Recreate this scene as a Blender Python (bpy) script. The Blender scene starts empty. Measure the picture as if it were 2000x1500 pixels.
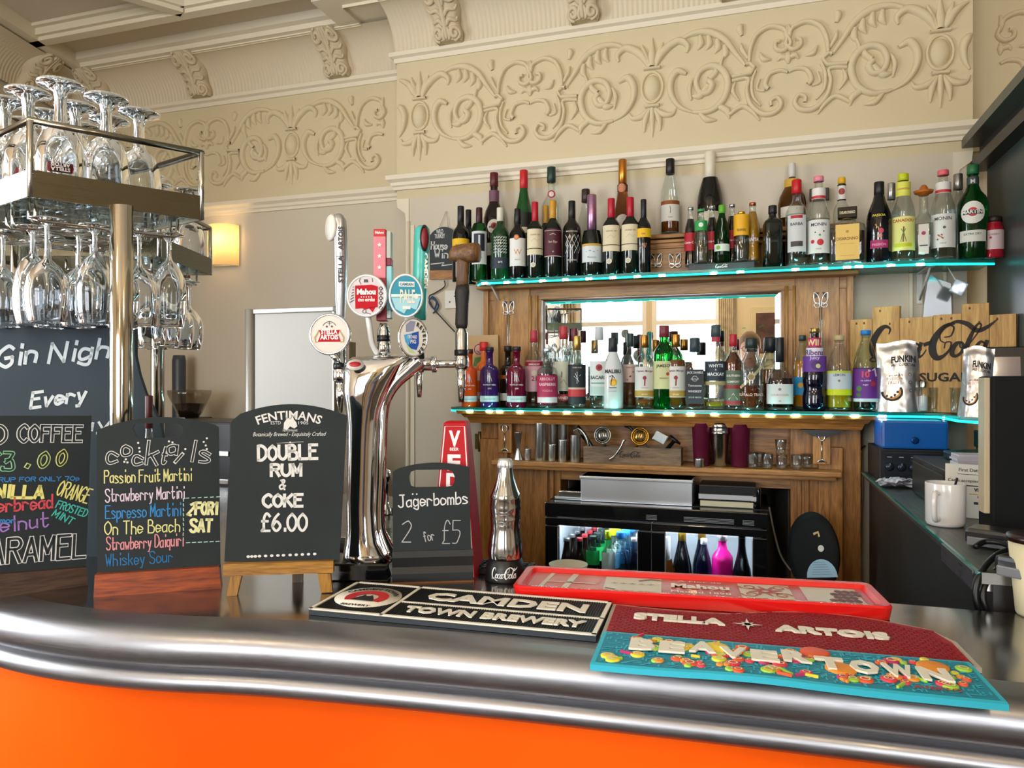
import bpy, bmesh, math, random
from math import sin, cos, pi, radians, sqrt, atan2, exp
from mathutils import Vector, Matrix, noise
from mathutils.geometry import tessellate_polygon
random.seed(7)
S = bpy.context.scene
COL = S.collection

# ---------------------------------------------------------------- camera, world, light, exposure
HC = 1.45                      # lens height above the floor
YAW = radians(18.2)            # the photo looks this far left of the back wall's normal
F = 1455.0                     # focal length in photo pixels (2000 px wide)
cd = bpy.data.cameras.new('camera'); cam = bpy.data.objects.new('camera', cd); COL.objects.link(cam)
cam.location = (0, 0, HC); cam.rotation_euler = (pi/2, 0, YAW)
cd.sensor_width = 36; cd.lens = 36*F/2000; cd.shift_y = -0.0025; cd.clip_start = .02
S.camera = cam
w = bpy.data.worlds.new('world'); S.world = w; w.use_nodes = True
bg = w.node_tree.nodes['Background']; bg.inputs[0].default_value = (.80, .88, 1, 1); bg.inputs[1].default_value = 1.0
S.view_settings.view_transform = 'Standard'; S.view_settings.look = 'None'
S.view_settings.exposure = 0.22; S.view_settings.gamma = 1; S.view_settings.use_curve_mapping = False
S.cycles.max_bounces = 10; S.cycles.diffuse_bounces = 4; S.cycles.glossy_bounces = 5
S.cycles.transmission_bounces = 8; S.cycles.transparent_max_bounces = 24
S.cycles.caustics_reflective = False; S.cycles.caustics_refractive = False
S.cycles.sample_clamp_indirect = 6; S.cycles.use_denoising = True; S.cycles.blur_glossy = .5

def lamp(name, kind, loc, energy, col, size=None, size_y=None, aim=None):
    l = bpy.data.lights.new(name, kind); l.energy = energy; l.color = col
    if kind == 'AREA':
        l.shape = 'RECTANGLE'; l.size = size; l.size_y = size_y
    elif size: l.shadow_soft_size = size
    o = bpy.data.objects.new(name, l); COL.objects.link(o); o.location = loc
    if aim: o.rotation_euler = Vector(aim).to_track_quat('-Z', 'Z').to_euler()
    return o
# daylight through the rear windows, one of them added, and the side wall window
REAR = -3.0
DAY = (.93, .96, 1)
lamp('window_daylight', 'AREA', (-1.75, REAR-.12, 1.75), 62, DAY, .85, 1.75, (0, 1, -.05))
lamp('window_daylight', 'AREA', (-.82, REAR-.12, 1.75), 62, DAY, .75, 1.75, (0, 1, -.05))
lamp('window_daylight', 'AREA', (1.45, REAR-.12, 1.75), 70, DAY, 1.3, 1.75, (0, 1, -.05))  # unseen extra window, added to bring light from another direction
lamp('window_daylight', 'AREA', (-3.95, .25, 1.80), 150, (.86, .93, 1), 1.7, 1.8, (1, .25, -.05))
# warm ceiling lights of the bar room
for cx, cy in ((-1.6, -.6), (.6, -.6), (-.6, -2.0)):
    lamp('ceiling_light_glow', 'POINT', (cx, cy, 2.78), 20, (1, .80, .55), .10)

# ---------------------------------------------------------------- photo measurements -> world
SN, CS = sin(YAW), cos(YAW)
def ray(px, py):
    u = (px-1000)/F; return Vector((-SN+u*CS, CS+u*SN, (745-py)/F))
def atY(px, py, Y):
    d = ray(px, py); t = Y/d.y; return Vector((d.x*t, Y, HC+d.z*t))
def atX(px, py, X):
    d = ray(px, py); t = X/d.x; return Vector((X, d.y*t, HC+d.z*t))
def atZ(px, py, Z):
    d = ray(px, py); t = (Z-HC)/d.z; return Vector((d.x*t, d.y*t, Z))
def atT(px, py, t):
    return Vector((0, 0, HC)) + ray(px, py)*t
def depth(p): return -p[0]*SN + p[1]*CS
def cw(x, z):                       # camera-side ground coordinates (right, forward) -> world xy
    return (-SN*z + CS*x, CS*z + SN*x)

# ---------------------------------------------------------------- materials
def lin(c):
    if isinstance(c, str):
        c = c.lstrip('#'); c = [int(c[i:i+2], 16)/255 for i in (0, 2, 4)]
        return tuple((x/12.92 if x <= .04045 else ((x+.055)/1.055)**2.4) for x in c)
    return tuple(c)
_M = {}
def mat(c, rough=.5, metal=0, trans=0, emit=0, coat=0, ior=1.45, bump=0, bscale=60, spec=.5, aniso=0, var=0, vscale=4):
    key = (c, rough, metal, trans, emit, coat, ior, bump, bscale, spec, aniso, var, vscale)
    if key in _M: return _M[key]
    m = bpy.data.materials.new('paint_' + str(c).lstrip('#')); m.use_nodes = True
    nt = m.node_tree; p = nt.nodes['Principled BSDF']; col = lin(c)
    p.inputs['Base Color'].default_value = (*col, 1); p.inputs['Roughness'].default_value = rough
    p.inputs['Metallic'].default_value = metal; p.inputs['Transmission Weight'].default_value = trans
    p.inputs['Coat Weight'].default_value = coat; p.inputs['IOR'].default_value = ior
    p.inputs['Specular IOR Level'].default_value = spec
    if emit:
        p.inputs['Emission Color'].default_value = (*col, 1); p.inputs['Emission Strength'].default_value = emit
    if bump or var:
        tc = nt.nodes.new('ShaderNodeTexCoord'); no = nt.nodes.new('ShaderNodeTexNoise')
        nt.links.new(tc.outputs['Object'], no.inputs['Vector']); no.inputs['Scale'].default_value = bscale if bump else vscale
        no.inputs['Detail'].default_value = 5
        if bump:
            b = nt.nodes.new('ShaderNodeBump'); b.inputs['Strength'].default_value = bump; b.inputs['Distance'].default_value = .004
            nt.links.new(no.outputs[0], b.inputs['Height']); nt.links.new(b.outputs[0], p.inputs['Normal'])
        if var:
            n2 = nt.nodes.new('ShaderNodeTexNoise'); n2.inputs['Scale'].default_value = vscale; n2.inputs['Detail'].default_value = 6
            nt.links.new(tc.outputs['Object'], n2.inputs['Vector'])
            r = nt.nodes.new('ShaderNodeValToRGB'); r.color_ramp.elements[0].position = .3; r.color_ramp.elements[1].position = .7
            r.color_ramp.elements[0].color = (*[x*(1-var) for x in col], 1); r.color_ramp.elements[1].color = (*[min(1, x*(1+var)) for x in col], 1)
            nt.links.new(n2.outputs[0], r.inputs[0]); nt.links.new(r.outputs[0], p.inputs['Base Color'])
    _M[key] = m; return m

def wood(c1, c2, axis='X', rough=.45, scale=9, coat=.15):
    key = ('wood', c1, c2, axis, rough, scale)
    if key in _M: return _M[key]
    m = bpy.data.materials.new('wood_grain'); m.use_nodes = True; nt = m.node_tree; p = nt.nodes['Principled BSDF']
    tc = nt.nodes.new('ShaderNodeTexCoord'); mp = nt.nodes.new('ShaderNodeMapping')
    st = {'X': (.10, 1, 1), 'Y': (1, .10, 1), 'Z': (1, 1, .10)}[axis]
    mp.inputs['Scale'].default_value = tuple(scale*s for s in st)
    nt.links.new(tc.outputs['Object'], mp.inputs[0])
    a = nt.nodes.new('ShaderNodeTexNoise'); a.inputs['Scale'].default_value = 4; a.inputs['Detail'].default_value = 9; a.inputs['Distortion'].default_value = 1.2
    b = nt.nodes.new('ShaderNodeTexNoise'); b.inputs['Scale'].default_value = 22; b.inputs['Detail'].default_value = 4
    nt.links.new(mp.outputs[0], a.inputs['Vector']); nt.links.new(mp.outputs[0], b.inputs['Vector'])
    mx = nt.nodes.new('ShaderNodeMix'); mx.inputs[0].default_value = .4
    nt.links.new(a.outputs[0], mx.inputs[2]); nt.links.new(b.outputs[0], mx.inputs[3])
    r = nt.nodes.new('ShaderNodeValToRGB'); r.color_ramp.elements[0].position = .36; r.color_ramp.elements[1].position = .64
    r.color_ramp.elements[0].color = (*lin(c1), 1); r.color_ramp.elements[1].color = (*lin(c2), 1)
    nt.links.new(mx.outputs[0], r.inputs[0]); nt.links.new(r.outputs[0], p.inputs['Base Color'])
    bp = nt.nodes.new('ShaderNodeBump'); bp.inputs['Strength'].default_value = .12; bp.inputs['Distance'].default_value = .003
    nt.links.new(mx.outputs[0], bp.inputs['Height']); nt.links.new(bp.outputs[0], p.inputs['Normal'])
    p.inputs['Roughness'].default_value = rough; p.inputs['Coat Weight'].default_value = coat; p.inputs['Coat Roughness'].default_value = .2
    _M[key] = m; return m

def steel(c='#b9b9b6', rough=.25, axis='X', k=.35):
    """brushed metal: fine scratches along one axis"""
    key = ('steel', c, rough, axis, k)
    if key in _M: return _M[key]
    m = bpy.data.materials.new('brushed_steel'); m.use_nodes = True; nt = m.node_tree; p = nt.nodes['Principled BSDF']
    p.inputs['Base Color'].default_value = (*lin(c), 1); p.inputs['Metallic'].default_value = 1
    tc = nt.nodes.new('ShaderNodeTexCoord'); mp = nt.nodes.new('ShaderNodeMapping')
    mp.inputs['Scale'].default_value = {'X': (2, 160, 160), 'Y': (160, 2, 160), 'Z': (160, 160, 2)}[axis]
    n = nt.nodes.new('ShaderNodeTexNoise'); n.inputs['Scale'].default_value = 3; n.inputs['Detail'].default_value = 3
    n2 = nt.nodes.new('ShaderNodeTexNoise'); n2.inputs['Scale'].default_value = 7; n2.inputs['Detail'].default_value = 5
    nt.links.new(tc.outputs['Object'], mp.inputs[0]); nt.links.new(mp.outputs[0], n.inputs['Vector']); nt.links.new(tc.outputs['Object'], n2.inputs['Vector'])
    ad = nt.nodes.new('ShaderNodeMath'); ad.operation = 'ADD'; nt.links.new(n.outputs[0], ad.inputs[0]); nt.links.new(n2.outputs[0], ad.inputs[1])
    mr = nt.nodes.new('ShaderNodeMapRange'); mr.inputs[1].default_value = .6; mr.inputs[2].default_value = 1.4
    mr.inputs[3].default_value = rough*(1-k); mr.inputs[4].default_value = rough*(1+k)
    nt.links.new(ad.outputs[0], mr.inputs[0]); nt.links.new(mr.outputs[0], p.inputs['Roughness'])
    _M[key] = m; return m

def glass(tint='#ffffff', rough=.0, ior=1.45):
    return mat(tint, rough, trans=1, ior=ior)
def thin(tint='#f4f8f6', gl=1.0):
    """thin clear glass wall: see-through with a fresnel sheen"""
    key = ('thin', tint, gl)
    if key in _M: return _M[key]
    m = bpy.data.materials.new('thin_glass'); m.use_nodes = True; nt = m.node_tree
    nt.nodes.remove(nt.nodes['Principled BSDF']); out = nt.nodes['Material Output']
    t = nt.nodes.new('ShaderNodeBsdfTransparent'); t.inputs[0].default_value = (*lin(tint), 1)
    g = nt.nodes.new('ShaderNodeBsdfGlossy'); g.inputs['Roughness'].default_value = .03
    lw = nt.nodes.new('ShaderNodeLayerWeight'); lw.inputs[0].default_value = .35
    mu = nt.nodes.new('ShaderNodeMath'); mu.operation = 'MULTIPLY_ADD'; mu.inputs[1].default_value = .55*gl; mu.inputs[2].default_value = .05*gl
    nt.links.new(lw.outputs['Facing'], mu.inputs[0])
    mx = nt.nodes.new('ShaderNodeMixShader'); nt.links.new(mu.outputs[0], mx.inputs[0])
    nt.links.new(t.outputs[0], mx.inputs[1]); nt.links.new(g.outputs[0], mx.inputs[2]); nt.links.new(mx.outputs[0], out.inputs[0])
    _M[key] = m; return m

CHROME = mat('#e2e4e6', .06, 1); STEEL = mat('#b9bab8', .22, 1); DSTEEL = mat('#77746e', .28, 1)
BLACK = mat('#0c0d0f', .35); BLACKG = mat('#08090a', .12, coat=.5); WHITE = mat('#efeee8', .5)
CHALKB = mat('#222a2c', .75, var=.16, vscale=9); CHALKW = mat('#e9ebe6', .9)
OAK = wood('#7c4f1e', '#bd8440', 'Z'); OAKX = wood('#7c4f1e', '#bd8440', 'X'); OAKL = wood('#8f5f28', '#c99247', 'Z')

# ---------------------------------------------------------------- mesh kit
I4 = Matrix.Identity(4)
def T(x=0, y=0, z=0): return Matrix.Translation((x, y, z))
def RZ(a): return Matrix.Rotation(a, 4, 'Z')
def RX(a): return Matrix.Rotation(a, 4, 'X')
def RY(a): return Matrix.Rotation(a, 4, 'Y')
def along(p, q):                    # frame whose z runs p->q
    d = (Vector(q)-Vector(p)); return T(*p) @ d.to_track_quat('Z', 'Y').to_matrix().to_4x4()

def catmull(pts, n=6, closed=False):
    P = [Vector(p) for p in pts]
    if len(P) < 3: return P
    out = []; N = len(P)
    for i in range(N if closed else N-1):
        if closed: a, b, c, d = P[i-1], P[i], P[(i+1) % N], P[(i+2) % N]
        else: a, b, c, d = P[max(i-1, 0)], P[i], P[i+1], P[min(i+2, N-1)]
        for k in range(n):
            t = k/n
            out.append(.5*((2*b)+(c-a)*t+(2*a-5*b+4*c-d)*t*t+(3*b-a-3*c+d)*t**3))
    if not closed: out.append(P[-1])
    return out
def lerpl(vals, n):                 # resample a list of numbers to n entries
    if not isinstance(vals, (list, tuple)): return [vals]*n
    out = []
    for i in range(n):
        s = i/(n-1)*(len(vals)-1) if n > 1 else 0; k = min(int(s), len(vals)-2); out.append(vals[k]+(vals[k+1]-vals[k])*(s-k))
    return out

class MB:
    def __init__(s, m=None):
        s.V = []; s.Fc = []; s.FM = []; s.SM = []; s.mats = []; s.cur = 0; s.sm = True
        if m: s.use(m)
    def use(s, m, smooth=None):
        if m not in s.mats: s.mats.append(m)
        s.cur = s.mats.index(m)
        if smooth is not None: s.sm = smooth
        return s
    def add(s, verts, faces, M=None, smooth=None):
        o = len(s.V); sm = s.sm if smooth is None else smooth
        s.V += [(M @ Vector(v)) if M is not None else Vector(v) for v in verts]
        for f in faces:
            s.Fc.append([i+o for i in f]); s.FM.append(s.cur); s.SM.append(sm)
        return s
    def box(s, c, d, M=None, bev=0):
        x, y, z = d[0]/2, d[1]/2, d[2]/2
        b = min(bev, x*.49, y*.49, z*.49)
        mm = (M if M is not None else I4) @ T(*c)
        if b <= 0:
            v = [(i*x, j*y, k*z) for i in (-1, 1) for j in (-1, 1) for k in (-1, 1)]
            return s.add(v, [(0, 1, 3, 2), (4, 6, 7, 5), (0, 4, 5, 1), (2, 3, 7, 6), (0, 2, 6, 4), (1, 5, 7, 3)], mm, False)
        bm = bmesh.new(); bmesh.ops.create_cube(bm, size=1)
        for q in bm.verts: q.co = Vector((q.co.x*2*x, q.co.y*2*y, q.co.z*2*z))
        bmesh.ops.bevel(bm, geom=bm.edges[:], offset=b, segments=2, profile=.6, affect='EDGES')
        s.from_bm(bm, mm, False); return s
    def from_bm(s, bm, M=None, smooth=None):
        bm.verts.index_update()
        s.add([v.co.copy() for v in bm.verts], [[v.index for v in f.verts] for f in bm.faces], M, smooth); bm.free()
    def lathe(s, prof, seg=24, M=None, sy=1, a0=0, a1=2*pi, smooth=True):
        full = abs(a1-a0-2*pi) < 1e-6; n = seg if full else seg+1
        V = []; rows = []
        for p in prof:
            r, z = p[0], p[1]; e = p[2] if len(p) > 2 else 2
            if r < 1e-6:
                rows.append([len(V)]); V.append((0, 0, z)); continue
            row = []
            for i in range(n):
                a = a0+(a1-a0)*i/seg; k = 1
                if e != 2: k = (abs(cos(a))**e+abs(sin(a))**e)**(-1/e)
                row.append(len(V)); V.append((r*k*cos(a), r*k*sin(a)*sy, z))
            rows.append(row)
        Fs = []
        for A, B in zip(rows, rows[1:]):
            for i in range(seg):
                j = (i+1) % n if full else i+1
                if len(A) == 1 and len(B) == 1: continue
                if len(A) == 1: Fs.append((A[0], B[j], B[i]))
                elif len(B) == 1: Fs.append((A[i], A[j], B[0]))
                else: Fs.append((A[i], A[j], B[j], B[i]))
        return s.add(V, Fs, M, smooth)
    def cyl(s, p, q, r, seg=16, r2=None):
        L = (Vector(q)-Vector(p)).length; r2 = r if r2 is None else r2
        return s.lathe([(0, 0), (r*.97, 0), (r, min(.03*r, L*.1)), (r2, L-min(.03*r2, L*.1)), (r2*.97, L), (0, L)], seg, along(p, q))
    def tube(s, pts, r, seg=8, closed=False, M=None, flat=1):
        P = [Vector(p) for p in pts]; n = len(P); R = lerpl(r, n); V = []; Fs = []
        up = None
        for i in range(n):
            if closed: d = P[(i+1) % n]-P[i-1]
            else: d = P[min(i+1, n-1)]-P[max(i-1, 0)]
            if d.length < 1e-9: d = Vector((0, 0, 1))
            d.normalize()
            if up is None:
                up = Vector((0, 0, 1)) if abs(d.z) < .9 else Vector((1, 0, 0))
            up = (up-d*up.dot(d))
            if up.length < 1e-6: up = d.orthogonal()
            up.normalize(); sd = d.cross(up)
            for k in range(seg):
                a = 2*pi*k/seg; V.append(P[i]+sd*(R[i]*cos(a))+up*(R[i]*flat*sin(a)))
        for i in range(n if closed else n-1):
            j = (i+1) % n
            for k in range(seg):
                l = (k+1) % seg; Fs.append((i*seg+k, i*seg+l, j*seg+l, j*seg+k))
        if not closed:
            Fs.append(tuple(range(seg))[::-1]); Fs.append(tuple((n-1)*seg+k for k in range(seg)))
        return s.add(V, Fs, M, True)
    def prism(s, outer, dep, M=None, holes=(), y0=0, smooth=False):
        """outline in local x,z; solid from y0 (front) to y0+dep"""
        loops = [[Vector((p[0], p[1], 0)) for p in outer]]+[[Vector((p[0], p[1], 0)) for p in h] for h in holes]
        flat = [p for l in loops for p in l]; n = len(flat)
        tri = tessellate_polygon(loops)
        V = [(p.x, y0, p.y) for p in flat]+[(p.x, y0+dep, p.y) for p in flat]
        Fs = []
        for t in tri:
            a, b, c = (flat[i] for i in t)
            if (b-a).cross(c-a).z < 0: t = (t[0], t[2], t[1])
            Fs.append(tuple(t)); Fs.append((t[2]+n, t[1]+n, t[0]+n))
        o = 0
        for li, l in enumerate(loops):
            k = len(l); ar = sum(l[i].x*l[(i+1) % k].y-l[(i+1) % k].x*l[i].y for i in range(k))
            ccw = (ar > 0) == (li == 0)
            for i in range(k):
                a, b = o+i, o+(i+1) % k
                Fs.append((b, a, a+n, b+n) if ccw else (a, b, b+n, a+n))
            o += k
        return s.add(V, Fs, M, smooth)
    def flat(s, pts, fmap):             # filled outline laid on a surface by fmap(x, z)
        P = [Vector((p[0], p[1], 0)) for p in pts]
        tri = tessellate_polygon([P]); Fs = []
        for t in tri:
            a, b, c = (P[i] for i in t)
            Fs.append(tuple(t) if (b-a).cross(c-a).z > 0 else (t[0], t[2], t[1]))
        return s.add([fmap(p.x, p.y) for p in P], Fs, None, False)
    def ribbon(s, pts, wd, fmap):       # brush stroke on a surface
        P = [Vector((p[0], p[1])) for p in pts]; n = len(P)
        if n < 2: return s
        W = lerpl(wd, n); V = []; Fs = []
        for i in range(n):
            d = P[min(i+1, n-1)]-P[max(i-1, 0)]
            if d.length < 1e-9: d = Vector((1, 0))
            d.normalize(); nn = Vector((-d.y, d.x))*W[i]/2; e = d*(W[i]*.35)
            q = P[i]-e if i == 0 else P[i]+e if i == n-1 else P[i]
            a = q+nn; b = q-nn; V += [fmap(a.x, a.y), fmap(b.x, b.y)]
        for i in range(n-1): Fs.append((2*i, 2*i+1, 2*i+3, 2*i+2))
        return s.add(V, Fs, None, False)
    def disc(s, x, z, r, fmap, rz=None, n=18):
        rz = r if rz is None else rz
        V = [fmap(x, z)]; Fs = []; m = 4 if r > .006 else 1
        for j in range(1, m+1): V += [fmap(x+r*j/m*cos(2*pi*k/n), z+rz*j/m*sin(2*pi*k/n)) for k in range(n)]
        Fs += [(0, 1+k, 1+(k+1) % n) for k in range(n)]
        for j in range(m-1): Fs += [(1+j*n+k, 1+(j+1)*n+k, 1+(j+1)*n+(k+1) % n, 1+j*n+(k+1) % n) for k in range(n)]
        return s.add(V, Fs, None, False)
    def ring(s, x, z, r, wd, fmap, rz=None, n=28, a0=0, a1=2*pi):
        rz = r if rz is None else rz
        return s.ribbon([(x+r*cos(a0+(a1-a0)*k/n), z+rz*sin(a0+(a1-a0)*k/n)) for k in range(n+1)], wd, fmap)
    def rect(s, x0, z0, x1, z1, fmap, n=1):
        V = []; Fs = []
        for i in range(n+1):
            x = x0+(x1-x0)*i/n; V += [fmap(x, z0), fmap(x, z1)]
        for i in range(n): Fs.append((2*i, 2*i+2, 2*i+3, 2*i+1))
        return s.add(V, Fs, None, n > 1)
    def build(s, name, parent=None, M=None, shade=True):
        me = bpy.data.meshes.new(name)
        me.from_pydata([tuple(v) for v in s.V], [], s.Fc)
        for m in s.mats: me.materials.append(m)
        me.polygons.foreach_set('material_index', s.FM); me.polygons.foreach_set('use_smooth', s.SM); me.update()
        o = bpy.data.objects.new(name, me); COL.objects.link(o)
        if parent: o.parent = parent
        if M is not None: o.matrix_local = M
        return o

def empty(name, loc=(0, 0, 0), rz=0):
    o = bpy.data.objects.new(name, None); COL.objects.link(o); o.empty_display_size = .02
    o.location = loc; o.rotation_euler = (0, 0, rz); return o
def tag(o, label, cat, group=None):
    o['label'] = label; o['category'] = cat
    if group: o['group'] = group
    return o
def struct(o, label=None):
    o['kind'] = 'structure'
    if label: o['label'] = label; 
    return o
def dup(root, loc=None, rz=None, label=None):
    def cp(o, par):
        c = o.copy(); COL.objects.link(c)
        if par is not None: c.parent = par
        for ch in list(o.children): cp(ch, c)
        return c
    r = cp(root, None)
    if loc is not None: r.location = loc
    if rz is not None: r.rotation_euler = (0, 0, rz)
    if label: r['label'] = label
    return r

# surface maps: (x, z) on a face -> local 3D point
def plane(y=0, ox=0, oz=0): return lambda x, z: Vector((ox+x, y, oz+z))
def flatmap(h, ox=0, oy=0): return lambda x, z: Vector((ox+x, oy+z, h))
def cylmap(R, sy=1): return lambda x, z: Vector((R*sin(x/R), -R*sy*cos(x/R), z))

# ---------------------------------------------------------------- lettering
_TX = {}
def glyphs(sx, bold=0., res=2):
    k = (sx, bold, res)
    if k in _TX: return _TX[k]
    c = bpy.data.curves.new('lettering', 'FONT'); c.body = sx; c.size = 1; c.offset = bold; c.resolution_u = res; c.fill_mode = 'FRONT'
    c.align_x = 'LEFT'
    o = bpy.data.objects.new('lettering', c); me = o.to_mesh()
    V = [(v.co.x, v.co.y) for v in me.vertices]; Fs = [tuple(p.vertices) for p in me.polygons]
    o.to_mesh_clear(); bpy.data.objects.remove(o); bpy.data.curves.remove(c)
    if V:
        x0 = min(v[0] for v in V); x1 = max(v[0] for v in V); y0 = min(v[1] for v in V); y1 = max(v[1] for v in V)
    else: x0 = x1 = y0 = y1 = 0
    _TX[k] = (V, Fs, x0, x1, y0, y1); return _TX[k]
def text(mb, sx, cx, z, h, fmap, width=None, bold=0., shear=0., align='C', rot=0., ext=0., arc=None, maxw=None):
    """print sx with cap height h, baseline z, centred on cx, on the surface fmap; width squeezes it to fit"""
    V, Fs, x0, x1, y0, y1 = glyphs(sx, bold)
    if not V: return
    k = h/.69; kx = k if width is None else width/max(x1-x0, 1e-6)
    if maxw is not None: kx = min(kx, maxw/max(x1-x0, 1e-6))
    W = (x1-x0)*kx; ox = cx-(W/2 if align == 'C' else W if align == 'R' else 0)
    ca, sa = cos(rot), sin(rot); P = []
    for vx, vy in V:
        X = (vx-x0)*kx+shear*vy*k; Y = vy*k
        if arc:
            a = (X-W/2)/arc; P.append((cx+(arc+Y)*sin(a), z-arc+(arc+Y)*cos(a)))
        elif rot:
            X += ox-cx; P.append((cx+X*ca-Y*sa, z+X*sa+Y*ca))
        else: P.append((ox+X, z+Y))
    n = len(P)
    if not ext:
        mb.add([fmap(*p) for p in P], Fs, None, False); return
    f0 = [fmap(*p) for p in P]
    nrm = Vector((0, 0, 1)) if abs(fmap(0, 1).z-fmap(0, 0).z) < .5 else Vector((0, -1, 0))
    top = [q+nrm*ext for q in f0]; G = [tuple(f) if True else f for f in Fs]
    out = [tuple(i+n for i in f) for f in G]; ed = {}
    for f in Fs:
        for a, b in zip(f, f[1:]+f[:1]): ed[(a, b)] = ed.get((a, b), 0)+1
    for (a, b) in list(ed):
        if (b, a) not in ed: out.append((a, b, b+n, a+n))
    mb.add(f0+top, out, None, False)

G = {}
def _g(t):
    for ln in t.strip().split('\n'):
        for it in ln.split(';'):
            it = it.strip()
            if it: k, v = it.split('=', 1); G[k] = v.split()
_g('''A=!022942 !1434;B=!0209 092938372606 062645433202;C=4839290704223243;D=!0209 092947442202;E=!49090242 !0636;F=!490902 !0636
G=483929070422324345 !4525;H=!0209 !4249 !0646;I=!1219;J=3933221203 !1949;K=!0209 !4905 !1642;L=!090242;M=!0209244942;N=!02094249;O=29070422444729
P=!0209 093948473606;Q=29070422444729 !2442;R=!0209 093948473606 !2642;S=48391908163544321203;T=!0949 !2922;U=0904224449;V=!092249;W=!0912273249
X=!0942 !0249;Y=!092649 !2622;Z=!09490242;a=352605031233 !3632;b=!0902 052635331203;c=351605031233;d=351605031233 !3932;e=0434351605031233
f=38291812 !0626;g=351605031233 36312001;h=!0902 05163532;i=!1612 !1819;j=16110001 !1819;k=!0902 !3604 !1532;l=!1912;m=!0602 05162522 25364542
n=!0602 05163532;o=16050312333516;p=!0600 052635331203;q=351605031233 !3630;r=!0602 051635;s=351605332202;t=19132233 !0636;u=06031233 !3632
v=!061236;w=!0612243246;x=!0632 !0236;y=!0613 !361000;z=!06360232;0=29070422444729;1=!182922;2=0829394702 !0242;3=0939382615 16364332120203;4=!32390444
5=!490906 063645332202;6=39170422442604;7=!094922;8=26173948260403224426;9=4629093847 !4742;£=4839291713 1302 !0242 !0636;&=42180829382604123345
.=!1213;-=!0535;!=!1915 !1312''')
def chalk(mb, sx, x0, z0, x1, z1, h, wd, fmap, jit=.25, smooth=5, sh=None, sl=0):
    """handwriting: single chalk strokes from (x0,z0) to (x1,z1) along the baseline, capitals h high"""
    adv = []; x = 0
    for ch in sx:
        st = G.get(ch)
        if st is None: adv.append((x, None)); x += 2.6; continue
        mw = max(int(q[i]) for q in st for i in range(1 if q[0] == '!' else 0, len(q), 2))
        adv.append((x, st)); x += mw+1.5
    tot = max(x-1.5, 1); L = sqrt((x1-x0)**2+(z1-z0)**2)-(wd if sh is None else sh); sh = wd if sh is None else sh; k = L/tot; x0 += sh/2; z0 += sh/2; h -= sh; a = atan2(z1-z0, x1-x0); ca, sa = cos(a), sin(a)
    for ox, st in adv:
        if st is None: continue
        dy = random.uniform(-jit, jit)
        for q in st:
            hard = q[0] == '!'; q = q[1:] if hard else q
            P = [Vector(((ox+int(q[i]))*k, (int(q[i+1])-2+dy)*h/7)) for i in range(0, len(q), 2)]
            P = P if hard else [Vector((p[0], p[1])) for p in catmull([(p.x, p.y, 0) for p in P], smooth)]
            P = [(x0+(p.x+sl*p.y)*ca-p.y*sa, z0+p.x*sa+p.y*ca) for p in P]
            if hard and len(P) > 2:
                for u, v in zip(P, P[1:]): mb.ribbon([u, v], wd, fmap)
            else: mb.ribbon(P, wd, fmap)

SCRIPT = [  # flowing cola wordmark, grid 100 x 30: (points, widths)
 ([(17, 22), (18, 26), (14, 28), (9, 25), (4, 17), (3, 9), (6, 4), (11, 4), (16, 8), (19, 12)], [.6, 1.2, 2.2, 3.4, 3.8, 3.4, 2.4, 1.2, .7, .6]),
 ([(11, 4), (5, 1), (1, 2), (4, 4), (12, 2), (20, -1), (26, -2)], [.6, .8, .8, 1, 1.6, 1.8, .6]),
 ([(23, 14), (20, 13), (17, 9), (17, 5), (20, 4), (24, 7), (25, 12), (23, 14), (22, 10), (28, 11)], [1, 2.2, 2.6, 2.4, 1.6, 1.6, 1.6, 1, .6, .6]),
 ([(33, 12), (32, 14), (29, 13), (26, 9), (26, 5), (29, 4), (32, 6), (35, 9)], [1.6, 1, 1.6, 2.4, 2.4, 1.4, .8, .6]),
 ([(42, 12), (39, 14), (36, 11), (34, 7), (35, 4), (38, 5), (42, 11)], [1, 1.2, 2, 2.4, 2, .9, .8]),
 ([(43, 14), (41, 8), (41, 4), (44, 5), (47, 9)], [2, 2.4, 2, .9, .6]),
 ([(46, 13), (51, 14.5)], [2.2, 2.2]),
 ([(61, 14), (58, 16), (58, 22), (63, 27), (68, 25), (66, 19), (61, 18)], [.6, .7, 1, 1.2, 1, .8, .6]),
 ([(68, 28), (60, 25), (53, 16), (52, 8), (55, 3), (60, 4), (65, 9), (66, 14), (62, 14), (61, 10)], [1.6, 2.6, 3.8, 4.2, 3.4, 1.8, 1, .8, .7, .6]),
 ([(62, 26), (70, 29), (78, 27), (85, 22), (92, 24), (99, 29)], [.8, 1.8, 2.6, 2.6, 2.0, .4]),
 ([(73, 14), (70, 13), (67, 9), (67, 5), (70, 4), (74, 7), (75, 12), (73, 14), (73, 10), (78, 11)], [1, 2.2, 2.6, 2.4, 1.6, 1.6, 1.6, 1, .6, .6]),
 ([(80, 13), (86, 21), (88, 26), (85, 26), (80, 17), (77, 8), (78, 4), (81, 5), (85, 9)], [.6, .8, .9, 1.2, 2.2, 2.8, 2.4, 1, .6]),
 ([(91, 12), (88, 14), (85, 11), (83, 7), (84, 4), (87, 5), (91, 11)], [1, 1.2, 2, 2.4, 2, .9, .8]),
 ([(92, 14), (90, 8), (90, 4), (93, 5), (96, 9)], [2, 2.4, 2, .9, .6])]
def cola_script(mb, x0, z0, x1, h, fmap, wk=1.3):
    kx = (x1-x0)/100; kz = h/30
    for P, W in SCRIPT:
        Q = catmull([(p[0], p[1], 0) for p in P], 5)
        mb.ribbon([(x0+p.x*kx, z0+p.y*kz) for p in Q], [q*kx*wk for q in W], fmap)
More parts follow.
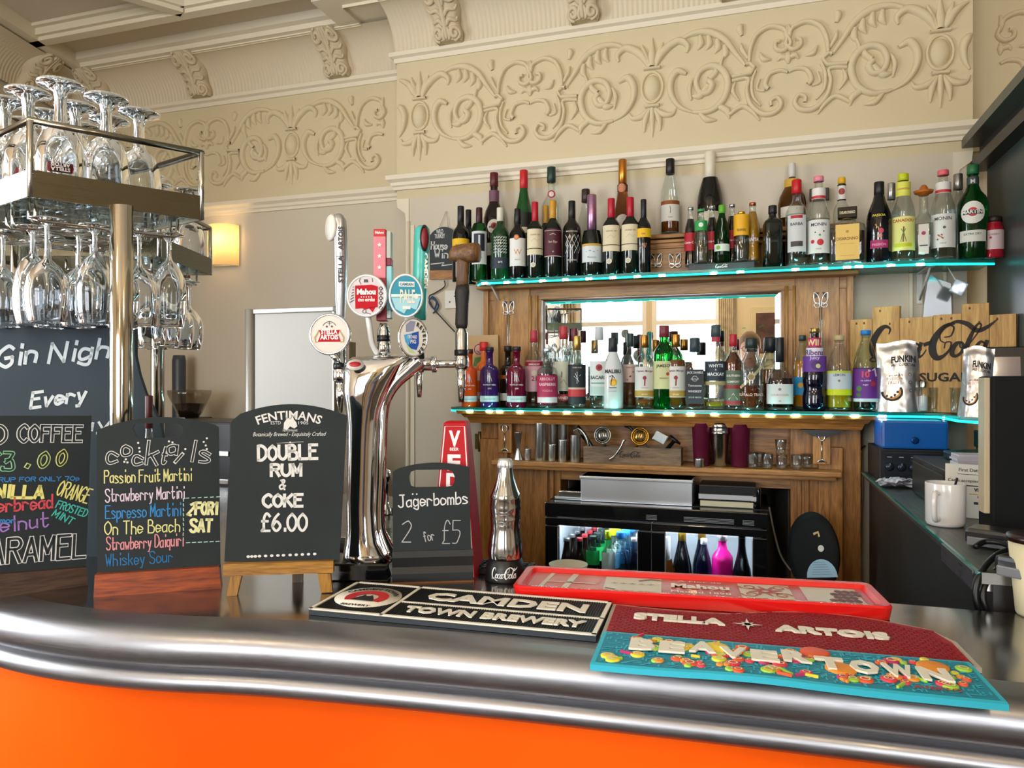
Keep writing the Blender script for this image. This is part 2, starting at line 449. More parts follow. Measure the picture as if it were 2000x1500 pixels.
# ================================================================= the room
PLASTER = mat('#cfc09c', .75, bump=.10, bscale=90); PLASTERW = mat('#cbbd a4'.replace(' ', ''), .8, bump=.05, bscale=40)
WALLP = mat('#cbc0ac', .7, bump=.05, bscale=50); TRIM = mat('#e0d5bd', .55); CEIL = mat('#d2c6b4', .8, bump=.04, bscale=30)
YB, YA = 3.25, 3.43            # chimney breast face, alcove face
BX0, BX1 = -1.655, .783        # chimney breast sides
ZR0, ZR1 = 2.372, 2.438        # picture rail
ZC = 3.03                      # underside of the cove
XL = -3.92                     # corner with the side wall

struct(MB(mat('#4a3f36', .5)).box((-.5, .2, -.05), (9, 7.4, .1)).build('floor'))
b = MB(CEIL); b.box((-.5, .2, 3.33), (9, 7.4, .1)); struct(b.build('ceiling'))
# chimney breast with the old fireplace opening, upper frieze part a little wider
b = MB(WALLP); zb = 2.33
for x0, x1, z0, z1 in ((BX0+.06, -.80, 0, zb), (.124, BX1-.02, 0, zb), (-.80, .124, 1.10, zb)):
    b.box(((x0+x1)/2, YB+.15, (z0+z1)/2), (x1-x0, .30, z1-z0))
b.use(PLASTER).box(((BX0+BX1)/2, YB+.15, (zb+3.3)/2), (BX1-BX0, .30, 3.3-zb))
b.use(mat('#56544f', .8)).box((-.34, YB+.32, .55), (1.0, .04, 1.2))
b.use(TRIM)
# corbelled lower corners and corner beads
for x, d in ((BX0, 1), (BX1, -1)):
    pr = [(x, 2.33), (x+d*.005, 2.29), (x+d*.045, 2.26), (x+d*.05, 2.22), (x+d*.062, 2.19), (x+d*.066, 2.19), (x+d*.066, 2.33)]
    b.prism(pr, .05, M=T(0, YB-.004, 0))
b.cyl((BX0+.06, YB, 0), (BX0+.06, YB, 2.22), .012); b.box((BX0+.085, YB-.002, 1.1), (.02, .006, 2.2))
struct(b.build('wall_chimney'))
b = MB(WALLP); b.box(((XL+BX0)/2, YA+.1, 1.2), (BX0-XL+.2, .2, 2.4)); b.use(PLASTER).box(((XL+BX0)/2, YA+.1, 2.85), (BX0-XL+.2, .2, .9)); struct(b.build('wall_back'))
b = MB(PLASTER); b.box((2.35, YA+.1, 1.65), (3.3, .2, 3.3)); struct(b.build('wall_back_recess'))
# side wall on the far left, turned a little out of square
b = MB(WALLP); Ms = T(XL, YA, 0) @ RZ(radians(14))
WZ0, WZ1 = .95, 2.72
for y0, y1, z0, z1 in ((-7, -4.1, 0, 3.3), (-2.3, 0, 0, 3.3), (-4.1, -2.3, 0, WZ0), (-4.1, -2.3, WZ1, 3.3)):
    b.box((-.08, (y0+y1)/2, (z0+z1)/2), (.16, y1-y0, z1-z0), Ms)
struct(b.build('wall_left'))
# rear wall with two windows and an added third for light, right wall
b = MB(mat('#d8c9a6', .7))
xs = [(-5.6, -2.2), (-1.3, -1.24), (-.42, .8), (2.1, 4)]
for x0, x1 in xs: b.box(((x0+x1)/2, REAR, 1.65), (x1-x0, .12, 3.3))
for x0, x1 in ((-2.2, -1.3), (-1.24, -.42), (.8, 2.1)):
    b.box(((x0+x1)/2, REAR, .43), (x1-x0, .12, .86)); b.box(((x0+x1)/2, REAR, 2.97), (x1-x0, .12, .66))
struct(b.build('wall_rear'))
struct(MB(WALLP).box((3.6, .2, 1.65), (.12, 7.4, 3.3)).build('wall_right'))
def window(n, M, wd, z0, z1):
    b = MB(mat('#f0ede4', .4))
    for x in (-wd/2+.03, wd/2-.03): b.box((x, 0, (z0+z1)/2), (.06, .10, z1-z0), M)
    for z in (z0+.03, z0+(z1-z0)*.74, z1-.03): b.box((0, 0, z), (wd-.121, .094, .058), M)
    b.box((0, .08, z0-.01), (wd+.1, .18, .03), M)
    o = struct(b.build('window_%d' % n)); MB(thin('#ffffff', .6)).box((0, 0, (z0+z1)/2), (wd-.1, .006, z1-z0-.1), M).build('glazing', o)
window(1, T(-1.75, REAR, 0), .9, .86, 2.64); window(2, T(-.83, REAR, 0), .82, .86, 2.64); window(3, T(1.45, REAR, 0), 1.3, .86, 2.64)  # the last of these is unseen, an opening added for its daylight
window(4, Ms @ T(-.08, -3.2, 0) @ RZ(-pi/2), 1.8, WZ0, WZ1)

# ---- picture rail: one moulded run round alcove and breast
def mould(b, prof, path, M=None):      # prof (out, z) swept along xy path, 'out' to the path's right-hand side
    n = len(path); V = []; Fs = []; k = len(prof)
    for i, p in enumerate(path):
        d0 = (Vector(path[i])-Vector(path[max(i-1, 0)])); d1 = (Vector(path[min(i+1, n-1)])-Vector(path[i]))
        d0 = d0.normalized() if d0.length else d1.normalized(); d1 = d1.normalized() if d1.length else d0
        n0 = Vector((d0.y, -d0.x)); n1 = Vector((d1.y, -d1.x)); m = n0+n1; m = m/max(m.dot(n0), .2)
        for o, z in prof: V.append((p[0]+m.x*o, p[1]+m.y*o, z))
    for i in range(n-1):
        for j in range(k-1): Fs.append((i*k+j, (i+1)*k+j, (i+1)*k+j+1, i*k+j+1))
    return b.add(V, Fs, M, False)
wallpath = [(XL, YA), (BX0, YA), (BX0, YB), (BX1, YB), (BX1, YA), (3.5, YA)]
rail = [(0, ZR0), (.012, ZR0), (.014, ZR0+.014), (.022, ZR0+.020), (.024, ZR0+.034), (.040, ZR0+.046), (.042, ZR1), (0, ZR1)]
struct(mould(MB(TRIM), rail, wallpath).build('trim_picture_rail'))
corn = [(0, ZC-.045), (.008, ZC-.045), (.012, ZC-.025), (.028, ZC-.018), (.030, ZC)]
struct(mould(MB(TRIM), corn, wallpath).build('trim_frieze'))
# ---- fluted cove
CD, CHt = .20, .17
def cove(path_y, x0, x1, pitch=.0215):
    V = []; Fs = []; nx = int((x1-x0)/pitch*4); K = 9
    for i in range(nx+1):
        x = x0+(x1-x0)*i/nx; fl = .008*abs(sin(pi*(x-x0)/pitch))
        for j in range(K):
            a = pi/2*j/(K-1); o = .03+(CD-.03)*(1-cos(a))+fl*sin(a)*.5; z = ZC+CHt*sin(a)
            o -= fl*(1-.3*sin(a)); V.append((x, path_y-o, z))
    for i in range(nx):
        for j in range(K-1):
            a = i*K+j; Fs.append((a, a+K, a+K+1, a+1))
    return V, Fs
b = MB(mat('#d6c8ad', .75))
for y, x0, x1 in ((YA, XL-.1, BX0+.02), (YB, BX0-.0, BX1), (YA, BX1, 3.4)): b.add(*cove(y, x0, x1), None, True)
V, Fs = cove(0, -1.2, .1); b.add(V, Fs, Ms @ RZ(pi/2) @ T(-.1, 0, 0), True)
struct(b.build('trim_cove'))
top = [(CD-.012, ZC+CHt-.004), (CD-.012, ZC+CHt+.012), (CD+.012, ZC+CHt+.016), (CD+.022, ZC+CHt+.035), (CD+.05, ZC+CHt+.042), (CD+.055, 3.28)]
b = mould(MB(TRIM), top, wallpath)
b.box((BX0-.13, 3.22, 3.255), (.36, .46, .09)); struct(b.build('trim_cornice'))
b = MB(TRIM); b.box((-.10, -1.6, 3.215), (.22, 3.6, .05), Ms); b.box((-.0, -1.6, 3.245), (.50, 3.6, .07), Ms); b.box((.05, -1.6, 3.18), (.12, 3.6, .02), Ms)
struct(b.build('trim_side_cornice'))
# ---- ceiling ribs
b = MB(TRIM)
def rib(p, q, w0=.10):
    L = (Vector(q)-Vector(p)).length; a = atan2(q[1]-p[1], q[0]-p[0]); M = T(p[0], p[1], 0) @ RZ(a)
    b.box((L/2, 0, 3.255), (L, w0, .05), M); b.box((L/2, 0, 3.225), (L, w0*.55, .03), M); b.box((L/2, 0, 3.274), (L, w0*1.5, .02), M)
rib((-3.75, 2.92), (3, 2.92)); rib((-1.75, 2.95), (-1.75, -3)); rib((.9, 2.9), (.9, -3)); rib((-2.62, 2.9), (-3.3, 1.9)); rib((-1.8, 1.1), (3, 1.1)); rib((-3.4, 1.9), (-1.8, 1.9), .07)
struct(b.build('trim_ceiling_ribs'))
# ---- acanthus brackets in the cove
BRK = mat('#cdbd9f', .75)
def relief(b, pts, W, H, M=None, sm=True):
    P = [Vector((p[0], p[1])) for p in pts]; n = len(P); W = lerpl(W, n); V = []; Fs = []; K = 7
    for i in range(n):
        d = P[min(i+1, n-1)]-P[max(i-1, 0)]
        if d.length < 1e-9: d = Vector((1, 0))
        d.normalize(); nn = Vector((-d.y, d.x)); hh = H*min(1, W[i]/max(max(W), 1e-6)*1.3)
        for k in range(K):
            a = pi*k/(K-1); q = P[i]+nn*(W[i]/2*cos(a)); V.append((q.x, .001-hh*sin(a)**.8 if 0 < k < K-1 else .001, q.y))
    for i in range(n-1):
        for k in range(K-1): Fs.append((i*K+k, i*K+k+1, (i+1)*K+k+1, (i+1)*K+k))
    return b.add(V, Fs, M, sm)
def spiral(cx, cz, r0, r1, a0, turns, n=22):
    return [(cx+(r0+(r1-r0)*k/n)*cos(a0+2*pi*turns*k/n), cz+(r0+(r1-r0)*k/n)*sin(a0+2*pi*turns*k/n)) for k in range(n+1)]
def bracket():
    """leafy console block lying on the cove: S(x, s) is its front face"""
    b = MB(BRK); K = 14; V = []; Fs = []; NX = 9
    def S(x, s, h=0):
        a = pi/2*s; o = .046+(CD-.03)*(1-cos(a))+.020*sin(2.2*a)+.012*cos(3*a); z = ZC-.004+(CHt+.014)*s
        hw = .058+.012*s+.007*sin(11*s); e = 1-abs(x)**2.5
        return Vector((x*hw, -o-.016*e-h, z))
    for j in range(K):
        s_ = j/(K-1)
        for i in range(NX): V.append(S(-1+2*i/(NX-1), s_))
        q = S(1, s_); V += [(q.x, -.01, q.z), (-q.x, -.01, q.z)]
    n = NX+2
    for j in range(K-1):
        for i in range(n): l = (i+1) % n; Fs.append((j*n+i, j*n+l, (j+1)*n+l, (j+1)*n+i))
    Fs.append(tuple(range(n))); Fs.append(tuple((K-1)*n+i for i in range(n-1, -1, -1)))
    b.add(V, Fs, None, True)
    def curl(pts, r): b.tube([S(x, s_, .002) for x, s_ in [(p.x, p.y) for p in catmull([(a, c, 0) for a, c in pts], 4)]], r, 7)
    for k in (-1, 1):
        b.tube([S(k*(.62+.40*r*cos(t_)), .14+.16*r*sin(t_), .003) for r, t_ in [(1-.7*q/20, -pi/2+k*0+q*.42) for q in range(21)]], [.006, .011, .007], 7)
        b.tube([S(k*(.60+.42*r*cos(t_)), .84+.14*r*sin(t_), .003) for r, t_ in [(1-.7*q/20, pi/2-q*.42) for q in range(21)]], [.006, .012, .007], 7)
        curl([(k*.15, .30), (k*.45, .42), (k*.95, .40), (k*1.08, .48)], [.007, .012, .008, .004]); curl([(k*.12, .48), (k*.40, .60), (k*.85, .60), (k*1.0, .68)], [.007, .012, .008, .004])
        curl([(k*.10, .66), (k*.22, .80), (k*.20, .98)], [.006, .010, .006]); curl([(k*.1, .28), (k*.25, .12), (k*.2, .0)], [.007, .010, .005])
    curl([(0, .02), (0, .3), (0, .6), (0, .98)], [.008, .013, .012, .007])
    return b
br = None
for x, y in ((-3.62, YA), (-2.93, YA), (-2.06, YA), (-1.36, YB), (-.72, YB), (-.08, YB), (.56, YB), (1.2, YA)):
    if br is None: br = bracket().build('trim_bracket'); o = br
    else: o = br.copy(); COL.objects.link(o)
    o.location = (x, y, 0); struct(o, 'acanthus plaster bracket in the fluted cornice')
o = br.copy(); COL.objects.link(o); o.matrix_world = Ms @ T(0, -.42, 0) @ RZ(pi/2); struct(o)

# ---- frieze relief, a repeat 1.10 m long: urn between two acanthus scrolls, then a strapwork cartouche
def frieze_unit(b, cx, y, x_lo, x_hi, half=False):
    zc = 2.72
    def R(pts, W, H=.016, smn=4):
        for sx in (1, -1):
            q = [(cx+sx*p[0], zc+p[1]) for p in pts]
            if smn: q = [(p.x, p.y) for p in catmull([(a, c, 0) for a, c in q], smn)]
            run = []
            for p in q+[None]:
                if p is not None and x_lo < p[0] < x_hi: run.append(p)
                else:
                    if len(run) > 2: relief(b, run, [v*1.25 for v in W] if isinstance(W, list) else W*1.25, H*1.15, T(0, y, 0))
                    run = []
    if x_lo < cx-.03 and cx+.03 < x_hi:   # urn: oval boss in a frame, leaf crown above, drop below
        b.lathe([(.048, 0), (.040, .014), (.022, .022), (0, .024)], 20, T(cx, y, zc+.0) @ RX(pi/2) @ Matrix.Diagonal((.75, 1.15, 1, 1)))
        relief(b, [(cx+.045*cos(2*pi*k/24), zc+.066*sin(2*pi*k/24)) for k in range(25)], .013, .012, T(0, y, 0))
        relief(b, [(cx-.035, zc+.082), (cx+.035, zc+.082)], .014, .02, T(0, y, 0)); relief(b, [(cx-.03, zc-.08), (cx+.03, zc-.08)], .016, .02, T(0, y, 0))
        relief(b, [(cx, zc+.09), (cx, zc+.14), (cx, zc+.215)], [.03, .036, .008], .022, T(0, y, 0))
        relief(b, [(cx, zc-.09), (cx, zc-.14), (cx, zc-.215)], [.02, .026, .006], .018, T(0, y, 0))
    # crown and drop leaves
    R([(.010, .09), (.030, .14), (.045, .19)], [.014, .026, .006]); R([(.014, .09), (.05, .15), (.11, .185), (.15, .16), (.145, .13)], [.012, .03, .026, .02, .008], .02)
    R([(.008, -.09), (.03, -.14), (.034, -.19)], [.010, .022, .006]); R([(.012, -.09), (.045, -.12), (.085, -.125), (.10, -.10)], [.010, .024, .016, .006])
    # big C scroll with acanthus tongue
    R([(.145, .04), (.105, .055), (.078, .01), (.085, -.05), (.12, -.10), (.17, -.125)], [.012, .028, .026, .022, .016, .008], .02)
    R([(.17, -.125), (.24, -.13), (.295, -.09), (.315, -.02), (.295, .035), (.25, .06), (.205, .045), (.185, 0), (.20, -.045), (.235, -.05), (.25, -.02), (.235, .0)],
      [.012, .020, .024, .026, .026, .024, .022, .020, .020, .020, .026, .02], .018)
    R([(.235, -.02), (.20, -.06), (.165, -.055)], [.022, .026, .006]); R([(.24, .005), (.265, .03), (.262, .05)], [.02, .022, .006]); R([(.175, .02), (.158, -.02), (.165, -.075)], [.008, .018, .006])
    # upper acanthus sweep
    R([(.10, .175), (.16, .205), (.235, .205), (.30, .165), (.345, .10), (.385, .045)], [.008, .018, .026, .024, .018, .01], .018)
    for t in ((.20, .195), (.235, .19), (.27, .17), (.30, .14)):
        R([t, (t[0]+.005, t[1]-.035), (t[0]-.012, t[1]-.06)], [.014, .026, .004], .016)
    R([(.30, .10), (.285, .055), (.305, .03)], [.008, .014, .005]); R([(.27, -.11), (.31, -.135), (.32, -.17)], [.018, .026, .006]); R([(.20, -.135), (.23, -.165), (.27, -.17)], [.012, .022, .005])
    R([(.32, -.155), (.37, -.125), (.41, -.15), (.44, -.19)], [.012, .018, .016, .006]); R([(.345, -.02), (.335, -.06), (.36, -.10)], [.006, .016, .005])
    # strapwork cartouche
    R([(.33, .0), (.405, .005), (.42, .03), (.40, .05), (.385, .045)], .014, .02, 0)
    R([(.33, -.015), (.395, -.012), (.39, -.06), (.405, -.12), (.45, -.165), (.50, -.165), (.525, -.135), (.51, -.105), (.485, -.115), (.487, -.137)], [.012, .013, .014, .017, .019, .018, .017, .015, .013, .012], .018)
    R([(.425, .015), (.41, -.03), (.415, -.09), (.445, -.13)], [.010, .013, .012, .006], .014)
    R([(.44, -.02), (.43, -.06), (.46, -.07)], .010, .012); R([(.55, -.005), (.52, .005), (.48, -.005), (.462, -.045), (.475, -.065)], [.010, .014, .016, .018, .016], .016)
    R([(.40, .055), (.405, .11), (.43, .165), (.48, .19), (.53, .175), (.545, .15)], [.012, .016, .017, .017, .016, .010], .018)
    R([(.545, .15), (.56, .11), (.535, .085), (.505, .095), (.503, .12), (.52, .125)], [.010, .015, .016, .015, .013, .012], .018)
    R([(.55, .19), (.545, .155), (.55, .12)], [.006, .02, .006]); R([(.55, .08), (.548, .055), (.55, .03)], [.006, .022, .006]); R([(.55, .05), (.525, .06), (.51, .045)], [.012, .02, .005])
    R([(.44, .09), (.455, .06), (.485, .055)], [.006, .02, .006]); R([(.37, .17), (.362, .20), (.372, .215)], [.012, .026, .012]); R([(.395, .07), (.372, .11), (.365, .14)], [.010, .018, .005])
RELM = mat('#d2c39f', .75)
def frieze(name, y, centres, lo, hi, M=None):
    b = MB(RELM)
    for c in centres: frieze_unit(b, c, y, lo, hi)
    return struct(b.build(name, None, M))
frieze('wall_frieze_breast', YB, (-1.533, -.430, .672), BX0+.005, BX1-.005)
frieze('wall_frieze_alcove', YA, (-2.372, -3.472), XL+.02, BX0-.02)
frieze('wall_frieze_recess', YA, (1.47, 2.57), BX1+.02, 3.4)

# ---- dark partition and shutter head on the right
XP = .825
b = MB(mat('#3c4443', .32, var=.25, vscale=3)); b.box((XP+.02, 2.33, 1.68), (.04, 1.80, 1.16)); 
struct(b.build('wall_partition'))
b = MB(mat('#2b2c2b', .35))
b.box((XP+.06, 2.33, 2.315), (.16, 1.84, .055)); b.use(mat('#5a594f', .4)).box((XP+.03, 2.33, 2.36), (.22, 1.84, .035)); b.use(BLACK).box((XP-.0, 2.33, 2.268), (.10, 1.84, .04)); b.use(mat('#6a685c', .5)).box((XP+.0, 2.33, 2.38), (.10, 1.84, .012))
struct(b.build('trim_shutter_head'))
# ================================================================= the bar
ZB = 1.05
BARM = steel('#a9a5a0', .17, 'X', .35); NOSEM = steel('#9c9c9f', .40, 'X', .25)
crease = [(-2.35, 1.60), (-2.0, 1.28), (-1.7, 1.10), (-1.47, 1.015), (-1.281, .972), (-1.158, .959), (-1.057, .960), (-.972, .968), (-.892, .981), (-.819, .997), (-.743, 1.011),
          (-.667, 1.021), (-.59, 1.030), (-.466, 1.043), (-.347, 1.054), (-.254, 1.061), (-.053, 1.075), (.143, 1.086), (.319, 1.092), (.7, 1.098), (1.3, 1.10)]
cr = [(p.x, p.y) for p in catmull([(x, y, 0) for x, y in crease], 5)]
def offs(path, o):
    r = []
    for i, p in enumerate(path):
        d = Vector(path[min(i+1, len(path)-1)])-Vector(path[max(i-1, 0)]); d.normalize(); r.append((p[0]+d.y*o, p[1]-d.x*o))
    return r
bar = empty('bar_counter', (0, 0, 0)); tag(bar, 'curved bar counter with brushed steel top and orange front panel', 'bar counter')
prof = [(-.060, ZB)]
for k in range(11):
    a = pi/2-pi*k/10; prof.append((-.012+.034*cos(a)**.9 if k < 10 else 0, ZB-.0335+.0335*sin(a)))
prof[-1] = (-.004, ZB-.067)
prof2 = [(-.004, ZB-.067)]
for k in range(9):
    a = pi/2-pi*k/8; prof2.append((-.002+.018*max(cos(a), 0), ZB-.087+.018*sin(a)))
mould(MB(NOSEM), prof, cr).build('nosing', bar); mould(MB(NOSEM), prof2+[(-.02, ZB-.105)], cr).build('trim_bead', bar)
for o in bar.children:
    o.data.polygons.foreach_set('use_smooth', [True]*len(o.data.polygons))
mould(MB(mat('#fb5b00', .5, var=.06, vscale=5, spec=.15)), [(-.016, ZB-.10), (-.016, .0)], cr).build('front_panel', bar)
inn = offs(cr, -.060)
back = [(1.3, 1.49), (-1.02, 1.49), (-1.12, 2.33), (-2.35, 2.33)]
b = MB(BARM); b.flat(inn+back, lambda x, y: Vector((x, y, ZB))); b.use(DSTEEL)
bk = [inn[-1]]+back+[inn[0]]
b.add([(x, y, z) for x, y in bk for z in (ZB, ZB-.05)], [(2*i, 2*i+1, 2*i+3, 2*i+2) for i in range(len(bk)-1)], None, False)
b.build('bar_top', bar)
b = MB(mat('#1a1a1a', .6)); bb = [(1.3, 1.46), (-1.05, 1.46), (-1.15, 2.30), (-2.35, 2.30)]
b.add([(x, y, z) for x, y in bb for z in (0, ZB-.04)], [(2*i, 2*i+1, 2*i+3, 2*i+2) for i in range(3)], None, False); b.build('carcass', bar)

# ---------------------------------------------------------------- flat rubber mats and the tray
def mat_base(name, loc, ang, label, cat): return tag(empty(name, loc, radians(ang)), label, cat, None)
CREAM = mat('#e6dfcd', .6); RUB = mat('#0d0e10', .65)
# black brewery runner
t = mat_base('bar_runner', (-.729, 1.103, ZB+.0005), 2.6, 'black rubber bar runner with raised cream lettering and a red horseshoe badge', 'bar runner')
W, D, H = .495, .178, .009
b = MB(mat('#232a30', .6)); b.box((W/2, D/2, H/2), (W, D, H)); b.use(RUB)
for i in range(112):
    x = .008+(W-.016)*i/111; b.box((x, D/2, H+.0006), (.0022, D-.014, .0012))
b.build('rubber_base', t)
b = MB(CREAM); fm = flatmap(H+.0022)
for x0, y0, x1, y1 in ((0, 0, W, .006), (0, D-.006, W, D), (0, 0, .006, D), (W-.007, 0, W, D), (.131, 0, .137, D), (.137, D*.44, W, D*.44+.005)):
    b.box(((x0+x1)/2, (y0+y1)/2, H+.001), (x1-x0, y1-y0, .003))
text(b, 'CAMDEN', (W+.137)/2, D*.57, .040, fm, width=.29, bold=.035, ext=.002)
text(b, 'TOWN BREWERY', (W+.137)/2, D*.15, .028, fm, width=.31, bold=.04, ext=.002)
b.build('lettering', t)
b = MB(CREAM); cx, cy = .068, D/2; fm = flatmap(H+.0030)
b.lathe([(0, .0015), (.060, .0015), (.060, 0)], 40, T(cx, cy, H+.001)); b.use(mat('#c8141e', .5)).ring(cx, cy-.006, .030, .019, flatmap(H+.0036), a0=-.5, a1=pi+.5)
b.use(RUB)
text(b, 'CAMDEN TOWN', cx, cy+.042, .010, fm, bold=.03, arc=.046); text(b, 'BREWERY', cx, cy-.056, .010, fm, width=.055, bold=.03)
b.flat([(cx-.022, cy-.028), (cx+.022, cy-.028), (cx+.016, cy-.012), (cx+.010, cy-.002), (cx+.006, cy+.006), (cx+.003, cy-.001), (cx-.004, cy-.001), (cx-.008, cy+.007), (cx-.012, cy-.004), (cx-.018, cy-.016)], flatmap(H+.0042))
b.build('badge', t)
# red runner with a wavy far edge
t = mat_base('bar_runner', (-.229, 1.133, ZB+.0005), 4.0, 'dark red rubber bar runner with a wavy edge and cream star lettering', 'bar runner')
W, H = .523, .007
wave = [(0, .172)]+[(W*k/24, .172-.010*sin(pi*min(1, k/11))+(0 if k < 9 else .045*sin(pi*(k-9)/15.5)**1.2)-.028*(k/24)**3) for k in range(1, 24)]+[(W, .105)]
out = [(0, 0), (W, 0)]+wave[::-1]
b = MB(mat('#b8aea0', .6)); b.prism(out, H, M=Matrix(((1, 0, 0, 0), (0, 0, 1, 0), (0, -1, 0, H), (0, 0, 0, 1))))
b.use(mat('#a3101f', .6)); inn2 = [(.006 if x < .01 else W-.008 if x > W-.01 else x, .006 if z < .01 else z-.006) for x, z in out]
b.flat(inn2, flatmap(H+.001)); rd = mat('#8a0c19', .6); b.use(rd)
for r in range(24):
    for i in range(46):
        x = .012+W*.96*i/46+(.0055 if r % 2 else 0); y = .010+r*.0078; lim = [z for q, z in wave if q >= x][0]-.010
        if y < lim-.004: b.box((x, y, H+.0018), (.0088, .0048, .0016))
b.build('rubber_base', t)
b = MB(CREAM); fm = flatmap(H+.003)
text(b, 'STELLA', .115, .088, .026, fm, width=.145, bold=.045, ext=.003); text(b, 'ARTOIS', .345, .080, .026, fm, width=.165, bold=.045, ext=.003)
for k in range(8):
    a = k*pi/4+pi/2; L = (.030 if k % 4 == 0 else .024 if k % 2 == 0 else .014); c0 = Vector((.222, .098))
    b.flat([(c0.x+.005*cos(a-pi/8*2), c0.y+.005*sin(a-pi/8*2)), (c0.x+L*cos(a), c0.y+L*sin(a)), (c0.x+.005*cos(a+pi/8*2), c0.y+.005*sin(a+pi/8*2)), (c0.x, c0.y)], flatmap(H+.0055))
b.build('lettering', t)
# blue patterned runner draped over the nosing
t = mat_base('bar_runner', (-.215, .992, ZB+.0085), 3.6, 'turquoise rubber bar runner with colourful fruit shapes, overlapping the red one', 'bar runner')
W, D, H = .50, .140, .008
def sag(x, y): return .0045*exp(-((x-W*.42)/.10)**2)*max(0, 1-y/.12)+(.0 if y > .03 else -.0)
def smap(h): return lambda x, y: Vector((x, y, h+sag(x, y)))
b = MB(mat('#2fb4cc', .55)); nx = 30; V = []; Fs = []
for i in range(nx+1):
    x = W*i/nx
    for y, z in ((0, 0), (0, H), (.006, H+.001), (D-.005, H+.001), (D, H), (D, 0)): V.append((x, y, z+sag(x, y)))
for i in range(nx):
    for j in range(6): Fs.append((i*6+j, i*6+(j+1) % 6, (i+1)*6+(j+1) % 6, (i+1)*6+j))
Fs += [(0, 5, 4, 3, 2, 1), tuple(nx*6+j for j in range(6))]
b.add(V, Fs, None, False)
b.use(mat('#1f86a0', .6)); b.add([smap(H+.0013)(W*i/nx*.976+.006, y) for i in range(nx+1) for y in (.008, D-.008)], [(2*i, 2*i+2, 2*i+3, 2*i+1) for i in range(nx)], None, False)
b.use(mat('#2fb4cc', .55)); rng = random.Random(3)
for i in range(760):
    x = rng.uniform(.01, W-.01); y = rng.uniform(.012, D-.012); a = rng.choice((0, pi/2, pi/2, .6)); L = rng.uniform(.004, .011)
    b.ribbon([(x-L/2*cos(a), y-L/2*sin(a)), (x+L/2*cos(a), y+L/2*sin(a))], .0022, smap(H+.0019))
b.build('rubber_base', t)
b = MB(); pal = ['#e23b4c', '#f2d335', '#e8902a', '#9fc93a', '#c22f6b', '#e2592f', '#d8dc3c']
for i in range(104):
    x = rng.uniform(.015, W-.015); y = rng.uniform(.014, D-.014); r = rng.choice((.005, .006, .008, .010)); c = rng.choice(pal)
    b.use(mat(c, .55))
    M = T(x, y, H+.001+sag(x, y))
    if rng.random() < .3: b.box((0, 0, .002), (r*2.4, .003, .0035), M @ RZ(rng.uniform(0, pi)))
    else: b.lathe([(r, 0), (r, .0026), (r*.8, .0032), (0, .0032)], 14, M); b.use(mat('#f1e3b4', .6)).ring(x, y, r*.55, r*.18, smap(H+.0046), n=12)
for x, y, c in ((.165, .098, '#f2d335'), (.325, .060, '#e8902a'), (.445, .10, '#e8902a'), (.30, .115, '#e2592f')): b.use(mat(c, .55)).lathe([(.020, 0), (.020, .003), (.017, .004), (0, .004)], 22, T(x, y, H+.001+sag(x, y)))
b.build('fruit_print', t)
b = MB(CREAM)
for i, ch in enumerate('BEAVERTOWN'):
    k = i/9; text(b, ch, .064+.374*k, .062+(.012 if ch in 'AR' else 0)-.016*k, .038, smap(H+.0036), width=.036, bold=.05, ext=.003)
b.use(mat('#b2342e', .6)); text(b, 'AVERTO', .43, .018, .010, smap(H+.003), bold=.02)
b.build('lettering', t)
# red plastic tray
t = mat_base('bar_tray', (-.424, 1.302, ZB+.0005), 6.6, 'long shallow red plastic tray printed with pale picture panels', 'tray')
W, D, H = .642, .150, .022
RED = mat('#dd1a16', .25, coat=.5)
def rr(x0, y0, x1, y1, r, n=5):
    P = []
    for cx, cy, a0 in ((x1-r, y1-r, 0), (x0+r, y1-r, pi/2), (x0+r, y0+r, pi), (x1-r, y0+r, 1.5*pi)):
        P += [(cx+r*cos(a0+pi/2*k/n), cy+r*sin(a0+pi/2*k/n)) for k in range(n+1)]
    return P
b = MB(RED); loops = [(0, 0, .012), (-.004, H, .014), (-.001, H+.003, .013), (.010, H+.002, .010), (.015, .0165, .008)]
V = []; Fs = []
for o, z, r in loops: V += [(x, y, z) for x, y in rr(o, o, W-o, D-o, r+.004)]
n = len(V)//len(loops)
for i in range(len(loops)-1):
    for k in range(n): Fs.append((i*n+k, i*n+(k+1) % n, (i+1)*n+(k+1) % n, (i+1)*n+k))
Fs.append(tuple((len(loops)-1)*n+k for k in range(n))); Fs.append(tuple(range(n))[::-1])
b.add(V, Fs, None, False); b.build('tray_body', t)
b = MB(mat('#c8473a', .3, coat=.4)); fm = flatmap(.0177); b.rect(.02, .022, W-.02, D-.022, fm)
fm = flatmap(.0185); PAN = mat('#d8c5ab', .4, coat=.3)
b.use(mat('#cf5230', .35, coat=.3)).rect(.028, .028, .150, D-.028, fm); b.use(PAN)
for x0, x1 in ((.160, .265), (.405, .495), (.515, .610)): b.rect(x0, .030, x1, D-.030, fm)
fm2 = flatmap(.0191)
b.rect(.05, .06, .145, .066, fm2); b.ribbon([(.09, .03), (.10, D-.03)], .012, fm2); b.ribbon([(.045, .03), (.055, D-.03)], .008, fm2)
b.use(mat('#7a4b3c', .5))
for k in range(5): text(b, '*', .178+k*.017, .06, .018, fm2, bold=.02)
b.ribbon([(.225, .10), (.245, .112), (.262, .108)], .007, fm2); b.ribbon([(.165, .04), (.18, .034)], .006, fm2)
b.use(mat('#b8452f', .5))
for k in range(8):
    a = k*pi/4; b.ribbon([(.45+.010*cos(a), .075+.010*sin(a)), (.45+.030*cos(a+.3), .075+.030*sin(a+.3))], [.010, .004], fm2)
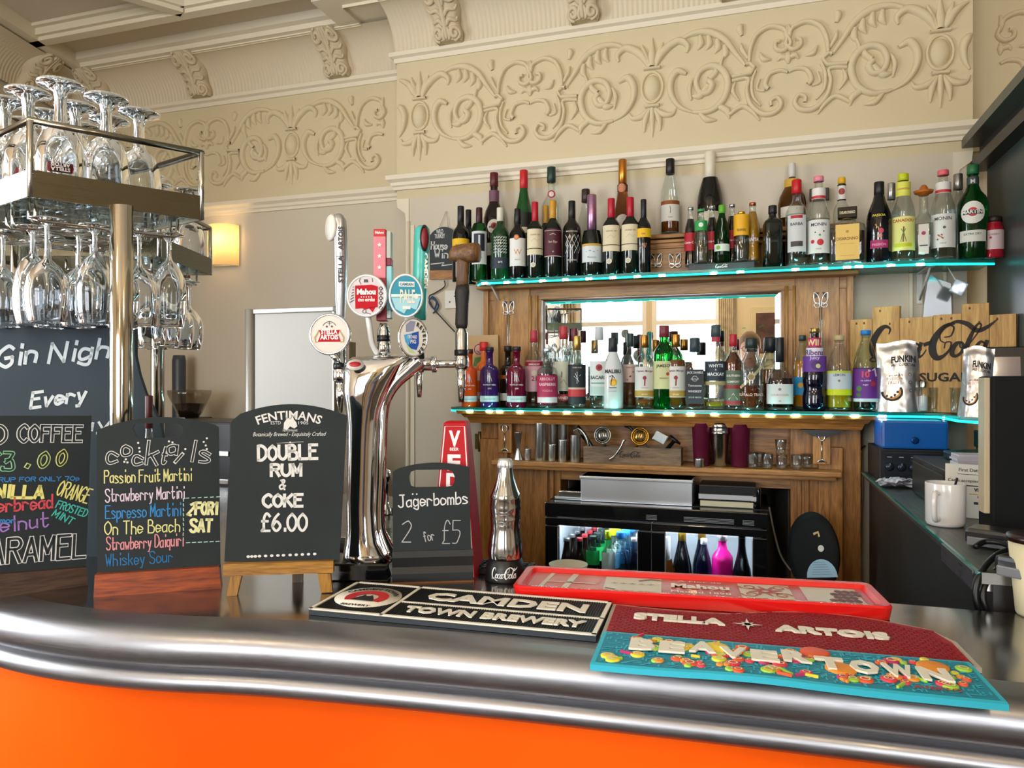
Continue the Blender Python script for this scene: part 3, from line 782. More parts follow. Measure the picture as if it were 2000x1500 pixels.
for sx in (-1, 1):
    for sy in (-1, 1): b.ribbon([(.45+sx*q[0], .075+sy*q[1]) for q in spiral(.028, .024, .016, .004, 0, sx*sy*1.2, 14)], .0035, fm2)
b.use(mat('#6e2a24', .5))
for r in range(4):
    for k in range(4-(r % 2)):
        x = .560+k*.013+(r % 2)*.0065; y = .04+r*.019; b.disc(x+r*.004, y, .0075, fm2, .010, 8)
b.use(mat('#f0dcc8', .5)); text(b, 'Mahou', .335, .068, .026, fm2, width=.105, bold=.04); text(b, 'A Flor de', .335, .108, .010, fm2, width=.08); text(b, 'Madrid 1890', .335, .036, .012, fm2, width=.105)
for k in range(5): text(b, '*', .295+.02*k, .050, .012, fm2)
b.build('printed_liner', t)

# ---------------------------------------------------------------- chalkboards
class Face:
    """an upright board: base line from two measured points on the surface at height Z"""
    def __init__(s, pL, pR, Z=ZB):
        s.P = atZ(*pL, Z); Q = atZ(*pR, Z); s.rz = atan2(Q.y-s.P.y, Q.x-s.P.x); s.W = (Q-s.P).length; s.t = depth((s.P+Q)/2)
        s.pp = s.t/F
    def m(s, px, py):
        d = ray(px, py); n = Vector((sin(s.rz), -cos(s.rz), 0)); t = n.dot(s.P-Vector((0, 0, HC)))/n.dot(d)
        h = Vector((0, 0, HC))+d*t-s.P; return (h.x*cos(s.rz)+h.y*sin(s.rz), h.z)
    def poly(s, pts): return [s.m(*p) for p in pts]
    def chalk(s, mb, sx, x0, y0, x1, y1, h, wd, fmap, **k):
        if 'sh' in k: k['sh'] *= s.pp
        chalk(mb, sx, *s.m(x0, y0), *s.m(x1, y1), h*s.pp, wd*s.pp, fmap, **k)
def chalkmat(c): return mat(c, .95)
def arcpts(x0, y0, x1, y1, rise, n=14):
    return [(x0+(x1-x0)*k/n, y0+(y1-y0)*k/n-rise*(1-(2*k/n-1)**2)) for k in range(n+1)]
FM = plane(-.0007); FM2 = plane(-.0012)
# cocktails board
f = Face((186, 1163), (433, 1146))
t = tag(empty('chalkboard_sign', f.P, f.rz), 'chalkboard listing cocktails with a cut-out handle and reddish wood foot', 'chalkboard')
hole = [f.m(*p) for p in [(262, 842), (259, 836), (263, 829), (272, 827), (340, 827), (352, 829), (358, 836), (357, 845), (350, 853), (340, 855), (275, 856), (266, 852)]]
out = f.poly([(190, 1118), (430, 1108), (427, 835), (420, 830)]+arcpts(425, 832, 193, 838, 20)[1:-1]+[(189, 840)])
b = MB(CHALKB); b.prism(out, .006, holes=[hole]); b.build('board', t)
b = MB(wood('#5e2308', '#b3531c', 'X', .5, 14)); q = f.m(0, 1104)
b.prism([(0, 0), (f.W, 0), (f.W-.004, f.m(430, 1104)[1]), (.002, f.m(188, 1120)[1])], .030, y0=-.012); b.build('wooden_foot', t)
b = MB()
cc = [('c', 206, 907, 231, 42), ('o', 235, 892, 257, 38), ('c', 257, 910, 280, 36), ('k', 283, 909, 309, 50), ('t', 312, 907, 325, 36), ('a', 325, 889, 347, 36), ('l', 364, 902, 378, 45), ('s', 387, 904, 411, 42)]
for ch, x0, yb, x1, h in cc:
    b.use(chalkmat('#e8e8e4')); f.chalk(b, ch, x0, yb, x1, yb-1, h, 6.2, FM, jit=0, sh=5)
    b.use(CHALKB); f.chalk(b, ch, x0, yb, x1, yb-1, h, 3.3, FM2, jit=0, sh=5)
b.use(chalkmat('#e8e8e4')); b.ribbon([f.m(342, 903), f.m(357, 886)], 6.5*f.pp, FM); b.use(CHALKB).ribbon([f.m(343, 902), f.m(356, 887)], 3.4*f.pp, FM2); b.use(chalkmat('#e8e8e4'))
for x, y in ((246, 897), (243, 902), (249, 903), (270, 865), (272, 875), (273, 882), (330, 862), (337, 864), (362, 877), (404, 856), (398, 863), (402, 870), (404, 877)): b.disc(*f.m(x, y), 2*f.pp, FM)
rows = [('Passion Fruit Martini', 203, 945, 375, 938, 26, '#e8e39a'), ('Strawberry Martini', 205, 981, 361, 973, 26, '#e6d3e4'), ('Espresso Martini', 205, 1014, 354, 1007, 27, '#3f8fd0'),
        ('On The Beach', 204, 1046, 352, 1038, 27, '#ecea9c'), ('Strawberry Daiquiri', 207, 1075, 359, 1066, 26, '#e79aa0'), ('Whiskey Sour', 206, 1107, 338, 1097, 25, '#3374a8')]
for s_, x0, y0, x1, y1, h, c in rows: b.use(chalkmat(c)); f.chalk(b, s_, x0, y0, x1, y1, h, 2.1, FM)
b.use(chalkmat('#b9e6dc'))
for k in range(9): b.ribbon([f.m(358, 974+k*9.5), f.m(358.5, 979+k*9.5)], 1.6*f.pp, FM)
for k in range(6): b.ribbon([f.m(363+k*12, 973-k*.5), f.m(369+k*12, 972.5-k*.5)], 1.6*f.pp, FM); b.ribbon([f.m(364+k*11.5, 1060-k*.5), f.m(371+k*11.5, 1059.5-k*.5)], 1.6*f.pp, FM)
b.use(chalkmat('#f1f0b4')); f.chalk(b, '2', 364, 1007, 376, 1007, 28, 5, FM, jit=0); f.chalk(b, 'FOR1', 379, 1007, 426, 1004, 28, 5.5, FM, jit=0); f.chalk(b, 'SAT', 369, 1041, 416, 1038, 29, 5.5, FM, jit=0)
b.build('chalk_lettering', t)
# rum board on a little easel
f = Face((447, 1163), (651, 1157))
t = tag(empty('chalkboard_sign', f.P, f.rz), 'tall arched chalkboard offering a double rum on a small pine easel', 'chalkboard')
b = MB(CHALKB); b.prism(f.poly([(437, 1098), (662, 1099), (677, 812)]+arcpts(676, 812, 452, 815, 24)[1:-1]+[(452, 822)]), .005, y0=.004); b.build('board', t)
PINE = wood('#7a4f14', '#bf8a2e', 'X', .5, 16)
b = MB(PINE); b.prism(f.poly([(438, 1123), (652, 1117), (652, 1094), (438, 1100)]), .020, y0=-.008); b.build('easel_ledge', t)
for P in ([(444, 1163), (464, 1162), (473, 1123), (452, 1123)], [(628, 1156), (650, 1155), (646, 1119), (621, 1119)]):
    MB(wood('#7a4f14', '#bf8a2e', 'Z', .5, 16)).prism(f.poly(P), .012, y0=-.006).build('easel_leg', t)
b = MB(wood('#3b2a16', '#6d5027', 'Z', .5, 16)); q = f.m(566, 1150); b.box((q[0], .085, .026), (.020, .012, .052)); b.tube([(q[0], .083, .05), (q[0], .02, .30)], .006); b.build('easel_leg', t)
b = MB(chalkmat('#e9eae6')); fm = plane(.0033)
c0 = f.m(564, 823); text(b, 'FENTIMANS', c0[0], c0[1]+4.5*f.pp, 16*f.pp, fm, width=None, bold=.02, arc=.165, maxw=158*f.pp)
for s_, x, y, h, wd in (('ESTD', 538, 829, 6, 19), ('1905', 592, 829, 6, 19), ('Botanically Brewed - Exquisitely Crafted', 564, 852, 8, 138)):
    q = f.m(x, y); text(b, s_, q[0], q[1], h*f.pp, fm, width=wd*f.pp, shear=.3 if len(s_) > 9 else 0)
b.flat(f.poly([(553, 838), (554, 826), (558, 820), (557, 812), (562, 817), (567, 816), (571, 810), (573, 819), (578, 825), (580, 833), (574, 837), (566, 833), (560, 840)][::-1]), fm)
q = f.m(566, 845); text(b, 'FENTIMANS', q[0], q[1]+.002, 4*f.pp, fm, width=28*f.pp)
b.ribbon([f.m(540, 866), f.m(592, 863)], .0006, fm); b.disc(*f.m(566, 864), .0014, fm)
for s_, x0, y0, x1, y1, h, wd in (('DOUBLE', 501, 902, 622, 896, 33, 6), ('RUM', 526, 933, 590, 929, 28, 6), ('&', 543, 957, 557, 957, 22, 3.5), ('COKE', 511, 993, 593, 989, 29, 6), ('£6.00', 508, 1040, 600, 1037, 38, 5)):
    f.chalk(b, s_, x0, y0, x1, y1, h, wd, fm, jit=.1)
for x in (484, 491, 498, 506, 518, 530, 542, 553, 566, 578, 590, 602, 614): b.disc(*f.m(x, 1088-(x-484)*.04), 3.4*f.pp, fm, 2.6*f.pp)
b.build('chalk_lettering', t)
# bombs board
f = Face((768, 1138), (922, 1133))
t = tag(empty('chalkboard_sign', f.P, f.rz), 'small black chalkboard with a slot handle advertising two for five pounds', 'chalkboard')
hole = f.poly([(800, 940), (799, 930), (803, 921), (812, 918), (870, 917), (883, 920), (888, 930), (888, 941), (884, 949), (875, 951), (812, 952), (803, 949)])
out = f.poly([(767, 1082), (920, 1078), (917, 912)]+arcpts(917, 913, 767, 919, 12)[1:-1]+[(767, 922)])
b = MB(CHALKB); b.prism(out, .005, holes=[hole]); b.build('board', t)
b = MB(mat('#141618', .4)); z0, z1 = 0, f.m(845, 1075)[1]
V = [(x, y, z) for x in (-.002, f.W+.002) for y, z in ((-.002, z1), (-.006, z1-.012), (-.004, z1*.5), (-.009, z1*.3), (-.010, 0), (.055, 0), (.050, .01), (.006, z1))]
b.add(V, [(j, (j+1) % 8, 8+(j+1) % 8, 8+j) for j in range(8)]+[tuple(range(7, -1, -1)), tuple(range(8, 16))], None, False)
b.use(mat('#7d4f25', .5)).box((f.W/2, .02, .0015), (f.W+.006, .066, .003)); b.build('bent_foot', t)
b = MB(chalkmat('#e6e7e6')); f.chalk(b, 'Jagerbombs', 777, 992, 914, 983, 26, 2.6, FM, jit=.15)
for x in (806, 814): b.disc(*f.m(x, 965), 1.6*f.pp, FM)
b.use(chalkmat('#b9bbbb')); f.chalk(b, '2', 784, 1061, 803, 1060, 42, 2, FM); f.chalk(b, 'for', 829, 1059, 850, 1053, 21, 1.8, FM); f.chalk(b, '£5', 863, 1061, 899, 1060, 46, 1.8, FM)
b.build('chalk_lettering', t)
# coffee board
f = Face((-88, 1176), (171, 1140))
t = tag(empty('chalkboard_sign', f.P, f.rz), 'chalkboard about iced coffee and coloured syrups on a brown wooden foot', 'chalkboard')
b = MB(CHALKB); b.prism(f.poly([(-86, 1135), (168, 1106), (179, 812), (-88, 812)]), .006); b.build('board', t)
b = MB(wood('#2c1c12', '#5a4030', 'X', .5, 14)); b.prism(f.poly([(-88, 1176), (171, 1140), (167, 1106), (-88, 1126)]), .03, y0=-.012); b.build('wooden_foot', t)
b = MB(); Wt = chalkmat('#e8e8e4')
for s_, x0, y0, x1, y1, h, c, w1, w2 in (('ICED', -78, 868, 14, 866, 40, '#e8e8e4', 7, 3.6), ('COFFEE', 32, 866, 163, 862, 38, '#e8e8e4', 7, 3.6), ('£3', -30, 920, 30, 918, 40, '#8fd0a0', 7, 3.4), ('.', 46, 916, 58, 914, 36, '#cfe08a', 9, 5),
        ('0', 70, 915, 94, 914, 36, '#cfe08a', 7, 3.4), ('0', 106, 911, 128, 910, 36, '#dfe27c', 7, 3.4), ('CARAMEL', -60, 1110, 170, 1087, 54, '#eeeeea', 8, 4.6)):
    b.use(chalkmat(c)); f.chalk(b, s_, x0, y0, x1, y1, h, w1, FM, jit=0, sh=w1); b.use(CHALKB); f.chalk(b, s_, x0, y0, x1, y1, h, w2, FM2, jit=0, sh=w1)
for s_, x0, y0, x1, y1, h, c, wd in (('ADD SYRUP FOR ONLY 70p', -70, 944, 155, 938, 10, '#3f86c4', 1.8), ('VANILLA', -60, 974, 87, 972, 29, '#ece58a', 6), ('ORANGE', 107, 968, 171, 984, 32, '#ece58a', 2.6), ('Gingerbread', -70, 1008, 104, 992, 30, '#d6525c', 3.4),
        ('FROSTED', 107, 992, 168, 1010, 17, '#4fc0b4', 2.2), ('MINT', 100, 1008, 140, 1026, 16, '#4fc0b4', 2.2), ('Cinnamon', -50, 1024, 30, 1021, 13, '#3f8fd0', 2.2), ('Hazelnut', -75, 1050, 96, 1028, 32, '#a57cc8', 3)):
    b.use(chalkmat(c)); f.chalk(b, s_, x0, y0, x1, y1, h, wd, FM)
b.build('chalk_lettering', t)
# big gin night board behind the glass rack
P = cw(-.90, 1.86); zt = 1.86
f = Face((100, 1000), (200, 1000)); f.P = Vector((*cw(-1.38, 1.70), ZB)); f.rz = YAW; f.t = 1.70; f.pp = 1.70/F
t = tag(empty('chalkboard_sign', f.P, f.rz), 'big blue-grey chalkboard announcing a gin night, below the hanging wine glasses', 'chalkboard')
x1 = f.m(325, 900)[0]
b = MB(mat('#1e2d36', .7, var=.15, vscale=6)); out = [(0, 0), (x1-.02, 0), (x1, .02)]+[f.m(*p) for p in [(324, 960), (322, 880), (314, 832), (300, 800), (284, 768), (272, 732), (264, 695), (264, 640), (270, 610)]]+[(0, f.m(100, 600)[1])]
b.prism(out, .012); b.build('board', t)
b = MB(chalkmat('#c9d0d2')); ff = f
f.chalk(b, 'Gin', -8, 722, 72, 706, 46, 7, FM, jit=0, sl=.3); f.chalk(b, 'Night', 92, 712, 246, 694, 44, 6.5, FM, jit=0, sl=.3); f.chalk(b, 'Every', 57, 800, 168, 782, 36, 6, FM, jit=0, sl=.3); f.chalk(b, 'day', 120, 850, 216, 836, 30, 5, FM, jit=0, sl=.3)
b.build('chalk_lettering', t)
# ================================================================= oak fireplace surround with overmantel mirror
ZU, ZL, ZT = 1.882, 1.340, 1.118        # tops of the upper glass, the lower glass and the tool shelf
MX0, MX1 = -1.172, .356
ov = empty('oak_fireplace_surround', (-.40, 3.25, 0)); tag(ov, 'oak fireplace surround with mirror overmantel and metal tulip inlays', 'fireplace surround')
OM = T(.40, -3.25, 0)
def ob(name, b, par=ov): return b.build(name, par, OM if par is ov else None)
b = MB(OAK)
for x0, x1 in ((MX0, -.905), (.092, MX1)):
    b.box(((x0+x1)/2, 3.205, 1.70), (x1-x0, .08, .74), bev=.004)
    b.box(((x0+x1)/2, 3.162, 1.68), (x1-x0-.10, .012, .52), bev=.004)
    s_ = x0 < -.5; b.box((MX0+.012 if s_ else MX1-.012, 3.158, 1.70), (.024, .018, .72), bev=.003)
    for x in ((-.925, -.955) if s_ else (.112, .142)): b.cyl((x, 3.160, 1.36), (x, 3.160, 1.83), .007)
    ob('side_panel', b); b = MB(OAK)
b = MB(OAKX); b.box(((MX0+MX1)/2, 3.205, 1.845), (MX1-MX0, .085, .066), bev=.004); b.box((-.405, 3.205, 1.35), (1.0, .08, .04)); ob('rail', b)
b = MB(OAKX); prof = [(0, 2.035), (.10, 2.035), (.112, 2.045), (.115, 2.060), (0, 2.065)]
xm0, xm1 = -.50, .31
b.box(((xm0+xm1)/2, 3.21, 1.96), (xm1-xm0, .09, .16)); b.box(((xm0+xm1)/2, 3.20, 2.035), (xm1-xm0+.02, .10, .014), bev=.004); b.box(((xm0+xm1)/2, 3.20, 2.056), (xm1-xm0+.05, .11, .018), bev=.005); b.box(((xm0+xm1)/2, 3.205, 2.01), (xm1-xm0+.005, .10, .010), bev=.003)
b.box(((MX0+MX1)/2, 3.165, 1.865), (MX1-MX0+.02, .17, .016), bev=.004)
ob('cornice', b)
# bevelled mirror
b = MB(mat('#f3f5f5', .0, 1)); x0, x1, z0, z1 = -.905, .092, 1.36, 1.814; bv = .022
I = [(x0+bv, z0+bv), (x1-bv, z0+bv), (x1-bv, z1-bv), (x0+bv, z1-bv)]; O = [(x0, z0), (x1, z0), (x1, z1), (x0, z1)]
b.add([(x, 3.1885, z) for x, z in I]+[(x, 3.1912, z) for x, z in O], [(0, 1, 2, 3)]+[(4+k, 4+(k+1) % 4, (k+1) % 4, k) for k in range(4)], None, False)
ob('mirror', b)
# metal tulip inlays
def tulip(cx, zt, y, s=1, stem=.22):
    b = MB(mat('#d8d8d4', .25, 1)); r = .0022*s
    for sx in (-1, 1):
        b.tube([(cx+sx*q[0]*s, y, zt-q[1]*s) for q in [(p.x, p.y) for p in catmull([(.024, 0, 0), (.026, .020, 0), (.020, .042, 0), (0, .052, 0)], 5)]], r, 6)
        b.tube([(cx+sx*q[0]*s, y, zt-q[1]*s) for q in [(p.x, p.y) for p in catmull([(.024, 0, 0), (.008, .018, 0), (.003, .05, 0)], 5)]], r, 6)
        b.tube([(cx+sx*.013*s+.011*s*cos(a), y, zt-.052*s+.009*s*sin(a)) for a in [2*pi*k/14 for k in range(14)]], r, 6, closed=True)
        b.use(BLACK).flat([(cx+sx*.022*s, zt-.001), (cx+sx*.004*s, zt-.001), (cx+sx*.012*s, zt-.018*s), (cx+sx*.020*s, zt-.026*s)][::sx], plane(y+.001)); b.use(mat('#d8d8d4', .25, 1))
        b.tube([(cx+sx*.004*s, y, zt-.05*s), (cx+sx*.004*s, y, zt-stem)], r*.8, 6)
    ob('tulip_inlay', b)
q = atY(993, 588, 3.154); tulip(q.x, q.z, 3.154, 1, .30); q = atY(1603, 570, 3.154); tulip(q.x, q.z, 3.154, 1, .30)
for px in (1281, 1318): q = atY(px, 495, 3.156); tulip(q.x, q.z, 3.156, .95, .06)
# mantel
b = MB(OAKX)
def slab(x0, x1, y0, z0, z1, ch=.04):
    V = [(x0+ch, y0+ch, z0), (x1-ch, y0+ch, z0), (x1-ch, 3.24, z0), (x0+ch, 3.24, z0), (x0, y0, z1), (x1, y0, z1), (x1, 3.24, z1), (x0, 3.24, z1)]
    b.add(V, [(3, 2, 1, 0), (4, 5, 6, 7), (0, 1, 5, 4), (1, 2, 6, 5), (2, 3, 7, 6), (3, 0, 4, 7)], None, False)
slab(-1.222, .412, 2.945, 1.312, 1.327, .006); slab(-1.205, .395, 2.962, 1.296, 1.312, .012); slab(-1.185, .375, 2.985, 1.272, 1.296, .010)
ob('mantel_shelf', b)
# lower posts, stepping back to the opening; back board above the tool shelf
b = MB(OAK)
for x0, x1, s in ((-1.165, -.80, 1), (.124, .375, -1)):
    b.box(((x0+x1)/2, 3.17, .64), (x1-x0, .14, 1.27), bev=.004)
    b.box((-1.09 if s > 0 else .265, 3.085, .60), (.125 if s > 0 else .085, .06, 1.20), bev=.004)
    for x in ((-.835, -.862) if s > 0 else (.155, .183)): b.box((x, 3.095, .60), (.016, .02, 1.02), bev=.004)
    ob('post', b); b = MB(OAK)
MB(OAKX).box((-.34, 3.16, 1.195), (.93, .03, .15)).build('back_board', ov, OM)
b = MB(OAKX); b.box((-.385, 3.06, ZT-.010), (1.36, .21, .020), bev=.005); b.box((-.385, 3.075, ZT-.028), (1.33, .18, .018), bev=.005); ob('tool_shelf', b)
b = MB(OAKX); b.box((-.34, 3.13, 1.065), (.93, .05, .07)); ob('lintel', b)
def spoon_inlay(px, py, yy):
    p = atY(px, py, yy); b = MB(OAKL); b.box((p.x, yy+.006, p.z-.062), (.062, .012, .135), bev=.003); ob('inlay_block', b)
    b = MB(mat('#d8d8d4', .25, 1)); y = yy-.002
    b.tube([(p.x+.011*cos(2*pi*k/16), y, p.z-.024+.016*sin(2*pi*k/16)) for k in range(16)], .0028, 6, closed=True)
    b.tube([(p.x, y, p.z-.040), (p.x, y, p.z-.112)], .0026, 6); b.tube([(p.x+.015*cos(pi*k/10), y, p.z-.124+.012*sin(pi*k/10)) for k in range(11)], .0026, 6)
    b.use(BLACK)
    for sx in (-1, 1): b.disc(p.x+sx*.013, p.z-.021, .006, plane(y+.0008), .010)
    for sx in (-1, 0, 1): b.disc(p.x+sx*.008, p.z-.117, .005, plane(y+.0008))
    ob('spoon_inlay', b)
spoon_inlay(986, 826, 3.04); spoon_inlay(1605, 840, 3.03)
b = MB(BLACK); p = atY(1605, 832, 3.0)
b.prism([(p.x-.075, 1.270), (p.x+.075, 1.270), (p.x+.05, 1.255), (p.x-.05, 1.255)], .05, y0=2.99); b.prism([(p.x-.05, 1.255), (p.x+.05, 1.255), (p.x+.035, 1.245), (p.x-.035, 1.245)], .04, y0=2.995); ob('corbel', b)

# ---------------------------------------------------------------- glass shelves with led modules and added edge-glow tubes
SHELFG = mat('#9fdccf', .03, trans=1, ior=1.3); EDGE = mat('#1fa79b', .15, trans=.5)
def gshelf(name, label, pts, front_n, z, th=.010, led=(), cat='shelf'):
    t = tag(empty(name, (0, 0, 0)), label, cat)
    b = MB(thin('#c9efe6', .8)); n = len(pts)
    b.add([(x, y, z-th) for x, y in pts]+[(x, y, z) for x, y in pts], [tuple(range(n))[::-1], tuple(range(n, 2*n))], None, False)
    b.use(EDGE); b.add([(x, y, zz) for x, y in pts for zz in (z-th, z)], [(2*i, 2*((i+1) % n), 2*((i+1) % n)+1, 2*i+1) for i in range(n)], None, False)
    b.build('glass_plate', t)
    # added glowing teal tube, standing in for the glass edge lit by the leds
    fp = [(x, y+.010) for x, y in pts[:front_n]]
    b = MB(mat('#19c9c4', .3, emit=2.2)); b.tube([(x, y-.004, z-th-.005) for x, y in fp], .0042, 8); b.build('edge_glow_tube', t)
    for px in led:
        # walk along the front polyline to the measured pixel column
        best = None
        for (xa, ya), (xb, yb) in zip(fp, fp[1:]):
            for k in range(81):
                x = xa+(xb-xa)*k/80; y = ya+(yb-ya)*k/80; u = 1000+F*(x*CS+y*SN)/(-x*SN+y*CS)
                if best is None or abs(u-px) < best[0]: best = (abs(u-px), x, y, atan2(yb-ya, xb-xa))
        _, x, y, a = best
        M = T(x, y-.009, z-th-.005) @ RZ(a)
        MB(mat('#b4f6ff', .3, emit=150)).box((0, 0, 0), (.026, .005, .0075), M, bev=.0018).build('light_module', t)
    return t
gshelf('glass_shelf', 'upper glass shelf crowded with bottles, lit along its edge by teal lights', [(-1.15, 3.02), (-1.12, 2.975), (.45, 2.965), (.60, 2.98), (.80, 3.04), (.80, 3.24), (-1.15, 3.24)], 5, ZU,
       led=(948, 990, 1020, 1063, 1105, 1150, 1195, 1243, 1290, 1395, 1447, 1554, 1605, 1650, 1682, 1740, 1797))
gshelf('glass_shelf', 'lower glass shelf on the oak mantel, lit along its edge by teal lights', [(-1.255, 2.975), (-1.225, 2.945), (.56, 2.945), (.60, 2.93), (.605, 2.66), (.65, 2.56), (.80, 2.56), (.80, 3.24), (-1.255, 3.24)], 6, ZL,
       led=(921, 960, 975, 1019, 1062, 1108, 1153, 1202, 1250, 1299, 1347, 1400, 1454, 1506, 1560, 1613, 1668, 1718, 1843))
# shelf brackets
for i, (x, lab) in enumerate(((-1.10, 'white wall bracket under the upper glass shelf, beside the socket'), (.60, 'white wall bracket under the upper glass shelf, near the corner panel'))):
    b = MB(mat('#d9d6cc', .4)); b.box((x, 3.13, ZU-.014), (.02, .22, .006)); b.box((x, 3.245, ZU-.07), (.02, .006, .12)); b.tube([(x, 3.06, ZU-.016), (x, 3.24, ZU-.115)], .004, 6)
    tag(b.build('shelf_bracket'), lab, 'bracket')
# ================================================================= bottles
PR = {
 'bordeaux': [(0, .01), (.5, .0), (.93, 0), (1, .015), (1, .60), (.96, .645), (.82, .685), (.55, .725), (.41, .76), (.37, .80), (.36, .95), (.40, .955), (.40, .985), (.36, 1)],
 'burgundy': [(0, .01), (.93, 0), (1, .015), (1, .40), (.95, .47), (.78, .57), (.55, .68), (.41, .78), (.35, .86), (.34, 1)],
 'champagne': [(0, .01), (.93, 0), (1, .015), (1, .38), (.95, .46), (.80, .56), (.58, .67), (.42, .77), (.35, .86), (.36, 1)],
 'spirit': [(0, .01), (.94, 0), (1, .015), (1, .60), (.95, .645), (.75, .69), (.48, .735), (.39, .78), (.36, .84), (.35, 1)],
 'tall': [(0, .01), (.94, 0), (1, .015), (1, .655), (.93, .69), (.65, .73), (.42, .765), (.37, .80), (.36, 1)],
 'slope': [(0, .01), (.94, 0), (1, .015), (1, .53), (.94, .60), (.74, .69), (.52, .77), (.40, .84), (.37, .90), (.36, 1)],
 'gin': [(0, .01), (.96, 0), (1, .012), (1, .56), (.97, .62), (.80, .665), (.50, .695), (.38, .72), (.37, .90), (.42, .905), (.42, .93), (.37, .94), (.37, 1)],
 'vermouth': [(0, .01), (.84, 0), (.90, .02), (.93, .30), (1, .52), (.98, .59), (.82, .66), (.52, .72), (.38, .78), (.34, .84), (.33, 1)],
 'square': [(0, .01, 2), (.92, 0, 5), (.98, .015, 6), (.98, .70, 6), (.93, .745, 5), (.62, .785, 3), (.44, .81, 2), (.40, .84, 2), (.40, 1, 2)],
 'jack': [(0, .01, 2), (.90, 0, 4), (.96, .015, 5), (.96, .58, 5), (.90, .635, 4), (.66, .69, 3), (.46, .74, 2), (.42, .79, 2), (.40, 1, 2)],
 'amaretto': [(0, .01, 2), (.95, 0, 6), (1, .02, 7), (1, .53, 7), (.93, .60, 6), (.55, .66, 4), (.30, .70, 2), (.26, .76, 2), (.26, 1, 2)],
 'cognac': [(0, .01), (.94, 0), (1, .02), (1, .36), (.96, .43), (.80, .50), (.52, .57), (.33, .63), (.27, .70), (.25, .80), (.24, 1)],
 'pear': [(0, .01), (.70, 0), (.80, .02), (1, .22), (1, .36), (.88, .48), (.60, .60), (.36, .70), (.24, .78), (.20, .86), (.20, 1)],
 'cola': [(0, .02), (.80, 0), (.92, .03), (.95, .12), (.84, .26), (.84, .34), (.98, .46), (1, .53), (.92, .62), (.66, .74), (.46, .85), (.40, .92), (.46, .93), (.46, .955), (.40, .96), (.40, 1)],
 'soda': [(0, .02), (.85, 0), (.93, .03), (.97, .22), (1, .40), (.95, .52), (.74, .66), (.52, .78), (.40, .88), (.38, .93), (.44, .935), (.44, .96), (.38, 1)],
 'juice': [(0, .02), (.84, 0), (.97, .03), (1, .06), (1, .50), (.96, .60), (.78, .72), (.50, .83), (.36, .88), (.34, .92), (.40, .925), (.40, .935), (.34, .94), (.34, 1)],
 'cordial': [(0, .02), (.82, 0), (.97, .03), (1, .09), (1, .17), (.93, .235), (.88, .265), (.94, .30), (1, .37), (1, .44), (.88, .52), (.74, .60), (.64, .70), (.52, .79), (.40, .86), (.34, .90), (.34, 1)],
 'malibu': [(0, .01), (.94, 0), (1, .02), (1, .44), (.95, .54), (.78, .65), (.55, .74), (.40, .80), (.36, .86), (.36, 1)],
 'jar': [(0, .01), (.92, 0), (1, .03), (1, .66), (.95, .74), (.78, .80), (.76, .86), (.76, 1)],
 'whisky': [(0, .01), (.94, 0), (1, .015), (1, .64), (.94, .69), (.70, .74), (.46, .78), (.40, .82), (.44, .85), (.40, .88), (.38, 1)],
}
def prof_at(kind, zf):
    P = PR[kind]
    for a, c in zip(P[1:], P[2:]):
        if a[1] <= zf <= c[1] and c[1] > a[1]: return a[0]+(c[0]-a[0])*(zf-a[1])/(c[1]-a[1])
    return P[-1][0]
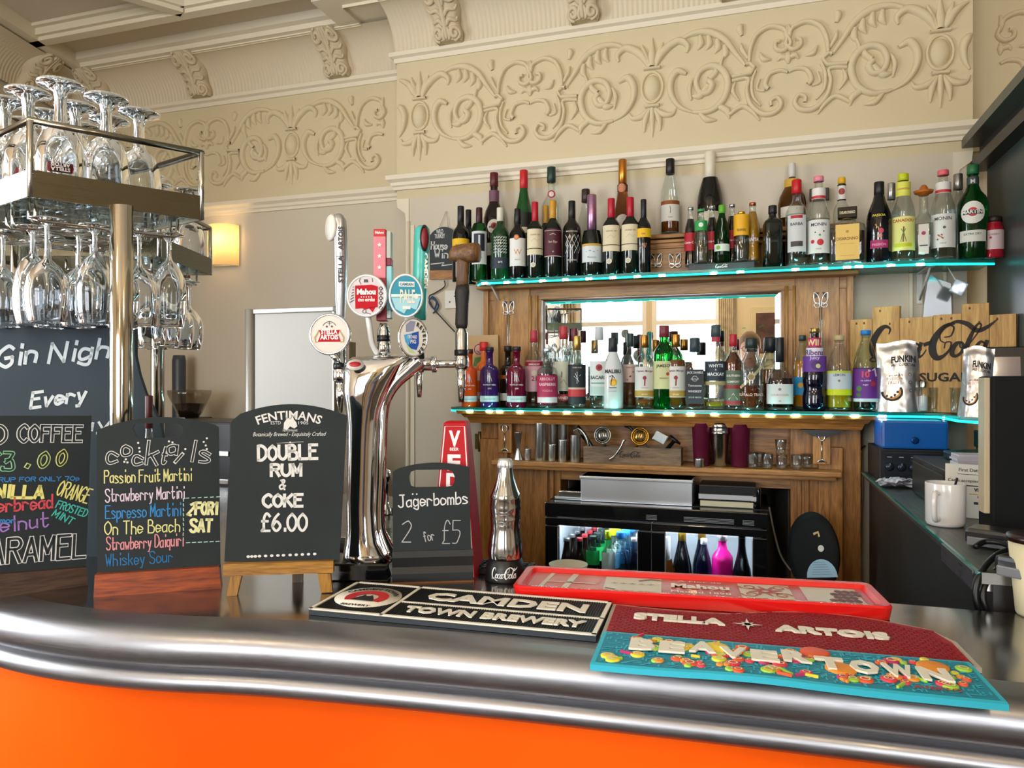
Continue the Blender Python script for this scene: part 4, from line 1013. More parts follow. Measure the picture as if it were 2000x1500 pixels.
def bottle(name, label, px, ytop, wpx, Y, Z, kind, col, cap=None, labels=(), liquid=None, group=None, cat='bottle', turn=0, H=None, seg=24):
    """measured on the photo: column of the axis, row of the top, body width; stands on Z in depth row Y.
    col: (hex, 'd' opaque dark glass | 'g' tinted solid | 'c' clear). cap: (hex, from, to, radius factor[, metal])"""
    p = atY(px, 700, Y); t = depth(p); R = wpx/2*t/F*.99
    if H is None: H = HC+(745-ytop)/F*t-Z
    rz = atan2(-p.x, p.y)+turn
    P = [(q[0]*R, q[1]*H)+tuple(q[2:]) for q in PR[kind]]
    sq = len(PR[kind][2]) > 2; ct = cap[1] if cap else 1
    hexc, tp = col
    if cap: P = [q for q in P if q[1] <= ct*H]; P.append((prof_at(kind, ct)*R, ct*H+.002))
    m = {'d': lambda: mat(hexc, .08, coat=.3, spec=.6), 'g': lambda: mat(hexc, .02, trans=.92, ior=1.36), 'c': lambda: thin(hexc), 'w': lambda: mat(hexc, .25, coat=.4), 'p': lambda: thin(hexc, .6)}[tp]()
    b = MB(m)
    if kind == 'amaretto' or sq:
        b.lathe(P, 48, None, sy=.62 if kind == 'amaretto' else .9)
    else: b.lathe(P, seg)
    if tp in 'cp': b.use(mat('#e3eae7', .05, trans=.95, ior=1.3)).lathe([(0, .004), (R*.9, .004), (R*.9, .012), (0, .016)], seg, None)
    o = b.build(name); o.location = (p.x, p.y, Z); o.rotation_euler = (0, 0, rz)
    tag(o, label, cat, group)
    if liquid:
        lc, lv = liquid[0], liquid[1]; b = MB(thin(lc, .5) if len(liquid) > 2 and liquid[2] >= .8 else mat(lc, .05, trans=.6 if len(liquid) < 3 else max(liquid[2], .25), ior=1.33))
        k = .93; LP = [(0, .014)]+[(q[0]*R*k, max(q[1]*H, .014))+tuple(q[2:]) for q in PR[kind] if q[0] > .1 and q[1] < lv]
        rl = prof_at(kind, lv)*R*k; ex = (PR[kind][4][2],) if sq else ()
        LP += [(rl, lv*H)+ex, (0, lv*H)]
        b.lathe(LP, 32 if sq else seg, None, sy=.62 if kind == 'amaretto' else .9 if sq else 1); b.build('drink', o)
    if cap:
        cc, c0, c1, cr_ = cap[:4]; mt = cap[4] if len(cap) > 4 else 0
        r = prof_at(kind, (c0+min(c1, 1))/2)*R*cr_
        b = MB(mat(cc, .3 if mt else .4, .85 if mt else 0))
        b.lathe([(r*.93, c0*H), (r*1.02, c0*H+.001), (r*1.0, (c0+c1)/2*H), (r, c1*H-.003), (r*.94, c1*H), (0, c1*H)], 20); b.build(cap[5] if len(cap) > 5 else 'cap', o)
    for L in labels:
        z0, z1, wf, lc = L[:4]; items = L[4] if len(L) > 4 else ()
        ys = .62 if kind == 'amaretto' else .9
        rad = max(prof_at(kind, z0+(z1-z0)*k/8) for k in range(9))*R+.0006; zs = [z0*H, z1*H]
        if sq:
            yf = -rad*ys*.995-.0007; fm = plane(yf); fm2 = plane(yf-.0006); hw = rad*.86*wf
        else:
            fm = cylmap(rad); fm2 = cylmap(rad+.0005); hw = rad*1.25*wf
        b = MB()
        if lc: b.use(mat(lc, .55)); b.rect(-hw, zs[0], hw, zs[1], fm, 1 if sq else 14)
        for ii, it in enumerate(items):
            k = it[0]; lay = .0004+.00014*ii
            fm2 = plane(yf-lay) if sq else cylmap(rad+lay)
            if k == 't':                    # text: string, z, height, colour, max half-width
                _, s_, zf, hh, c = it[:5]; bo = it[5] if len(it) > 5 else .01
                b.use(mat(c, .55)); text(b, s_, 0, zf*H, hh*R, fm2, maxw=hw*1.8, bold=bo)
            elif k == 'o':                  # disc: x, z, r, colour
                _, xf, zf, rf, c = it; b.use(mat(c, .5)); b.disc(xf*R, zf*H, rf*R, fm2, n=20)
            elif k == 'O':
                _, xf, zf, rf, c = it; b.use(mat(c, .5)); b.disc(xf*R, zf*H, rf*R, fm2, n=20)
            elif k == 'r':                  # band: z0, z1, colour, width factor
                _, a0, a1, c = it[:4]; wf2 = it[4] if len(it) > 4 else 1; b.use(mat(c, .5)); b.rect(-hw*wf2, a0*H, hw*wf2, a1*H, fm2, 1 if sq else 10)
            elif k == 's':                  # brush marks: list of (x, z) pairs in R, H
                _, pts, wd, c = it; b.use(mat(c, .5)); b.ribbon([(x*R, z*H) for x, z in pts], wd*R, fm2)
        if b.V: b.build('label', o)
    return o
YF, YR, YLEDGE = 3.016, 3.106, 3.215
WINE = ('#07120c', 'd'); BLK = ('#070809', 'd'); GRN = ('#0e5a22', 'g'); CLR = ('#f8fcfa', 'c')
WB, SB = 'wine_bottle', 'spirit_bottle'
gU = 'bottles on the upper glass shelf'; gL = 'bottles on the lower glass shelf'; gC = 'bottles on top of the oak overmantel'
def U(name, label, px, yt, w_, kind, col, cap=None, labels=(), liquid=None, back=0, **k):
    return bottle(name, label, px, yt, w_, (YF, YR, 3.19)[back], ZU, kind, col, cap, labels, liquid, gU, **k)
yel = '#e8b81c'
bordlab = (.30, .635, .95, '#dccfae', (('t', 'GRAND VIN', .55, .16, '#8a6d3a'), ('r', .375, .385, '#3a3128'), ('s', [(-.5, .47), (-.1, .51), (.3, .47), (.5, .5)], .03, '#a88c55')))
meda = (.10, .24, .3, None, (('o', -.25, .17, .30, '#ddd6c0'), ('O', -.25, .17, .2, '#c9bf9f')))
U(WB, 'black wine bottle with a plain yellow label, beside the hanging chalkboard', 900, 403, 34, 'bordeaux', BLK, ('#15151a', .78, 1, 1.06), [(.40, .56, 1.1, yel, (('t', 'PRIMITIVO', .46, .2, '#6a4a10'),))])
U(WB, 'dark wine bottle half hidden behind the black one with a yellow label', 915, 410, 30, 'bordeaux', BLK, ('#0d0d0f', .78, 1, 1.06), (), back=1)
U(WB, 'green wine bottle with a black pourer and a grey and white window label', 936, 390, 31, 'bordeaux', ('#14702a', 'g'), ('#3a1420', .70, .90, 1.12), [(.20, .60, .95, '#d5d7da', (('r', .36, .57, '#1b2030', .62), ('r', .38, .55, '#c9ccd2', .1), ('t', 'RIOJA', .27, .2, '#39404a')))])
U('vermouth_bottle', 'tall dark vermouth bottle with a round white and red badge', 965, 338, 43, 'vermouth', ('#16090b', 'd'), ('#5a1a22', .88, 1, 1.15), [(.26, .37, .8, '#e6e2d4', (('t', 'ROSSO', .30, .14, '#802020'),)), (.42, .60, .7, None, (('o', 0, .51, .66, '#e9e4d8'), ('O', 0, .515, .30, '#b3222b'), ('r', .50, .53, '#1a1a1c', .1), ('t', 'MARTINI', .498, .17, '#222222'))), (.74, .84, 1, '#6d4a5a')], back=2)
scrib = [('s', [(x-.16, z), (x-.05, z+.02), (x+.06, z-.012), (x+.15, z+.012)], .07, '#cfd3cf') for x in (-.65, -.33, 0, .33, .62) for z in (.36, .40, .44, .48, .52, .56)]
U(WB, 'green wine bottle with white scribbled lettering and a cream neck foil', 977, 404, 35, 'bordeaux', ('#0b3a1c', 'd'), ('#d9d6c4', .80, .985, 1.08), [(.15, .30, .9, '#27303c', (('t', 'art', .22, .3, '#d0d4d2'),)), (.32, .60, 1, None, scrib)])
U('vermouth_bottle', 'tall green vermouth bottle with a red cap, behind the front wine bottles', 1023, 333, 38, 'slope', ('#0f4a1a', 'd'), ('#c01f22', .84, 1, 1.15), [(.22, .62, 1.1, '#10150f', (('r', .44, .49, '#d8cfae', .25),))], back=2)
U(WB, 'black wine bottle with a white label, an orange monogram and a copper medal', 1011, 408, 33, 'bordeaux', BLK, ('#101013', .78, 1, 1.06), [(.18, .57, .95, '#e4e2dc', (('t', 'W', .34, .62, '#d98a4a', 0), ('t', 'MERLOT', .26, .12, '#9a8060'), ('o', -.15, .58, .32, '#b5622f'), ('O', -.15, .58, .22, '#d99055')))])
U(WB, 'claret bottle with red foil and cream label, the one beside the copper medal bottle', 1045, 395, 33, 'bordeaux', WINE, ('#b5162c', .74, 1, 1.08), [bordlab, meda])
U('spirit_bottle', 'tall empty clear bottle with a dark green cap, at the back of the upper shelf', 1077, 327, 39, 'tall', CLR, ('#17362e', .87, 1, 1.2), [(.66, .80, .9, None, (('o', 0, .75, .40, '#a3283a'), ('O', 0, .75, .26, '#d8c9c0'),))], back=2)
U(WB, 'dark wine bottle with gold foil and a maroon label', 1080, 392, 35, 'bordeaux', WINE, ('#c8922a', .76, 1, 1.08), [(.26, .62, .98, '#4a1526', (('t', 'San Elgo', .44, .22, '#d9b7a0'), ('t', '+', .31, .26, '#e6d7c8'), ('r', .595, .60, '#dcd2c4'), ('r', .265, .272, '#dcd2c4'), ('s', [(-.35, .54), (0, .555), (.3, .54)], .06, '#d9b7a0')))])
U(WB, 'wine bottle with gold foil tucked behind the maroon label bottle', 1066, 402, 30, 'bordeaux', WINE, ('#b98a2c', .76, 1, 1.08), (), back=1)
net = [('s', [(-.75+.5*k, .30), (-.5+.5*k, .36), (-.75+.5*k, .42), (-.5+.5*k, .48), (-.75+.5*k, .54)], .045, '#d8d8d2') for k in range(4)]+[('s', [(-.25-.0+.5*k-.5, .30), (-.5+.5*k, .36), (-.25+.5*k, .42), (-.5+.5*k, .48), (-.25+.5*k, .54)], .045, '#d8d8d2') for k in range(3)]
U(WB, 'black wine bottle with a white net pattern printed on it', 1117, 393, 36, 'bordeaux', BLK, ('#0f1013', .76, 1, 1.06), [(.14, .62, 1, None, tuple(net)+(('t', 'MIGARDUAR', .575, .16, '#cfcabb'), ('t', 'PRIMITIVO', .20, .16, '#cfcabb')))])
U('spirit_bottle', 'half empty clear bottle with a brown cap behind the pink foiled fizz', 1144, 370, 37, 'slope', CLR, ('#33201c', .86, 1, 1.2), (), ('#cfd2c6', .42, .8), back=2)
U('sparkling_wine_bottle', 'sparkling wine bottle with lilac foil and a white and gold label', 1156, 381, 40, 'champagne', ('#0a130d', 'd'), ('#b184a8', .55, 1, 1.10, 1, 'foil'), [(.16, .385, .98, '#d3d9dc', (('r', .355, .385, '#c7a04a'), ('s', [(-.6, .29), (-.2, .30), (.2, .285), (.6, .30)], .05, '#46525a'), ('t', 'Prosecco', .21, .16, '#5a646a')))])
U(WB, 'claret bottle with red foil and cream label, the one beside the lilac foil', 1194, 388, 36, 'bordeaux', WINE, ('#b5162c', .74, 1, 1.08), [bordlab, meda])
U(WB, 'claret bottle with red foil and cream label, the one in front of the rose fizz', 1231, 386, 36, 'bordeaux', WINE, ('#b5162c', .74, 1, 1.08), [bordlab, meda])
U('sparkling_wine_bottle', 'rose sparkling wine bottle with orange foil, at the back of the upper shelf', 1216, 312, 41, 'champagne', ('#b0693a', 'g'), ('#c98436', .80, 1, 1.12, 1, 'foil'), [(.30, .55, .9, None, (('o', 0, .47, .72, '#ddd6cc'), ('s', [(-.3, .46), (0, .50), (.3, .44)], .05, '#6a564a'))), (.73, .79, 1.2, '#4b2a22', (('o', -.1, .76, .42, '#c07a55'),))], back=2)
U(WB, 'dark wine bottle with a narrow yellow label, beside the tulip inlays', 1257, 390, 29, 'bordeaux', BLK, ('#141821', .74, 1, 1.06), [(.48, .60, 1.1, yel, (('t', '1847', .515, .2, '#6a4a10'),)), (.16, .44, .9, None, (('s', [(-.3, .34), (0, .39), (.4, .40), (.2, .34), (.0, .36)], .12, '#b9653a'),))])
# on top of the overmantel cornice
def Cn(name, label, px, yt, w_, kind, col, cap=None, labels=(), liquid=None, **k): return bottle(name, label, px, yt, w_, YLEDGE-.02, 2.0655, kind, col, cap, labels, liquid, gC, **k)
Cn('spirit_bottle', 'whisky bottle with a white label standing above the tulip inlays', 1309, 311, 37, 'slope', CLR, ('#16120f', .80, 1, 1.25), [(.17, .385, .95, '#d9d6cc', (('s', [(0, .27), (.05, .31), (-.03, .36)], .06, '#57504a'), ('t', 'GLEN', .21, .13, '#6b645c'))), (.385, .435, 1, '#8a4a18')], ('#a0551a', .43, .6))
Cn('sparkling_wine_bottle', 'large dark sparkling wine bottle with cream foil, tallest on the overmantel', 1387, 297, 50, 'champagne', BLK, ('#ddd5bd', .67, 1, 1.1, 0, 'foil'), [(.05, .24, .9, '#cfc8ae')])
Cn('liqueur_bottle', 'round amber liqueur bottle with a silver top, above the red capped clear bottle', 1547, 319, 54, 'pear', ('#b8741c', 'g'), ('#cfcac2', .78, 1, 1.25), [(.62, .74, 1, '#c79a35'), (.14, .30, .7, '#e3dcd0', (('s', [(-.4, .18), (.3, .26)], .1, '#b3483a'),))])
# small soft drinks on a black display block
t = tag(empty('display_block', atY(1410, 512, YF+.01), 0), 'black display block with white script, under the small soft drink bottles', 'display stand')
x0 = atY(1345, 512, 2.985).x; x1 = atY(1474, 512, 2.985).x; HB = .026
t.location = ((x0+x1)/2, 3.04, ZU)
b = MB(mat('#0d2a2c', .4)); b.box((0, 0, HB/2+.0003), (x1-x0, .115, HB), bev=.002); b.build('block', t)
b = MB(WHITE); cola_script(b, -.022, .006, .026, .015, plane(-.0585)); b.build('script_lettering', t)
def Sd(name, label, px, yt, w_, kind, col, cap, labels=(), liquid=None, back=0, **k): return bottle(name, label, px, yt, w_, 3.068 if back else 3.013, ZU+HB+.0006, kind, col, cap, labels, liquid, 'soft drinks on the display block', **k)
colal = [(.26, .56, 1.0, '#b3162a', (('t', 'Coca-Cola', .38, .36, '#f2e9e6', .01),))]
redcap = ('#a9b0b2', .955, 1, 1.12, 1)
Sd('cola_bottle', 'glass cola bottle at the end of the display block beside the whisky', 1349, 405, 25, 'cola', CLR, redcap, colal, ('#1a0a08', .80, .1), 1)
Sd('lemonade_bottle', 'clear lemonade bottle with a green and white neck label on the display block', 1369, 409, 30, 'soda', CLR, ('#3c9a58', .955, 1, 1.1), [(.60, .78, 1, '#2f9a4c', (('o', 0, .70, .3, '#dfeee2'),))], ('#dfe8e4', .86, .9))
Sd('cola_bottle', 'glass cola bottle behind the green apple juice bottle', 1391, 402, 25, 'cola', CLR, redcap, colal, ('#1a0a08', .80, .1), 1)
Sd('apple_juice_bottle', 'slim dark green sparkling apple juice bottle with lime cap', 1410, 401, 30, 'slope', ('#0b5a26', 'g'), ('#5fb02e', .86, 1, 1.2), [(.20, .32, 1, '#d9e4d8', (('o', -.5, .26, .28, '#7cb83c'),)), (.35, .80, .5, None, (('s', [(0, .40), (.06, .48), (-.04, .56), (.05, .66), (0, .75)], .07, '#cfe8cf'),))])
Sd('cola_bottle', 'glass cola bottle between the apple juice and the orange soda', 1430, 399, 26, 'cola', CLR, redcap, colal, ('#1a0a08', .80, .1), 1)
Sd('tonic_bottle', 'small tonic bottle with a yellow neck wrap on the display block', 1448, 414, 31, 'soda', CLR, ('#d9b43a', .955, 1, 1.1, 1), [(.52, .93, 1.35, '#e8ae1c', (('t', 'tonic', .60, .4, '#5a3c10', .02),))], ('#e3e6e2', .62, .9))
Sd('orange_soda_bottle', 'ribbed orange soda bottle filled with yellow drink, behind the tonic', 1470, 396, 29, 'cola', CLR, ('#b9623a', .955, 1, 1.1, 1), [(.32, .48, .8, None, (('t', 'FANTA', .36, .42, '#f4f2e8', .03),))], ('#e0a316', .85, .5), 1)
# rest of the upper shelf
U('liqueur_bottle', 'square dark green herbal liqueur bottle', 1509, 402, 35, 'square', ('#07140f', 'd'), ('#1b1513', .87, 1, 1.15), [(.10, .72, .9, None, tuple(('s', [(x, .14), (x, .70)], .035, '#2f4a40') for x in (-.62, .62))+(('t', 'JAGER', .40, .2, '#33483e'),))], turn=.22)
U('spirit_bottle', 'clear spirit bottle with a red cap and grey label, in front of the amber bottle', 1556, 352, 42, 'spirit', CLR, ('#c0181c', .84, 1, 1.25), [(.16, .58, .72, '#cfd1d0', (('t', 'BARBA', .46, .26, '#3a3f44', .02), ('r', .54, .575, '#b0222a', .6), ('r', .22, .28, '#3e3a3a', .6)))], ('#e8efee', .60, .95))
bk = MB(BLACK); p = atY(1600, 380, 3.235); bk.box((0, 0, 0), (.072, .010, .050), bev=.002); o = bk.build('wall_plate'); o.location = p; tag(o, 'small black plate on the wall behind the strawberry syrup bottle', 'wall plate')
monin = lambda fr: [(.13, .50, 1.0, '#dfe0da', (('t', 'MONIN', .43, .30, '#23303c', .015), ('t', 'SYRUP', .17, .12, '#777777'))+fr), (.74, .86, 1.3, '#e6e2dc', (('r', .745, .775, '#c8323a'),))]
U('syrup_bottle', 'clear syrup bottle with a strawberry picture and pink cap', 1599, 345, 42, 'slope', CLR, ('#e48a9a', .94, 1, 1.25), monin((('o', .15, .25, .30, '#c2202e'), ('o', -.55, .26, .18, '#c2202e'), ('o', .1, .33, .1, '#4b8a3a'), ('o', -.3, .36, .07, '#333333'), ('o', .45, .37, .07, '#333333'))), ('#dfe3de', .52, .9))
U('bitters_bottle', 'bottle with a yellow cap and white neck, behind the square amaretto', 1644, 347, 32, 'spirit', CLR, ('#e3b21a', .93, 1, 1.25), [(.74, .92, 1.3, '#e6e4de', (('o', 0, .84, .4, '#a3413a'), ('r', .74, .755, '#222222'), ('r', .905, .92, '#222222')))], back=1)
U('amaretto_bottle', 'square amaretto bottle with a black block stopper and yellow label', 1655, 391, 66, 'amaretto', CLR, ('#b99a5a', .70, .80, 1.1, 1), [(.06, .60, .74, '#e6c067', (('t', 'DISARONNO', .36, .17, '#5a3a1a', .012), ('o', 0, .49, .09, '#b98f3a'), ('r', .30, .305, '#b98f3a', .6), ('r', .12, .125, '#b98f3a', .6)))], ('#2c0d06', .50, .25))
am = bpy.data.objects.get('amaretto_bottle'); b = MB(BLACKG); b.box((0, 0, .192), (.066, .040, .042), bev=.003); b.use(mat('#e6d9b8', .5)); text(b, 'DISARONNO', 0, .187, .010, plane(-.0206), width=.052, bold=.02); b.build('stopper', am)
U('liqueur_bottle', 'matt black liqueur bottle with yellow and pink lettering', 1717, 356, 46, 'slope', ('#0a0b10', 'd'), ('#101114', .84, 1, 1.1), [(.10, .62, .95, None, (('t', 'PASSOA', .555, .2, '#d0c33a', .03), ('o', .15, .38, .22, '#c9455a'), ('o', .08, .32, .16, '#d98a6a'), ('r', .17, .27, '#a52560', .62), ('t', 'PASSION', .20, .2, '#f2a0c0', .02), ('s', [(-.3, .46), (-.1, .42)], .06, '#d0a33a')))])
U('spirit_bottle', 'clear bottle with a ribbed silver cap, behind the yellow label syrup', 1741, 358, 34, 'tall', CLR, ('#b5b4b0', .80, 1, 1.2, 1), [(.2, .6, .8, '#b9c2c6')], back=1)
U('syrup_bottle', 'clear cane syrup bottle with lime yellow cap and yellow label', 1764, 340, 43, 'slope', CLR, ('#c9d21c', .92, 1, 1.25), [(.12, .50, 1.0, '#e6e58a', (('t', 'CANADOU', .44, .26, '#b5402a', .03), ('s', [(0, .22), (.05, .38)], .12, '#7a4a2a'), ('s', [(-.2, .22), (-.05, .30), (.2, .36)], .06, '#4b8a3a'), ('s', [(.25, .22), (.1, .3), (-.15, .36)], .06, '#4b8a3a'), ('r', .16, .20, '#c9d21c', .6))), (.74, .90, 1.3, '#dfe05a', (('t', 'CANADOU', .81, .16, '#b5402a'),))], ('#e3e8da', .5, .9))
U('tequila_bottle', 'clear tequila bottle with an orange sombrero cap', 1804, 385, 38, 'jack', CLR, None, [(.10, .56, .55, '#dcd6cc', (('o', 0, .42, .2, '#a3345a'), ('r', .22, .24, '#333333', .8)))], ('#dde4e4', .58, .9))
tq = bpy.data.objects.get('tequila_bottle'); zt = HC+(745-378)/F*depth(tq.location)-ZU
MB(mat('#b5651f', .35)).lathe([(0, zt-.008), (.016, zt-.008), (.019, zt-.002), (.029, zt), (.033, zt+.009), (.030, zt+.009), (.022, zt+.004), (.016, zt+.008), (.013, zt+.022), (.007, zt+.030), (0, zt+.032)], 22).build('sombrero_cap', tq)
U('syrup_bottle', 'clear syrup bottle with a cinnamon picture and pink cap, beside the sombrero cap', 1842, 333, 44, 'slope', CLR, ('#e06a72', .94, 1, 1.25), monin((('s', [(-.45, .22), (-.1, .27)], .16, '#8a4a22'), ('s', [(-.4, .27), (0, .23)], .13, '#a5622e'), ('o', .1, .35, .12, '#39593a'))), ('#dfe3de', .5, .9))
U('spirit_bottle', 'clear bottle with a black topped silver cap, beside the green vermouth', 1871, 335, 38, 'tall', CLR, ('#9a958e', .80, .97, 1.2, 1), [(.2, .58, .9, '#9fb4c0')], back=1)
U('vermouth_bottle', 'big green vermouth bottle with a round white badge and red dot, near the jar', 1900, 323, 55, 'vermouth', ('#0d6a28', 'g'), ('#1f6a3c', .90, 1, 1.15), [(.17, .29, .8, '#dfe0d6', (('t', 'EXTRA DRY', .24, .15, '#4a564a'),)), (.36, .60, .8, None, (('o', 0, .475, .80, '#e6e5dc'), ('O', 0, .48, .32, '#c32a30'), ('r', .455, .50, '#1d1d1f', .66), ('t', 'MARTINI', .463, .25, '#f0eee6', .03))), (.79, .87, 1.2, '#3a4a48', (('t', 'M', .80, .3, '#d0c8c8'),))])
U('cherry_jar', 'small jar of red cherries with a dark lid, last on the upper shelf', 1941, 424, 35, 'jar', ('#a3182c', 'd'), ('#2a1a1c', .86, 1, 1.08), [(.20, .66, 1, '#d8c3c6', (('o', -.3, .48, .14, '#a3283a'), ('t', 'CHERRY', .53, .2, '#8a5a6a')))], cat='jar')

# ------------------------------------------------ lower shelf
def Lw(name, label, px, yt, w_, kind, col, cap=None, labels=(), liquid=None, back=0, **k):
    return bottle(name, label, px, yt, w_, 3.104 if back else 3.012, ZL, kind, col, cap, labels, liquid, gL, **k)
ginl = lambda: [(.09, .19, 1.15, '#cfd6dc', (('t', 'HANDCRAFTED', .125, .13, '#6a7078'),)), (.22, .58, .9, None, (('t', 'WHITLEY NEILL', .36, .15, '#e3e0dc', .02), ('t', 'GIN', .30, .15, '#e3e0dc', .02), ('s', [(-.25, .43), (0, .56), (.25, .43)], .06, '#d8d5d0'), ('s', [(0, .43), (0, .52)], .12, '#d8d5d0')))]
Lw('gin_bottle', 'orange gin bottle at the end of the lower shelf, behind the steel spout', 917, 682, 32, 'gin', ('#d8480f', 'd'), ('#4a1a14', .92, 1, 1.2), ginl())
Lw('gin_bottle', 'orange bottle with a red cap behind the purple gin', 945, 668, 32, 'gin', ('#e06a28', 'd'), ('#d62a22', .86, 1, 1.25), [(.12, .22, 1.1, '#e3dcd0'), (.40, .55, 1, '#e6cdbd')], back=1)
Lw('gin_bottle', 'purple gin bottle with a pale base label', 956, 678, 37, 'gin', ('#3c1a5c', 'd'), ('#2a1c30', .93, 1, 1.25), ginl())
Lw('liqueur_bottle', 'dark bottle with a black cap tucked behind the crimson gin', 992, 676, 32, 'gin', ('#1a120e', 'd'), ('#161616', .91, 1, 1.3), [(.10, .22, 1, '#d8cfc8'), (.46, .52, 1, '#a3481c')], back=1)
Lw('gin_bottle', 'crimson gin bottle with a pale base label', 1009, 677, 38, 'gin', ('#6a0d2c', 'd'), ('#2a161a', .93, 1, 1.25), ginl())
Lw('vodka_bottle', 'vodka bottle with a red cap and pink label, behind the raspberry vodka', 1043, 645, 35, 'spirit', CLR, ('#b2343c', .84, 1, 1.2), [(.20, .60, 1.05, '#d9a3ae', (('r', .53, .59, '#a3202c'), ('t', 'SMIRNOFF', .54, .2, '#f2e8e4', .02), ('o', 0, .44, .3, '#d8c8a8'), ('t', '21', .34, .5, '#8a3a4a', .02)))], ('#e0d2d0', .55, .9), back=1)
Lw('vodka_bottle', 'short raspberry vodka bottle printed with pink lettering', 1069, 680, 41, 'gin', CLR, ('#c9cfd2', .93, 1, 1.2, 1), [(.08, .54, 1.05, '#b52c55', (('r', .09, .18, '#e6d8da', .9), ('t', 'ABSOLUT', .46, .26, '#e9b7c6', .03), ('t', 'RASPBERRI', .37, .26, '#f0cbd6', .03), ('t', 'VODKA', .27, .2, '#e0a0b4')))], ('#c9506e', .56, .7))
Lw('vodka_bottle', 'tall clear vodka bottle with a red cap and swirl label, behind the raspberry one', 1101, 637, 40, 'spirit', CLR, ('#b5323a', .84, 1, 1.2), [(.08, .16, 1, '#b9323a', (('t', 'WINERY', .10, .26, '#f0e6e0', .03),)), (.2, .56, .9, '#c9c4ae', (('s', spiral(-.2, .40, .05, .02, 0, 1.5, 12), .05, '#6a6458'), ('s', [(-.3, .3), (0, .34), (.3, .28)], .05, '#6a6458')))], ('#e6ebe8', .6, .95), back=1)
Lw('vodka_bottle', 'clear bottle with a maroon cap behind the black star label', 1122, 641, 28, 'tall', CLR, ('#6a2230', .84, 1, 1.2), (), back=1)
Lw('rum_bottle', 'rum bottle with gold cap and black label with star and red band', 1127, 656, 35, 'spirit', CLR, ('#c19a55', .80, 1, 1.25, 1), [(.06, .60, 1.1, '#20242a', (('r', .16, .26, '#c2323a'), ('s', [(-.35, .44), (0, .40), (.4, .46)], .05, '#d8dade'), ('s', [(0, .34), (.02, .50)], .06, '#d8dade'), ('s', [(-.2, .48), (.2, .36)], .05, '#d8dade'), ('t', 'DARK RUM', .55, .14, '#cfc8b8'), ('r', .26, .285, '#d8b7a0')))])
Lw('rum_bottle', 'clear white rum bottle with a grey cap and a red round emblem', 1170, 639, 39, 'spirit', CLR, ('#c9c9cb', .84, 1, 1.2), [(.16, .58, .9, '#dfe6e3', (('t', 'BACARDI', .36, .32, '#2a3236', .03), ('o', 0, .50, .34, '#b0303a'), ('O', 0, .50, .16, '#6e1a24'), ('r', .30, .32, '#7fb3a8', .8), ('r', .17, .27, '#b9d0ca', .9)))], ('#e6efec', .60, .95))
Lw('rum_bottle', 'white coconut rum bottle with black cap and palm sunset', 1197, 660, 41, 'malibu', ('#dcdcdc', 'w'), ('#22262a', .80, 1, 1.25), [(.2, .66, .95, None, (('t', 'MALIBU', .50, .34, '#2c2c2c', .03), ('o', .05, .37, .36, '#e8a52a'), ('O', .05, .36, .22, '#f3cf3a'), ('s', [(-.18, .33), (-.12, .40), (-.05, .46)], .07, '#2c2a26'), ('s', [(-.3, .45), (-.05, .47), (.15, .43)], .08, '#2c2a26'), ('r', .29, .30, '#2c2a26', .3), ('t', 'COCONUT', .24, .1, '#555555')))])
Lw('whisky_bottle', 'whisky bottle with a brown bird on a pink label, behind the coconut rum', 1231, 651, 30, 'spirit', CLR, ('#2e3c3a', .82, 1, 1.25), [(.34, .58, 1.1, '#d9b7ac', (('t', 'FAMOUS', .53, .2, '#8a4a3a'), ('s', [(-.4, .38), (0, .42), (.4, .48)], .2, '#6a2a2a')))], ('#7a481c', .34, .5), back=1)
capt = lambda: [(.16, .57, 1.1, '#dcd8d2', (('t', 'Captain Morgan', .50, .20, '#6a3a5a', .02), ('o', 0, .42, .2, '#9a2a44'), ('s', [(0, .32), (.05, .44)], .14, '#8a2440'), ('r', .17, .25, '#b98f3e'), ('t', 'SPICED', .19, .14, '#f3e6c0'), ('t', 'ORIGINAL', .28, .1, '#b36a3a')))]
Lw('rum_bottle', 'spiced rum with gold cap and white label, nearly empty, beside the coconut rum', 1259, 655, 38, 'spirit', CLR, ('#b5813a', .83, 1, 1.2, 1), capt(), ('#a3671c', .13, .5))
Lw('whiskey_bottle', 'green Irish whiskey bottle with a cream label and maroon cap', 1297, 636, 41, 'whisky', ('#0f9a2e', 'g'), ('#7a2a34', .86, 1, 1.25), [(.24, .57, 1.1, '#d0cf9a', (('t', 'JAMESON', .50, .26, '#2c3a28', .03), ('t', 'WHISKEY', .36, .14, '#555a3a'), ('o', .35, .42, .16, '#b3402f')))])
Lw('rum_bottle', 'full spiced rum with gold cap and white label, beside black label whiskey', 1320, 653, 39, 'spirit', CLR, ('#b5813a', .83, 1, 1.2, 1), capt(), ('#9a5418', .66, .5))
Lw('whiskey_bottle', 'square whiskey bottle with black cap and black label with white lettering', 1357, 660, 38, 'jack', CLR, ('#2e3e46', .80, 1, 1.3), [(.08, .56, 1.05, '#23282c', (('t', 'JACK DANIELS', .50, .22, '#d8dadb', .02), ('o', 0, .43, .3, '#9aa0a3'), ('O', 0, .43, .22, '#23282c'), ('t', 'Old No 7', .415, .14, '#d8dadb'), ('t', 'Tennessee', .32, .22, '#d8dadb'), ('t', 'WHISKEY', .24, .22, '#d8dadb', .02), ('t', 'SOUR MASH', .16, .16, '#b8bcbe')))], ('#6a3a14', .10, .5))
